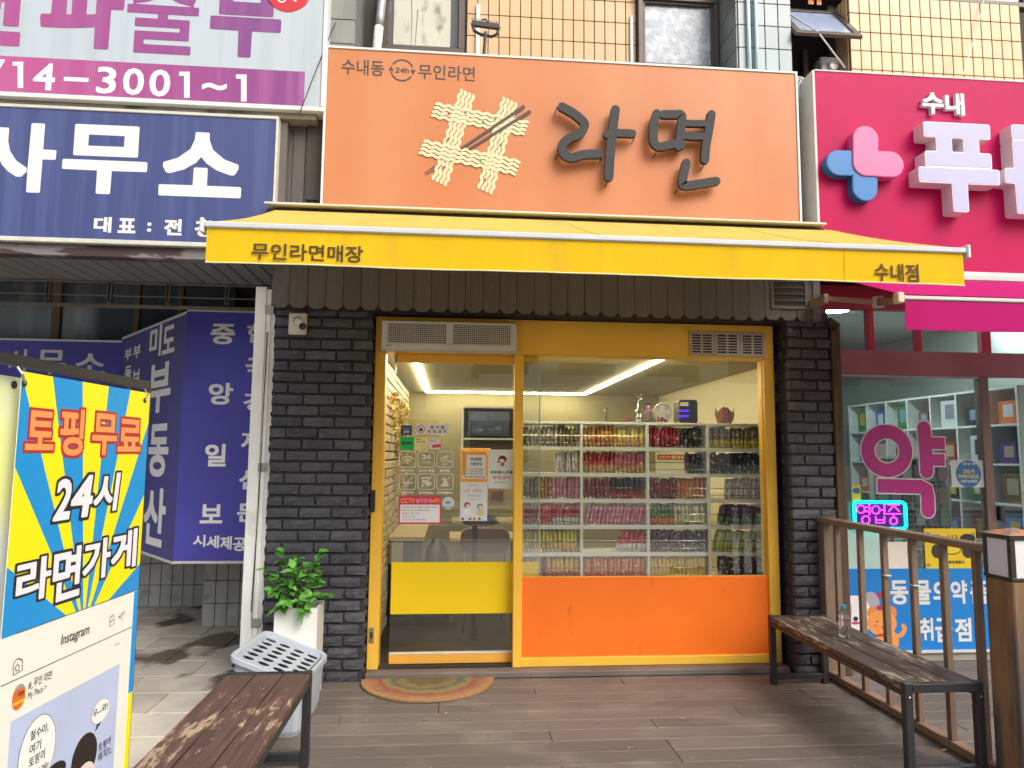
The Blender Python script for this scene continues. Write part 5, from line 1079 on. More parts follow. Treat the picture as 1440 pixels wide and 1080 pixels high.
# ================================================================== planter with shrub, bin, mat, leaves
pt = thing('planter', 'tall white square planter against the dark brick pillar', 'planter', (-.92, -.4, 0))
b = MB(); X0, X1, Y0, Y1, H = -1.053, -.797, -.5, -.27, .545
o_ = [(X0, Y0), (X1, Y0), (X1, Y1), (X0, Y1)]; t_ = .012; i_ = [(X0+t_, Y0+t_), (X1-t_, Y0+t_), (X1-t_, Y1-t_), (X0+t_, Y1-t_)]
V = [(x, y, 0.001) for x, y in o_]+[(x, y, H) for x, y in o_]+[(x, y, H) for x, y in i_]+[(x, y, H-.09) for x, y in i_]
b.add(V, [(3, 2, 1, 0)]+[(i, (i+1) % 4, (i+1) % 4+4, i+4) for i in range(4)]+[(i+4, (i+1) % 4+4, (i+1) % 4+8, i+8) for i in range(4)]+[(i+8, (i+1) % 4+8, (i+1) % 4+12, i+12) for i in range(4)])
part('pot', b, mat('glossy_white_planter', '#e9e9e4', .3, var=.02), pt); part('soil', MB().box(X0+t_, X1-t_, Y0+t_, Y1-t_, H-.1, H-.06), mat('dark_soil', '#2c241c', .95, bump=.8, bscale=120), pt)
shr = thing('shrub', 'leafy bright green shrub growing in the white planter', 'plant', (-.94, -.38, .48)); m_leaf = mat('fresh_green_leaf', '#5f9c42', .35, var=.3, scale=9, rand=.45, spec=.5); m_stem = mat('green_stem', '#54603a', .7)
def leaf_me(seed):
    b = MB(); N_ = 5; q = random.Random(seed); cur = q.uniform(.15, .4)
    for i in range(N_+1):
        t = i/N_; w = .30*math.sin(math.pi*min(1, t**.75))*(1 if t < .98 else 0)*.9; zz = -cur*t*t
        for s in (-1, 0, 1): b.v.append((t, s*w, zz+abs(s)*.12*w*2))
    for i in range(N_):
        for s in (0, 1): a = i*3+s; b.f.append((a, a+3, a+4, a+1)); b.m.append(0)
    return b.mesh('leaf', m_leaf, smooth=True, recalc=False)
leaves = [leaf_me(i) for i in range(4)]; base = Vector((-.935, -.385, .47)); 
tips = []
for px, py, Yq in ((396, 775, -.38), (450, 775, -.36), (372, 800, -.45), (382, 830, -.5), (418, 785, -.42), (432, 806, -.5), (408, 822, -.55), (448, 812, -.35), (460, 836, -.38), (438, 838, -.52), (392, 812, -.5), (402, 848, -.56), (420, 844, -.58), (426, 795, -.3), (388, 858, -.52), (430, 862, -.55), (412, 800, -.55)): tips.append(at(px, py, Yq))
def put_leaf(p, d, s):
    x = d.normalized(); up = Vector((rnd.uniform(-.4, .4), rnd.uniform(-.6, .0), 1)); y = up.cross(x).normalized(); z = x.cross(y)
    o = bpy.data.objects.new('leaf', rnd.choice(leaves)); COL.objects.link(o); o.parent = shr; M_ = Matrix((x, y, z)).transposed(); o.rotation_euler = M_.to_euler(); o.location = p-woff(shr); o.scale = (s, s, s)
for tp in tips:
    mid = base.lerp(tp, .55)+Vector((0, 0, .05)); b0 = base+Vector((rnd.uniform(-.05, .05), rnd.uniform(-.04, .04), 0)); path = [b0, b0.lerp(mid, .5)+Vector((0, 0, .03)), mid, tp]
    part('stem', MB().tube(path, .005, 5, r1=.002), m_stem, shr)
    out = (tp-base); out.z *= .3
    for k in range(14):
        t = .40+.6*k/13; p = (mid.lerp(tp, (t-.5)*2) if t > .5 else path[1].lerp(mid, t*2-.0)); a = rnd.uniform(0, 6.28)
        d = Vector((math.cos(a), math.sin(a), rnd.uniform(-.5, .35)))+out.normalized()*.9; put_leaf(p, d, rnd.uniform(.046, .084))
# bin with a tilted lid full of round holes
bn = thing('umbrella_bin', 'pale grey plastic bin with oval holed lid between bench and planter', 'bin', (-.95, -.8, 0)); m_bin = mat('pale_grey_bin', '#aab4be', .4, var=.03)
FL, BL, BR = at(320, 921, -1.1), at(374, 884, -.5), at(463, 919, -.5); FR = FL+BR-BL
top = [FL, FR, BR, BL]; cen = sum(top, Vector())/4; base4 = [Vector((-1.13, -1.07, .001)), Vector((-.775, -1.07, .001)), Vector((-.755, -.53, .001)), Vector((-1.11, -.53, .001))]
def loop(q4, s=1.0, dz=0, rr_=.12, c=None):
    c = c or sum(q4, Vector())/4; P4 = [c+(q-c)*s for q in q4]; out = []
    for i in range(4):
        p, a, b = P4[i], P4[i-1], P4[(i+1) % 4]; la = (a-p).normalized()*rr_*.5; lb = (b-p).normalized()*rr_*.5
        for t in (0, .33, .67, 1): out.append((p+la)*(1-t)**2+p*2*t*(1-t)+(p+lb)*t*t+Vector((0, 0, dz)))
    return out
bb_ = MB(); rings = [loop(base4, .96), loop(base4, 1, .03), loop(top, .93, -.05), loop(top, .93, -.035), loop(top, 1.0, -.03), loop(top, 1.0, -.004), loop(top, .97, 0), loop(top, .90, -.006), loop(top, .88, -.03)]
for r_ in rings: bb_.v += [tuple(v) for v in r_]
for i in range(len(rings)-1):
    for j in range(16): bb_.f.append((i*16+j, i*16+(j+1) % 16, (i+1)*16+(j+1) % 16, (i+1)*16+j)); bb_.m.append(0)
bb_.f.append(tuple(range(15, -1, -1))); bb_.m.append(0); part('bin_body', bb_, m_bin, bn, smooth=False)
Ux = (FR-FL); Vy = (BL-FL); Nn = Ux.cross(Vy).normalized(); O_ = FL-Nn*.028
lid = MB(); fr_ = MB(); nu, nv = 4, 7
def lp(u, v, n=0): return O_+Ux*u+Vy*v+Nn*n
for i in range(nu):
    u0 = .07+i*.215; u1 = u0+.205
    for j in range(nv):
        v0 = .06+j*.126; v1 = v0+.126; cu_, cv_ = (u0+u1)/2, (v0+v1)/2; K_ = 16; inn = []; outp = []
        for k in range(K_):
            a = 2*math.pi*k/K_; inn.append(lp(cu_+.082*math.cos(a), cv_+.046*math.sin(a))); c_, s_ = math.cos(a), math.sin(a); m_ = max(abs(c_), abs(s_)); outp.append(lp(cu_+(u1-u0)/2*c_/m_, cv_+(v1-v0)/2*s_/m_))
        n_ = len(lid.v); lid.v += [tuple(q) for q in outp+inn]+[tuple(q-Nn*.005) for q in inn]
        for k in range(K_): k2 = (k+1) % K_; lid.f += [(n_+k, n_+k2, n_+K_+k2, n_+K_+k), (n_+K_+k, n_+K_+k2, n_+2*K_+k2, n_+2*K_+k)]; lid.m += [0, 0]
    if i: lid.add([lp(u0-.01, .06, .001), lp(u0, .06, .001), lp(u0, .942, .001), lp(u0-.01, .942, .001)], [(0, 1, 2, 3)])
part('lid', lid, m_bin, bn); part('inside', MB().prism([(.07, .06), (.92, .06), (.92, .94), (.07, .94)], Plane(O_, Ux, Vy), -.12, -.1) if False else MB().face([lp(.07, .055, -.03), lp(.93, .055, -.03), lp(.93, .945, -.03), lp(.07, .945, -.03)]), mat('bin_shade_sheet', '#22262a', .9, spec=.1), bn)  # dark sheet close under the lid holes stands for the shaded interior
# half round door mat
dm = thing('door_mat', 'half round woven rainbow door mat before the sliding door', 'mat', (-.13, -.3, 0)); Rm = .435
def matt():
    m, nt, P, N, Lk = newmat('woven_mat'); P.inputs['Roughness'].default_value = .95; P.inputs['Specular IOR Level'].default_value = .1
    tc = N('ShaderNodeTexCoord'); ln = N('ShaderNodeVectorMath'); ln.operation = 'LENGTH'; Lk(tc.outputs['Object'], ln.inputs[0]); ns = N('ShaderNodeTexNoise'); ns.inputs['Scale'].default_value = 14; Lk(tc.outputs['Object'], ns.inputs['Vector'])
    md = N('ShaderNodeMath'); md.operation = 'MULTIPLY_ADD'; Lk(ns.outputs[0], md.inputs[0]); md.inputs[1].default_value = .09; Lk(ln.outputs['Value'], md.inputs[2]); cr = N('ShaderNodeValToRGB'); Lk(md.outputs[0], cr.inputs[0])
    el = cr.color_ramp.elements; el[0].position = 0; el[0].color = lin('#5a6450'); el[1].position = .5; el[1].color = lin('#a8805a')
    for p, c in ((.1, '#7a6c48'), (.16, '#70644e'), (.23, '#94805a'), (.27, '#6a6a58'), (.32, '#9c8a62'), (.36, '#9a5e50'), (.41, '#a87a5a'), (.45, '#b08c64')): e = el.new(p); e.color = lin(c)
    n2 = N('ShaderNodeTexNoise'); n2.inputs['Scale'].default_value = 260; n2.inputs['Detail'].default_value = 3; Lk(tc.outputs['Object'], n2.inputs['Vector']); mx = N('ShaderNodeMix'); mx.data_type = 'RGBA'; mx.blend_type = 'OVERLAY'; mx.inputs['Factor'].default_value = .7; Lk(cr.outputs[0], mx.inputs['A']); Lk(n2.outputs[0], mx.inputs['B']); Lk(mx.outputs['Result'], P.inputs['Base Color'])
    b = N('ShaderNodeBump'); b.inputs['Strength'].default_value = .8; b.inputs['Distance'].default_value = .01; Lk(n2.outputs[0], b.inputs['Height']); Lk(b.outputs[0], P.inputs['Normal']); return m
arc_ = [(Rm*math.cos(RD(180+180*k/48))*(1+rnd.uniform(-.008, .008)), Rm*math.sin(RD(180+180*k/48))*(1+rnd.uniform(-.008, .008))) for k in range(49)]
dm.location = (-.13, -.14, 0); mo = part('weave', MB().prism(arc_, Plane((0, 0, 0), (1, 0, 0), (0, 1, 0)), .003, .014), matt(), dm, local=True)
m_dl = mat('dry_leaf', '#9a7a44', .7, rand=.35, var=0)
dl = MB().add([(0, 0, .002), (.5, .22, .12), (1, 0, .04), (.5, -.22, .1), (.5, 0, .0)], [(0, 4, 1), (4, 2, 1), (0, 3, 4), (4, 3, 2)]).mesh('fallen_leaf', m_dl, recalc=False)
for k, (px, py, ang, lab) in enumerate(((592, 1013, 20, 'curled yellow fallen leaf below the half round mat'), (626, 1005, 80, 'small pale fallen leaf nearest below the mat'), (692, 1034, 150, 'small fallen leaf farthest forward of the mat'), (836, 1016, 10, 'small brown fallen leaf in front of the orange panel'), (955, 1010, -30, 'greenish fallen leaf in the middle of the deck'), (883, 1054, 60, 'tiny orange fallen leaf near the photo bottom edge'), (970, 1001, 15, 'orange brown fallen leaf left of the right bench'), (1138, 1041, 100, 'pale fallen leaf in the right bench shadow'), (1324, 1056, 5, 'yellow fallen leaf on the deck under the railing'), (1190, 975, -15, 'tan fallen leaf lying along the railing bottom'), (537, 971, 170, 'flat pale fallen leaf lying on the mat'))):
    p = atz(px, py, .004 if k < 10 else .017); o = bpy.data.objects.new('fallen_leaf', dl); COL.objects.link(o); s = rnd.uniform(.03, .045); o.location = p; o.rotation_euler = (rnd.uniform(-.1, .1), rnd.uniform(-.1, .1), RD(ang)); o.scale = (s, s, s); tag(o, lab, 'leaf', 'fallen leaves on the deck')
gt = MB()
for k in range(240):
    x, y = rnd.uniform(-.6, 3.2), rnd.uniform(-3.2, -.18); s = rnd.uniform(.002, .007); a = rnd.uniform(0, 3)
    gt.face([(x+s*math.cos(a+q)*rnd.uniform(.6, 1.3), y+s*math.sin(a+q), .0022+rnd.uniform(0, .002)) for q in (0, 1.4, 2.9, 4.5)])
solo('grit', gt, mat('pale_grit', '#a89c8c', .9, var=.3, scale=30), 'pale specks of grit and crumbs scattered over the deck', 'grit', kind='stuff')
# ================================================================== benches
def bench(lab, x0, x1, y0, y1, h, mp):
    t = thing('bench', lab, 'bench', ((x0+x1)/2, (y0+y1)/2, 0), 'wooden benches on the deck'); w = .038; pw_ = (x1-x0-.006)/3
    for k in range(3):
        a = x0+.001+k*(pw_+.002); part('plank', MB().box(a, a+pw_-.004, y0+w+.001, y1-w-.001, h-.034, h-.002, .004), mp, t)
    for y in (y0, y1-w):
        part('end_rail', MB().box(x0+w, x1-w, y, y+w, h-.04, h, .002), m_black, t); part('foot_bar', MB().box(x0+w, x1-w, y+.002, y+w-.002, .03, .066, .002), m_black, t)
        for x in (x0, x1-w):
            lg_ = part('leg', MB().box(x, x+w, y, y+w, .001, h+.004, .003), m_black, t)
            part('bolt', MB().lathe([(.007, 0), (.007, .004), (.002, .006)], (x+w/2, y-.0005, h-.06), 8, T=lambda q: Vector((q.x, -q.z, q.y))), m_chrome, lg_)
    for x in (x0+.004, x1-w+.004): part('side_rail', MB().box(x, x+.03, y0+w, y1-w, h-.062, h-.036, .002), m_black, t)
    return t
bench('reddish brown worn bench in front of the grey bin, left', -1.046, -.652, -2.83, -1.39, .435, worn_wood('peeling_red_brown_paint', '#5a453d', '#7c604c', '#a8947c', .578))
bench('dark brown bench with pale worn patches beside the right railing', 2.115, 2.505, -1.765, -.33, .437, worn_wood('peeling_dark_brown_paint', '#50413c', '#746454', '#a09684', .552))
bt = thing('water_bottle', 'clear plastic water bottle with blue cap on the right bench', 'bottle', (2.31, -.92, .437)); prof = [(.001, .003), (.024, .001), (.03, .008), (.031, .03), (.029, .034), (.031, .04), (.029, .046), (.031, .052), (.029, .06), (.031, .075), (.031, .105), (.029, .108), (.031, .112), (.03, .122), (.022, .146), (.014, .160), (.0125, .168)]
mb2, nt, P_b, N, Lk = newmat('clear_bottle_plastic'); P_b.inputs['Transmission Weight'].default_value = .97; P_b.inputs['Roughness'].default_value = .03; P_b.inputs['IOR'].default_value = 1.33; P_b.inputs['Base Color'].default_value = (.97, .98, 1, 1)
part('bottle_body', MB().lathe(prof, (2.31, -.92, .4375), 24), mb2, bt, smooth=True); part('cap', MB().lathe([(.0145, .166), (.0152, .168), (.0152, .184), (.013, .186), (.001, .186)], (2.31, -.92, .4375), 18), mat('blue_cap', '#3c9cc4', .4, var=0), bt)
# ================================================================== railing and lamp post
m_railw = mat('brown_painted_railing', '#7c6858', .6, var=.15, scale=6, stretch=(4, 4, 1), bump=.2)
rl = thing('railing', 'brown timber railing running from the pillar to the lamp post', 'railing', (2.6, -1, 0))
RX = 2.575
part('top_rail', MB().box(RX-.03, RX+.05, -1.77, -.175, 1.035, 1.072, .005), m_railw, rl); part('bottom_rail', MB().box(RX-.02, RX+.04, -1.77, -.23, .012, .052, .004), mat('dusty_bottom_rail', '#8a725c', .8, var=.2, bump=.2), rl)
part('end_post', MB().box(RX-.02, RX+.05, -.27, -.19, .002, 1.034, .004), m_railw, rl)
for px in (1177, 1210, 1243, 1283, 1326, 1372):
    d = _f+_r*((px-720)/FOC)-_u*((800-540)/FOC); y = -5+(RX-0)/d.x*d.y; y = max(y, -1.72)
    part('baluster', MB().box(RX-.012, RX+.022, y-.017, y+.017, .0525, 1.0345, .003), m_railw, rl)
for px, py in ((1246, 809), (1286, 823)):
    d = _f+_r*((px-720)/FOC)-_u*((py-540)/FOC); p = EYE+d*((RX-EYE.x)/d.x); part('cable_tie', MB().box(RX-.014, RX+.024, p.y-.019, p.y+.019, p.z-.003, p.z+.003), m_white, rl)
bpst = solo('timber_post', MB().box(2.70, 2.765, -.21, -.13, .002, 2.45, .004), mat('brown_timber_post', '#55402f', .7, var=.25, scale=5, stretch=(5, 5, .5), bump=.25), 'tall brown timber post between brick pillar and pharmacy window', 'post')
lp_ = thing('lamp_post', 'square weathered wooden lamp post with white panes, right', 'lamp post', (2.615, -1.85, 0))
m_rust = mat('rust_stained_timber', '#8a6a48', .7, var=.35, scale=3, stretch=(5, 5, .6), bump=.4, c2='#524e4c', lo=.46, hi=.58, wscale=2.6, wstretch=(3, 3, .5))
LX0, LX1, LY0, LY1 = 2.535, 2.705, -1.94, -1.77
part('post', MB().box(LX0, LX1, LY0, LY1, .001, .93, .006), m_rust, lp_)
part('lantern_frame', MB().box(LX0-.004, LX1+.004, LY0-.004, LY1+.004, .931, .946, .003).box(LX0-.004, LX1+.004, LY0-.004, LY1+.004, 1.115, 1.135, .003).box(LX0, LX0+.022, LY0, LY0+.022, .946, 1.115).box(LX1-.022, LX1, LY0, LY0+.022, .946, 1.115).box(LX0, LX0+.022, LY1-.022, LY1, .946, 1.115).box(LX1-.022, LX1, LY1-.022, LY1, .946, 1.115), m_black, lp_)
part('pane', MB().box(LX0+.022, LX1-.022, LY0+.004, LY0+.008, .946, 1.115), m_vinylw, lp_); part('pane', MB().box(LX0+.004, LX0+.008, LY0+.022, LY1-.022, .946, 1.115), mat('milky_pane', '#d8d8e4', .5, var=0), lp_)
part('core', MB().box(LX0+.03, LX1-.01, LY0+.03, LY1-.01, .946, 1.115), m_white, lp_)
b = MB(); A_ = [(LX0-.008, LY0-.008, 1.136), (LX1+.008, LY0-.008, 1.136), (LX1+.008, LY1+.008, 1.136), (LX0-.008, LY1+.008, 1.136)]; b.add(A_+[((LX0+LX1)/2, (LY0+LY1)/2, 1.165)], [(3, 2, 1, 0), (0, 1, 4), (1, 2, 4), (2, 3, 4), (3, 0, 4)]); part('cap', b, mat('orange_worn_cap', '#b8794a', .6, var=.1, c2='#77736e', lo=.5, hi=.55, wscale=12), lp_)
for x, z in (((LX0+LX1)/2+.02, .9), ((LX0+LX1)/2, 1.125)): part('screw', MB().lathe([(.006, 0), (.005, .004), (.001, .005)], (x, LY0-.0045 if z > 1 else LY0-.0005, z), 8, T=lambda q: Vector((q.x, -q.z, q.y))), m_black, lp_)
# ================================================================== x banner stand, left foreground
BA = Vector((-.972, -3.323, 0)); bu = Vector((.081, .997, 0)).normalized(); BP = Plane(BA, bu, (0, 0, 1))
bs_ = thing('banner_stand', 'tall blue and yellow topping banner hung in a black frame', 'banner', tuple(BA+bu*.28))
_, BT = BP.uv(210, 553); BW = BP.uv(211, 553)[0]; BB = .12
# sunburst print
uC, vC = BP.uv(118, 868); uS0, vS = BP.uv(20, 893); uS1, vS1 = BP.uv(196, 828); vSplit = (vS+vS1)/2
m_bl = mat('banner_blue', '#1592d6', .4, var=0); m_ye = mat('banner_yellow', '#f5e616', .4, var=0); m_bwh = mat('banner_white', '#ecece0', .42, var=.02)
fabric = part('banner_sheet', MB().prism([(-.0, BB), (BW, BB), (BW, BT), (0, BT)], BP, -.0015, 0), m_bwh, bs_)
ub, yb_ = MB(), MB(); eps = .0006
U0, U1 = .0, BW
def clip(poly, f):
    out = []
    for i in range(len(poly)):
        a, b = poly[i], poly[(i+1) % len(poly)]; fa, fb_ = f(a), f(b)
        if fa >= 0: out.append(a)
        if (fa >= 0) != (fb_ >= 0): t = fa/(fa-fb_); out.append((a[0]+(b[0]-a[0])*t, a[1]+(b[1]-a[1])*t))
    return out
def burst(mb, a0, a1, n):
    R_ = 3; poly = [(uC, vC-.03), (uC+R_*math.cos(RD(a0)), vC-.03+R_*math.sin(RD(a0))), (uC+R_*math.cos(RD(a1)), vC-.03+R_*math.sin(RD(a1)))]
    for f in (lambda p: p[0]-U0, lambda p: U1-p[0], lambda p: BT-p[1], lambda p: p[1]-vSplit):
        poly = clip(poly, f)
        if len(poly) < 3: return
    mb.flat(poly, BP, n)
edges = []
for px, py in ((210, 590), (205, 690), (190, 800)): edges.append(BP.uv(px, py))
for px, py in ((184, 546), (153, 542), (116, 536), (74, 530), (30, 524)): edges.append(BP.uv(px, py))
for px, py in ((22, 660), (12, 800)): edges.append(BP.uv(px, py))
angs = [math.degrees(math.atan2(v-(vC-.03), u-uC)) for u, v in edges]
lst = sorted(angs); lst = [-30]+lst+[215]
for i in range(len(lst)-1): burst(ub if i % 2 == 0 else yb_, lst[i], lst[i+1], eps)
part('blue_rays', ub, m_bl, fabric, recalc=False, kind='stuff'); part('yellow_rays', yb_, m_ye, fabric, recalc=False, kind='stuff')
def btx(s, xl, yt, yb, xr, layers, shear=0, n=.0012):
    R4 = BP.rect(xl, yt, yb, xr)
    for k, (c, off) in enumerate(layers): lettering(s, BP, R4, pm_(c), fabric, off=off, ref=layers[-1][1], n=n+.0006*k, shear=shear)
for s, xl, xr, yt, yb in (('토', 38, 76, 576, 633), ('핑', 86, 117, 573, 641), ('무', 131, 164, 580, 640), ('료', 167, 198, 588, 635)): btx(s, xl, yt, yb, xr, [('#b42a2e', .085), ('#ee9a58', .028)])
for s, xl, xr, yt, yb in (('2', 77, 98, 674, 733), ('4', 100, 128, 669, 730), ('시', 132, 164, 666, 722)): btx(s, xl, yt, yb, xr, [('#26262a', .085), ('#e8e8ec', .03)], shear=.12)
for s, xl, xr, yt, yb in (('라', 24, 70, 790, 852), ('면', 76, 112, 774, 848), ('가', 118, 154, 762, 820), ('게', 158, 191, 749, 805)): btx(s, xl, yt, yb, xr, [('#26262a', .085), ('#e8e8ec', .03)])
pb = BP.uv(101, 900)[1]-BP.uv(101, 901)[1]
L_ = MB()
for a, b in (((22, 892), (195, 828)), ((0, 972), (187, 876))): ua, va = BP.uv(*a); ub_, vb_ = BP.uv(*b); vm = (va+vb_)/2; L_.stroke([(max(0, ua), vm), (ub_, vm)], 1.0*pb, BP, .0008, cap=False)
part('rule', L_, pm_('#333333'), fabric, recalc=False, kind='stuff')
def bgl(nm, paths, w, c='#333333', smooth=0, n=.001):
    b = MB()
    for p in paths: b.stroke([BP.uv(*q) for q in p], w*pb, BP, n, smooth=smooth)
    part(nm, b, pm_(c), fabric, recalc=False)
lettering('Instagram', BP, BP.rect(85, 893, 912, 123), pm_('#2e2e2e'), fabric, off=.008, n=.0012, shear=.16)
bgl('camera_icon', [[(18, 935), (22, 928), (26, 926), (31, 928), (31, 942), (26, 945), (18, 950), (18, 935)], [(21, 939), (24, 934), (27, 937), (25, 943), (22, 943), (21, 939)]], 1.1)
bgl('tray_icon', [[(154, 869), (160, 865), (160, 877), (154, 881), (154, 869)], [(154, 875), (160, 871)], [(156, 867), (158, 863)]], 1.0)
bgl('send_icon', [[(166, 868), (175, 859), (171, 874), (169, 868), (175, 859)], [(166, 868), (169, 868)]], 1.0)
for k in range(3): u, v = BP.uv(162+2.4*k, 907-1*k); part('dot', MB().flat(disc((u, v), 1.2*pb, 8), BP, .001), pm_('#333333'), fabric, recalc=False)
# post picture: pale blue field, avatar, bubbles, cropped heads
uA, vA = BP.uv(13, 1025); uB, vB_ = BP.uv(167, 935); vF = (vA+vB_)/2-.0
m_pb = mat('banner_pale_blue', '#b9c6e4', .42, var=.06, scale=6)
u0_, _ = BP.uv(13, 1040); u1_, v1_ = BP.uv(168, 933)
part('photo_field', MB().flat([(u0_, .2), (u1_, .2), (u1_, v1_), (u0_, v1_)], BP, .0007), m_pb, fabric, recalc=False)
ua, va = BP.uv(26, 980); rx_ = BP.uv(35, 980)[0]-ua; ry_ = 15.5*pb
part('avatar', MB().flat(disc((ua, va), rx_, 24, ry_), BP, .001), pm_('#d8702c'), fabric, recalc=False); part('avatar_band', MB().flat([(ua-rx_*.93, va-ry_*.3), (ua+rx_*.93, va-ry_*.3), (ua+rx_*.8, va-ry_*.55), (ua-rx_*.8, va-ry_*.55)], BP, .0014), pm_('#e8b82a'), fabric, recalc=False)
part('avatar_roof', MB().flat([(ua+rx_*math.cos(RD(a)), va+ry_*math.sin(RD(a))) for a in range(40, 141, 10)], BP, .0014), pm_('#9c9ca4'), fabric, recalc=False); lettering('라면', BP, (ua-rx_*.2, va, ua+rx_*.7, va+ry_*.4), pm_('#3c3030'), fabric, off=.02, n=.0016)
lettering('#_무인 라면', BP, BP.rect(40, 957, 970, 71), pm_('#2e2e38'), fabric, off=.006, n=.0012); lettering('My Place >', BP, BP.rect(39, 974, 986, 64), pm_('#55555c'), fabric, off=.0, n=.0012)
def bubble(px, py, wx, hy, tail):
    u, v = BP.uv(px, py); ru = BP.uv(px+wx, py)[0]-u; rv = hy*pb; e = disc((u, v), ru, 28, rv); a, t, c = [BP.uv(*q) for q in tail]
    part('bubble_outline', MB().flat(disc((u, v), ru*1.03, 28, rv*1.02), BP, .0009).flat([a, t, c], BP, .00085), pm_('#3a3a3c'), fabric, recalc=False); part('bubble', MB().flat(e, BP, .0012), pm_('#eef0ea'), fabric, recalc=False)
bubble(52, 1058, 24, 46, ((60, 1090), (70, 1110), (50, 1095))); bubble(141, 1000, 12, 16.5, ((137, 1012), (133, 1030), (143, 1014)))
for s, r4 in (('철수야,', (42, 1029, 1043, 66)), ('여기', (41, 1048, 1062, 56)), ('토핑이', (40, 1066, 1080, 61)), ('그래!', (48, 1082, 1096, 66)), ('우--와!', (130, 999, 1010, 150)), ('토핑이', (138, 1046, 1058, 154)), ('뭐지?;;', (137, 1060, 1073, 155))): lettering(s, BP, BP.rect(*r4), pm_('#2c2c34'), fabric, off=.008, n=.002)
u, v = BP.uv(118, 1066); ru = BP.uv(135, 1066)[0]-u; part('drawn_hair', MB().flat(disc((u, v), ru, 26, 34*pb), BP, .0013), pm_('#2a2422'), fabric, recalc=False); part('drawn_face', MB().flat(disc((u+ru*.1, v-30*pb), ru*.8, 20, 22*pb), BP, .0018), pm_('#e8d4cc'), fabric, recalc=False)
u, v = BP.uv(76, 1088); part('drawn_hair', MB().flat(disc((u, v), ru*.8, 20, 14*pb), BP, .0011), pm_('#2a2422'), fabric, recalc=False)
# hems, eyelets, hooks and the stand itself
part('hem', MB().prism([(BW-.022, BB), (BW, BB), (BW, .78), (BW-.022, .78)], BP, .0, .0016), m_ye, fabric); part('hem', MB().prism([(BW-.022, .78), (BW, .78), (BW, vSplit-.002), (BW-.022, vSplit-.002)], BP, .0, .0016), m_bl, fabric)
for px, py in ((33, 539), (203, 563)):
    u, v = BP.uv(px, py); part('eyelet', MB().prism(disc((u, v), .008, 12), BP, .001, .003), m_black, fabric); part('hook', MB().tube([BP.p(u, v, .003), BP.p(u+(.012 if px > 100 else -.012), v+.02, .004), BP.p(u+(.012 if px > 100 else -.012), v+.05, -.02)], .003, 6), m_steel, bs_)
back = Plane(BA-BP.N*.035-bu*.0, bu, (0, 0, 1)); u_, v_ = back.uv(16, 537)
part('rear_sheet', MB().prism([(-.05, BB), (BW-.06, BB), (BW-.06, BT-.01), (-.05, BT-.01)], back, -.0015, 0), mat('rear_banner', '#dfe6e8', .45, var=.03, c2='#e8ea80', lo=.45, hi=.6, wscale=1.1), bs_)
u_, v_ = back.uv(19, 541); part('eyelet', MB().prism(disc((u_, v_), .009, 12), back, .001, .003), m_black, bs_)
fz = BP.uv(213, 545)[1]+.006; f0 = -.10; f1 = BW+.012
fp = Plane(BA-BP.N*.017, bu, (0, 0, 1)); m_st = mat('black_stand_tube', '#26282a', .4, var=.1)
part('frame_bar', MB().bar(fp.p(f0, fz), fp.p(f1, fz), .024, .024), m_st, bs_); part('frame_post', MB().bar(fp.p(f1+.006, .03), fp.p(f1+.006, fz+.012), .012, .02), m_st, bs_); part('frame_post', MB().bar(fp.p(f0, .03), fp.p(f0, fz+.012), .024, .024), m_st, bs_); part('frame_bar', MB().bar(fp.p(f0, .1), fp.p(f1, .1), .02, .02), m_st, bs_)
for uu in (f0, f1): part('foot', MB().bar(fp.p(uu, -.025, -.22), fp.p(uu, -.025, .22), .03, .02), m_st, bs_)
# ================================================================== pharmacy on the right
m_pink = mat('magenta_sign_sheet', '#b80e54', .45, var=.05, scale=1.5, c2='#a80a4c', lo=.45, hi=.75, wscale=1.0, spec=.15); m_side = mat('pale_sign_side', '#d6d0cc', .6, var=.08)
pk = thing('pharmacy_sign', 'large magenta pharmacy sign with lavender block letters and heart cross', 'sign', (3.6, -.3, 2.83)); PK = YP(-.35)
part('sign_box', MB().box(2.565, 5.6, -.35, -.1, 2.815, 4.262), m_pink, pk); part('side_trim', MB().box(2.545, 2.564, -.356, -.1, 2.81, 4.268, .003).box(2.565, 5.6, -.356, -.1, 4.263, 4.275, .002).box(2.565, 5.6, -.356, -.1, 2.79, 2.814, .002), m_side, pk)
pq = PK.uv(1201, 230)[0]-PK.uv(1200, 230)[0]; m_lside = mat('white_letter_side', '#dcd8dc', .5, var=.03); m_lav = mat('lavender_letter_face', '#b0b0d6', .4, var=.04, scale=2)
row2 = lambda s, xl, xr, yt, yb: (PK.uv(xl, 230)[0], PK.uv((xl+xr)/2, yb)[1], PK.uv(xr, 230)[0], PK.uv((xl+xr)/2, yt)[1])
R4 = row2('수내', 1297, 1357, 133, 164); lettering('수내', PK, R4, m_lside, pk, off=.035, n=.0, thick=.03, name='letter'); lettering('수내', PK, R4, m_vinylw, pk, off=.03, ref=.035, n=.031, name='letter_face')
for s, xl, xr, yt, yb in (('푸', 1291, 1405, 173, 298), ('른', 1412, 1526, 177, 302)):
    e = lambda p: p
    # measured on the letter fronts, which stand 110 mm off the sheet
    PF = YP(-.46); u0, _ = PF.uv(xl, 230); u1, _ = PF.uv(xr, 230); _, v1 = PF.uv((xl+xr)/2, yt); _, v0 = PF.uv((xl+xr)/2, yb); R4 = (u0, v0, u1, v1)
    o = lettering(s, PK, R4, m_lside, pk, off=.05, n=0, thick=.11, name='letter'); lettering(s, PK, R4, m_lav, o, off=.04, ref=.05, n=.1115, name='letter_face')
def capsule_path(pts): return [PF2.uv(*p) for p in pts]
PF2 = YP(-.43)
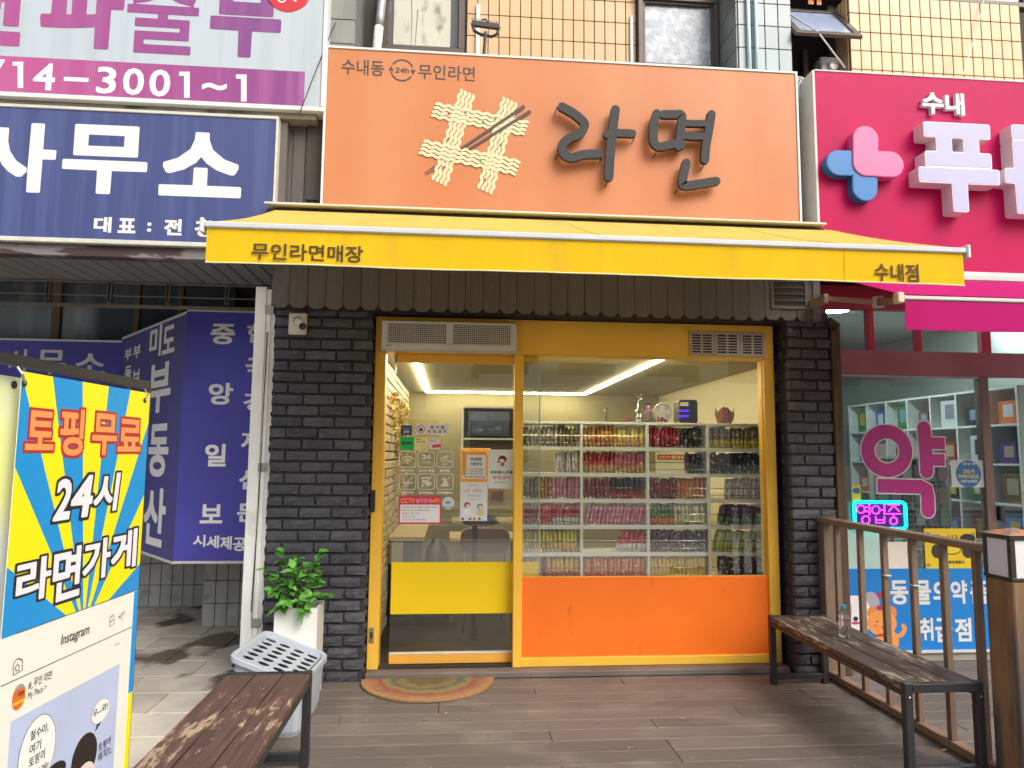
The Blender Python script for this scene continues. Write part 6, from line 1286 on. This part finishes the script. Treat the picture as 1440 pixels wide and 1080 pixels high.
def ell(points, w, c_face, c_side, nm, n0, n1):
    o = part(nm, MB().stroke([PF2.uv(*p) for p in points], w*pq, PK, n1, n0, capk=10), c_side, pk, recalc=False); part('face', MB().stroke([PF2.uv(*p) for p in points], (w-2.2)*pq, PK, n1+.002, capk=10), c_face, o, recalc=False); return o
m_pkf = mat('soft_pink_face', '#d06a9c', .4, var=.03); m_pks = mat('pink_side', '#d45a98', .5); m_blf = mat('sky_blue_face', '#2874b8', .4, var=.03); m_bls = mat('blue_side', '#1c66a8', .5)
a = [PF2.uv(*p) for p in ((1217.5, 195), (1217.5, 229), (1253, 231))]
def lshape(pts, w, grow=0):
    (x0, y0), (x1, y1), (x2, y2) = pts; r = w/2; q = []
    q += [(x0+r*math.cos(RD(t)), y0+r*math.sin(RD(t))) for t in range(0, 181, 18)]
    cx = x1-r; q += [(x1+r*1.0*math.cos(RD(t)), y1+r*math.sin(RD(t))) for t in range(180, 271, 15)]
    q += [(x2+r*math.cos(RD(t)), y2+r*math.sin(RD(t))) for t in range(-90, 91, 18)]
    q += [(x1+r, y2+r)] ; return q
o = part('heart_cross_pink', MB().prism(lshape(a, 35.5*pq), PK, 0, .08), m_pks, pk); part('face', MB().prism(lshape(a, 33.5*pq), PK, .08, .0825, back=False), m_pkf, o)
o = part('heart_cross_blue', MB().stroke([PF2.uv(1181, 228), PF2.uv(1197, 228.5)], 34.5*pq, PK, .07, .0, capk=10), m_bls, pk, recalc=False); part('face', MB().stroke([PF2.uv(1181, 228), PF2.uv(1197, 228.5)], 32.5*pq, PK, .072, capk=10), m_blf, o, recalc=False)
o = part('heart_cross_blue', MB().stroke([PF2.uv(1217.5, 264), PF2.uv(1217.5, 250)], 34.5*pq, PK, .0708, .0, capk=10), m_bls, pk, recalc=False); part('face', MB().stroke([PF2.uv(1217.5, 264), PF2.uv(1217.5, 250)], 32.5*pq, PK, .0728, capk=10), m_blf, o, recalc=False)
# pink awning
pa = thing('pink_awning', 'hot pink pharmacy awning with pale front bar, right of the yellow one', 'awning', (4, -.5, 2.3)); m_pc = cloth('hot_pink_cloth', '#c8207a', .3); ax = 2.575
part('canopy', MB().face([(ax+.02, -.45, 2.72), (5.6, -.45, 2.72), (5.6, -1.2, 2.425), (ax, -1.2, 2.425)]).face([(ax+.02, -.45, 2.716), (ax, -1.2, 2.421), (5.6, -1.2, 2.421), (5.6, -.45, 2.716)]), m_pc, pa, recalc=False)
part('front_bar', MB().box(ax-.002, 5.6, -1.222, -1.19, 2.392, 2.414, .004), m_ltgrey, pa); part('valance', MB().box(ax+.004, 5.6, -1.218, -1.214, 2.215, 2.384), m_pc, pa); part('bar_end', MB().box(ax-.045, ax-.003, -1.23, -1.18, 2.37, 2.432, .006), mat('ivory_plastic_2', '#dcd0bc', .5), pa)
part('cassette', MB().box(2.62, 5.6, -.47, -.36, 2.715, 2.765, .01), m_ltgrey, pa)
m_arm = mat('beige_arm', '#9c8878', .5, var=.08)
ja, jb = Vector((2.76, -.42, 2.6)), Vector((3.45, -.85, 2.53)); a = at(1160, 420, -.45); j2 = at(1235, 425, -.62)
part('folding_arm', MB().bar(a, j2, .025, .032, c=.003), m_arm, pa); part('folding_arm', MB().bar(j2, (ax+.03, -1.17, 2.40), .035, .045, c=.004), m_arm, pa); part('elbow', MB().lathe([(.001, -.04), (.035, -.035), (.035, .035), (.001, .04)], j2, 12), m_ltgrey, pa); part('arm_bracket', MB().box(a.x-.015, a.x+.02, a.y-.02, -.1, a.z-.035, a.z+.03, .005), m_arm, pa)
# front: frame, transom panes, window panes
m_red = mat('crimson_frame', '#b82848', .5, var=.08); m_wine = mat('wine_band', '#9c5866', .5, var=.12, scale=2, c2='#a86c76', lo=.45, hi=.65, wscale=1.3); m_brz = mat('bronze_mullion', '#7a625c', .45, metal=.2, var=.12)
GY = .10; px_ = lambda x, y=510: at(x, y, GY).x
pf = thing('pharmacy_glazing', 'pharmacy glass front with wine red band and magenta glyph', 'shopfront', (3.7, .1, 0)); gp_ = glass('pharmacy_glass', (.86, .92, .9), .08)
zb0, zb1 = 2.113, 2.300; x0 = 2.79
part('band', MB().box(x0, 5.6, GY-.03, GY+.05, zb0, zb1, .003), m_wine, pf)
part('header', MB().box(x0, 5.6, GY-.02, GY+.05, 2.62, 2.80), m_red, pf)
tx_ = [(1160, 1217), (1226, 1284), (1292, 1375), (1388, 1470)]
for a, b in tx_: part('transom_pane', MB().box(px_(a, 440), px_(b, 440), GY, GY+.006, zb1, 2.62), gp_, pf)
for a, b in ((1152, 1160), (1217, 1226), (1284, 1292), (1375, 1388)): part('transom_bar', MB().box(px_(a, 440), px_(b, 440), GY-.025, GY+.03, zb1+.001, 2.619, .003), m_red, pf)
xw1, xw2 = px_(1379, 600), px_(1391, 600)
part('mullion', MB().box(xw1, xw2, GY-.02, GY+.05, .09, zb0, .003), m_brz, pf); part('head_rail', MB().box(x0, xw1, GY-.015, GY+.03, zb0-.012, zb0-.001), m_ltgrey, pf)
part('window_pane', MB().box(x0, xw1, GY, GY+.006, .67, zb0-.012), gp_, pf); part('door_pane', MB().box(xw2+.004, 5.4, GY, GY+.006, .09, zb0-.004), gp_, pf)
part('kick_wall', MB().box(x0, 5.6, GY-.01, GY+.04, .001, .06, .003), m_concrete, pf); part('sill', MB().box(x0, xw1, GY-.03, GY+.03, .061, .082, .003), m_ltgrey, pf)
part('handle', MB().box(xw2+.01, xw2+.05, GY-.05, GY-.005, 1.02, 1.13, .006), m_black, pf)
PG = YP(GY-.001); pg = PG.uv(1301, 650)[0]-PG.uv(1300, 650)[0]
def gq(x0, y0, x1, y1): return prect(PG, x0, y0, x1, y1)
# magenta glyph on the glass, built from simple strokes
def glyph(w, m, n):
    b = MB(); U = lambda *p: [PG.uv(*q) for q in p]
    c = PG.uv(1247, 634); o_, i_ = disc(c, (26.5+w/2)*pg, 40, (25.5+w/2)*pg), disc(c, (26.5-w/2)*pg, 40, (25.5-w/2)*pg); b.add([PG.p(*q, n) for q in o_+i_], [(k, (k+1) % 40, (k+1) % 40+40, k+40) for k in range(40)])
    b.stroke(U((1299, 602.5-(w-17.5)/2), (1302, 640), (1303, 663)), w*pg, PG, n+.0002, capk=8)
    for y in (623, 646.5): b.stroke(U((1305, y), (1328+(w-17.5)/2, y+.5)), (w-2.5)*pg, PG, n+.0004, cap=False)
    b.stroke(U((1234-(w-17.5)/2, 683), (1296, 684.5), (1303, 688), (1304.5, 697), (1305, 718)), w*pg, PG, n+.0006, cap=False); b.flat(disc(PG.uv(1305, 718), w/2*pg, 20), PG, n+.0008); return b
part('glyph_outline', glyph(21.5, None, .0006), m_vinylw, pf, recalc=False); gl_ = part('glyph', glyph(18.2, None, .0024), mat('magenta_vinyl', '#bc2684', .45, var=.03), pf, recalc=False)
# lower graphics: pale green film, blue animal medicine sheet
part('pale_film', MB().prism(quad(gq(1168, 745, 1242, 803)), PG, .0005, .001), mat('pale_mint_film', '#b8d6cc', .45, var=.05), pf); part('cream_paper', MB().prism(quad(gq(1246, 762, 1278, 822)), PG, .0005, .001), mat('cream_paper', '#e4dccc', .8), pf)
bl = part('blue_sheet', MB().box(x0, xw1-.005, GY-.012, GY+.012, .083, .668), mat('sky_blue_print', '#0f7ed0', .5, var=.04), pf); PL = YP(GY-.012)
for s, xl, xr, yt, yb in (('동', 1251, 1278, 816, 850), ('물', 1283, 1310, 816, 850), ('의', 1311, 1335, 816, 850), ('약', 1336, 1361, 816, 849), ('품', 1363, 1390, 817, 849), ('취', 1292, 1313, 869, 901), ('급', 1314, 1340, 869, 903), ('점', 1342, 1367, 869, 902)):
    u0, v1 = PL.uv(xl, yt); u1, v0 = PL.uv(xr, yb); lettering(s, PL, (u0, v0, u1, v1), m_vinylw, bl, off=.03)
bl2 = PL.uv(1201, 850)[0]-PL.uv(1200, 850)[0]
def el(nm, x, y, rx, ry, c, n, par=bl): u, v = PL.uv(x, y); return part(nm, MB().flat(disc((u, v), rx*bl2, 22, ry*bl2), PL, n), pm_(c), par, recalc=False)
el('drawn_dog_ear', 1225, 850, 12, 17, '#b0a8b4', .001); el('drawn_dog_ear', 1178, 858, 8, 18, '#d8c4b8', .001); el('drawn_dog_head', 1202, 866, 24, 27, '#eceaee', .0016); el('drawn_dog_patch', 1190, 858, 8, 16, '#c8bcc8', .002); el('drawn_dog_nose', 1203, 870, 3.5, 3, '#2a2428', .0025); el('drawn_dog_mouth', 1203, 876, 6, 2, '#c0506a', .0022)
el('drawn_cat_ear', 1226, 862, 7, 8, '#e08a44', .002); el('drawn_cat_ear', 1254, 861, 7, 8, '#e08a44', .002); el('drawn_cat_head', 1240, 876, 21, 17, '#ec9a52', .0026); el('drawn_cat_body', 1248, 902, 16, 17, '#ec9a52', .0023); el('drawn_cat_collar', 1241, 893, 9, 2, '#c03c3c', .003); el('drawn_cat_eye', 1233, 874, 1.6, 1, '#4a2c20', .0032); el('drawn_cat_nose', 1241, 882, 1.6, 1.2, '#7a3c2c', .0032); el('drawn_cat_blush', 1231, 880, 3, 2, '#e07a4a', .003)
part('drawn_cat_tail', MB().stroke([PL.uv(*q) for q in ((1257, 896), (1268, 892), (1272, 884), (1270, 880))], 6*bl2, PL, .0022, smooth=4), pm_('#ec9a52'), bl, recalc=False); el('drawn_bow', 1238, 837, 5, 4, '#b0344c', .002); el('drawn_bow', 1238, 855, 6, 4, '#b0344c', .0012)
# notices on the glass
s = solo('window_notice', MB().prism(quad(gq(1336, 647, 1388, 685.5)), PG, .002, .003), pm_('#ccd8d4', .6), 'white notice with a round blue print on pharmacy glass', 'notice'); u, v = PG.uv(1361.5, 666.5); part('round_print', MB().flat(disc((u, v), 18*pg, 28), PG, .0035), pm_('#3a6ea4'), s, recalc=False)
for tt, r4, c in (('고유가', (1353, 660, 1370, 666), '#e8d84a'), ('피해지원금', (1347, 667, 1376, 673), '#e8d84a'), ('사용가능매장', (1350, 674.5, 1374, 679), '#dfe8ee'), ('신청 및 사용', (1353, 650.5, 1371, 654), '#dfe8ee')): lettering(tt, PG, gq(*r4), pm_(c), s, off=.02, n=.0042)
s = solo('police_notice', MB().prism(quad(gq(1298.5, 743, 1374, 800)), PG, .004, .006), pm_('#e8c81e', .5), 'yellow police notice with dark drawn caps behind the railing', 'notice')
for x, y, rx, ry, c in ((1316, 757, 9, 5, '#2a2622'), (1360, 757, 11, 6, '#2a2622'), (1316, 775, 7, 9, '#3a342c'), (1360, 775, 8, 9, '#3a342c'), (1338, 770, 14, 9, '#2c2820'), (1338, 770, 12.6, 7.8, '#efd030'), (1348, 761, 6, 3, '#39507c')):
    u, v = PG.uv(x, y); part('drawn_shape', MB().flat(disc((u, v), rx*pg, 18, ry*pg), PG, .0066+.0004*(c == '#efd030')), pm_(c), s, recalc=False)
lettering('분당경찰서', PG, gq(1333, 788, 1355, 792.5), pm_('#2c281c'), s, off=.03, n=.0075); lettering('112', PG, gq(1332, 752, 1346, 757), pm_('#6a5c1c'), s, off=.02, n=.0085)
for x, y in ((1304, 750), (1368, 750), (1305, 794)): u, v = PG.uv(x, y); part('suction_cup', MB().prism(disc((u, v), 2.2*pg, 10), PG, .006, .01), m_steel, s)
s = solo('window_notice', MB().prism(quad(gq(1197, 682, 1211, 712)), PG, .002, .003), pm_('#d8c848', .6), 'small yellow and blue slip on the glass above the neon sign', 'notice'); el2 = PG.uv(1204, 690); part('blue_print', MB().flat(disc(el2, 5.5*pg, 14, 4*pg), PG, .0035), pm_('#3c6ea8'), s, recalc=False)
# neon open sign
ns_ = thing('neon_sign', 'glowing neon open sign with magenta glyphs in a cyan frame', 'neon sign', (3.1, .08, .95)); PN = YP(GY-.02); pn = PN.uv(1201, 700)[0]-PN.uv(1200, 700)[0]
r4 = prect(PN, 1200.5, 706, 1274, 743.5); part('backing', MB().prism(rrect(*r4, .03), PN, -.012, -.006), mat('violet_acrylic', '#3a2a6a', .25, var=0), ns_)
rr_ = rrect(*r4, .03, 6); part('neon_frame', MB().tube([PN.p(*q, .004) for q in rr_+rr_[:2]], 2.3*pn, 8), emis('neon_cyan', '#18e0e0', 2.2), ns_, smooth=True)
m_neon = emis('neon_magenta', '#ff3cf0', 2.6)
def nt_(paths):
    b = MB()
    for p in paths: b.tube([PN.p(*PN.uv(*q), .006) for q in p], .95*pn, 6)
    part('neon_glyph', b, m_neon, ns_, smooth=True)
ring = lambda x, y, r: [(x+r*math.cos(a*.349), y+r*math.sin(a*.349)) for a in range(19)]
nt_([ring(1210, 716, 5.5), [(1216, 713), (1222, 713)], [(1216, 719), (1222, 719)], [(1222, 709), (1222, 724)], ring(1217, 731, 5.5)])
nt_([ring(1231, 717, 5.5), [(1237, 717), (1243, 717)], [(1243, 709), (1243, 724)], [(1231, 726), (1231, 735), (1243, 735), (1243, 726)], [(1231, 731), (1243, 731)]])
nt_([[(1248, 710), (1264, 710)], [(1256, 711), (1249, 719)], [(1256, 711), (1264, 719)], [(1246, 722.5), (1267, 722.5)], [(1256, 723), (1256, 727)], ring(1256, 732.5, 5)])
# interior
m_pw = mat('pharmacy_wall_paint', '#bcc4bc', .8, var=.04); fl_ = mat('pharmacy_floor', '#8a8a84', .3)
struct('floor', MB().box(2.80, 6.2, .15, 4.0, -.03, .03), fl_); struct('ceiling', MB().box(2.80, 6.2, .16, 4.0, 2.85, 2.95), m_pw); struct('wall', MB().box(2.7, 6.3, 4.0, 4.1, 0, 3.0), m_pw); struct('wall', MB().box(2.66, 2.785, .16, 4.0, 0, 3.0), mat('pale_side_wall', '#c6c8bc', .8)); struct('wall', MB().box(5.2, 5.3, .2, 4.0, 0, 3.0), m_pw)
m_dl2 = emis('downlight_glow', '#eaf6ff', 200); 
for k, (px, py) in enumerate(((1177, 437), (1351, 471), (1250, 492), (1372, 486), (1420, 440))):
    d = _f+_r*((px-720)/FOC)-_u*((py-540)/FOC); p = EYE+d*((2.84-EYE.z)/d.z)
    if p.y > 3.8: p.y = 3.4+.1*k
    t = thing('downlight', ['round ceiling downlight glowing behind the leftmost transom pane', 'round ceiling downlight glowing behind the third transom pane', 'far ceiling downlight just above the wine band', 'far ceiling downlight low behind the third pane', 'ceiling downlight behind the pink valance'][k], 'ceiling light', tuple(p), 'pharmacy ceiling downlights'); part('glow_disc', MB().lathe([(.1, -.008), (.1, 0)], (p.x, p.y, 2.845), 20), m_dl2, t); part('trim_ring', MB().lathe([(.115, -.004), (.115, .0), (.101, 0), (.101, -.006)], (p.x, p.y, 2.846), 20), m_white, t)
# cube shelving along the right wall and boxed goods
SX = 4.45; sh = thing('shelf_unit', 'white cube shelving with boxes along the pharmacy side wall', 'shelf', (SX+.15, 1.2, .03)); m_ps = mat('pharmacy_shelf_white', '#ecf0ea', .45)
ys = [.22+.34*i for i in range(8)]; zs_ = [.03, .45, .80, 1.12, 1.44, 1.76, 2.06]
for y in ys: part('upright', MB().box(SX, SX+.3, y-.01, y+.01, .031, 2.07), m_ps, sh)
for z in zs_: part('shelf_board', MB().box(SX+.002, SX+.3, ys[0], ys[-1], z-.009, z+.009), m_ps, sh)
part('back_panel', MB().box(SX+.3, SX+.31, ys[0], ys[-1], .031, 2.07), mat('shelf_back_grey', '#8f9690', .7), sh)
goods = [('blue', '#3c78c4'), ('orange', '#e2702c'), ('white', '#d6d8da'), ('green', '#4c8a4c'), ('brown', '#7a5636'), ('red', '#b03434'), ('black', '#2c2c30'), ('violet', '#6a4a8c'), ('pale pink', '#d8a0b0')]
ordy = ['nearest', 'second', 'third', 'fourth', 'fifth', 'sixth', 'seventh']; ordz = ['bottom', 'second', 'third', 'fourth', 'fifth', 'top']
for i in range(7):
    for j in range(6):
        nm, c = goods[(i*4+j*7+rnd.randrange(9)) % len(goods)]; y0 = ys[i]+.04+rnd.uniform(0, .04); w = rnd.uniform(.13, .2); h_ = rnd.uniform(.14, .24); z = zs_[j]+.0095
        t = thing('goods_box', f'{nm} box in the {ordz[j]} row, {ordy[i]} cube from the pharmacy window', 'box', (SX+.1, y0, z)); part('carton', MB().box(SX+.03, SX+.2, y0, y0+w, z, z+h_, .003), pm_(c, .5), t)
        part('print_panel', MB().box(SX+.0285, SX+.0298, y0+w*.12, y0+w*.7, z+h_*.3, z+h_*.85), pm_(rnd.choice(('#d8d8d4', '#b8a890', '#8aa0b4', '#c8b840')) if nm != 'white' else rnd.choice(('#5a3440', '#3c5070', '#888c90')), .5), t)
gs = thing('gondola', 'low display rack of small packets behind the magenta glyph', 'rack', (3.95, .8, .03)); gx0, gx1 = 3.62, 4.28
part('frame', MB().box(gx0-.02, gx0, .82, .86, .031, 1.5).box(gx1, gx1+.02, .82, .86, .031, 1.5).box(gx0, gx1, .82, .86, 1.48, 1.5), m_ps, gs); part('back_board', MB().box(gx0, gx1, .88, .9, .031, 1.48), mat('rack_back', '#6c7470', .8), gs)
b = MB()
for i in range(13): x = gx0+(gx1-gx0)*i/12; b.box(x-.003, x+.003, .815, .82, .5, 1.48)
for j in range(19): z = .5+.98*j/18; b.box(gx0, gx1, .812, .815, z-.003, z+.003)
part('wire_grid', b, m_white, gs, kind='stuff')
for i in range(6):
    for j in range(5):
        nm, c = goods[(i*5+j*7) % len(goods)]; x = gx0+.02+i*.107; z = .55+j*.185; part('hanging_packet', MB().box(x, x+.075, .785, .808, z, z+.13, .004), pm_({'blue': '#9ab4cc', 'orange': '#d8b8a4', 'green': '#a8c8a8', 'brown': '#8c7c6c', 'red': '#a85c64', 'black': '#4a4c50', 'violet': '#8c7ca0'}.get(nm, c)), gs)
pc_ = thing('display_cabinet', 'dark cabinet with stacked goods at the back of the pharmacy', 'cabinet', (3.3, 3.4, .03))
part('cabinet_body', MB().box(2.83, 4.2, 3.5, 3.9, .031, 1.2, .005), mat('grey_curtain_panel', '#7c827e', .7, stretch=(14, 1, .2), var=.15, scale=3), pc_); 
for z in (1.2, 1.55, 1.9, 2.25): part('shelf_board', MB().box(2.83, 4.2, 3.5, 3.9, z, z+.02), mat('dark_shelf', '#4a4c4c', .6), pc_)
for k in range(26):
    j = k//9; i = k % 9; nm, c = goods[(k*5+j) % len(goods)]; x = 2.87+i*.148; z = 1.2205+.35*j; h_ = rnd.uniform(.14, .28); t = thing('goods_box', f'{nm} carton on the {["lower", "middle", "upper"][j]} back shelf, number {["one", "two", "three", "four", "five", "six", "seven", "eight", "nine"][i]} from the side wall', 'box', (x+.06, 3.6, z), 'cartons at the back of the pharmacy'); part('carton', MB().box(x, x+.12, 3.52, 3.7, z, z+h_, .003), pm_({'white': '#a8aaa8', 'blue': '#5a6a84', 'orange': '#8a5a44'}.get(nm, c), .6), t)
rc = thing('counter', 'burgundy pharmacy counter behind the magenta glyph', 'counter', (3.4, 2.2, .03)); part('counter_body', MB().box(3.05, 3.9, 2.2, 2.6, .031, 1.3, .01), mat('burgundy_panel', '#7a3c50', .5), rc); part('counter_top', MB().box(3.0, 3.95, 2.17, 2.63, 1.301, 1.33, .004), m_ps, rc)
# ================================================================== the street behind the camera, seen in the glass
rd = struct('road', MB().box(-60, 60, -16, -8, -.199, -.185), mat('asphalt', '#5a5a5a', .9, bump=.2)); m_conc = mat('pale_concrete', '#c0bab0', .8, var=.1); struct('pavement', MB().box(-60, 60, -8, -4.21, -.199, -.1), m_conc); struct('pavement', MB().box(-60, 60, -22, -16, -.199, -.1), m_conc)
for y in (-9.0, -12.0, -15.2): struct('reflection_line', MB().box(-60, 60, y-.08, y+.08, -.184, -.181), m_vinylw)  # white lines added out of view to give the glass pale streaks
gl2 = thing('reflection_rail', 'unseen white rail added behind the camera for pale bands in the glass', 'rail', (0, -8.3, -.1)); part('rail', MB().box(-30, 30, -8.32, -8.28, .55, .62).box(-30, 30, -8.32, -8.28, .25, .30), m_white, gl2)  # unseen rail added so that the glass mirrors pale bands
for k in range(16): part('post', MB().box(-30+4*k, -29.92+4*k, -8.34, -8.26, -.1, .7), m_white, gl2)
ob_ = thing('apartment_building', 'pale building across the street seen only as a reflection', 'building', (0, -25, -.2)); part('wall', MB().box(-25, 25, -32, -22, -.1, 6.6), mat('pale_facade', '#c4c0b8', .8, var=.1, scale=.5), ob_)
wn_ = MB().box(-1.1, 1.1, -.05, .05, -.8, .8).mesh('window', mat('dark_window', '#39424a', .15, var=0))
for i in range(14):
    for j in range(2): piece('window', wn_, ob_, (-22+i*3.4, -21.98, 2.0+j*3.2))
part('sign_panel', MB().box(1, 9, -21.94, -21.9, 3.2, 4.6), mat('pale_sign_panel', '#c8c0c0', .6), ob_); part('sign_panel', MB().box(-10, -1, -21.94, -21.9, 3.2, 4.4), mat('blue_sign_panel', '#4a6a9c', .6), ob_)
m_fol = mat('street_tree_leaves', '#3d5a2c', .6, rand=.0, var=.35, scale=3); m_bark = mat('street_tree_bark', '#4a4038', .9, bump=.4)
for k, (x, y, lab) in enumerate(((-5.5, -9.2, 'street tree behind the camera on the office side'), (7.5, -9.3, 'street tree behind the camera facing the pharmacy'))):
    t = thing('street_tree', lab, 'tree', (x, y, -.1), 'street trees along the road'); part('trunk', MB().tube([(x, y, -.1), (x+.1, y, 1.6), (x-.05, y+.1, 3.2), (x+.2, y, 5)], .16, 9, r1=.06), m_bark, t, smooth=True)
    b = MB()
    for q in range(1500):
        a = rnd.uniform(0, 6.28); r_ = 2.1*rnd.random()**.5; zz = rnd.uniform(-1, 1); rr_ = r_*math.sqrt(max(.05, 1-zz*zz)); cl = .75+.25*math.sin(a*3+zz*4); c = Vector((x+rr_*cl*math.cos(a), y+rr_*cl*math.sin(a), 5.0+1.9*zz)); d1 = Vector((rnd.uniform(-1, 1), rnd.uniform(-1, 1), rnd.uniform(-.6, .6))).normalized()*.16; d2 = d1.cross(Vector((rnd.random(), rnd.random(), 1))).normalized()*.09; b.face([c-d1, c+d2, c+d1, c-d2])
    part('crown', b, m_fol, t, recalc=False)
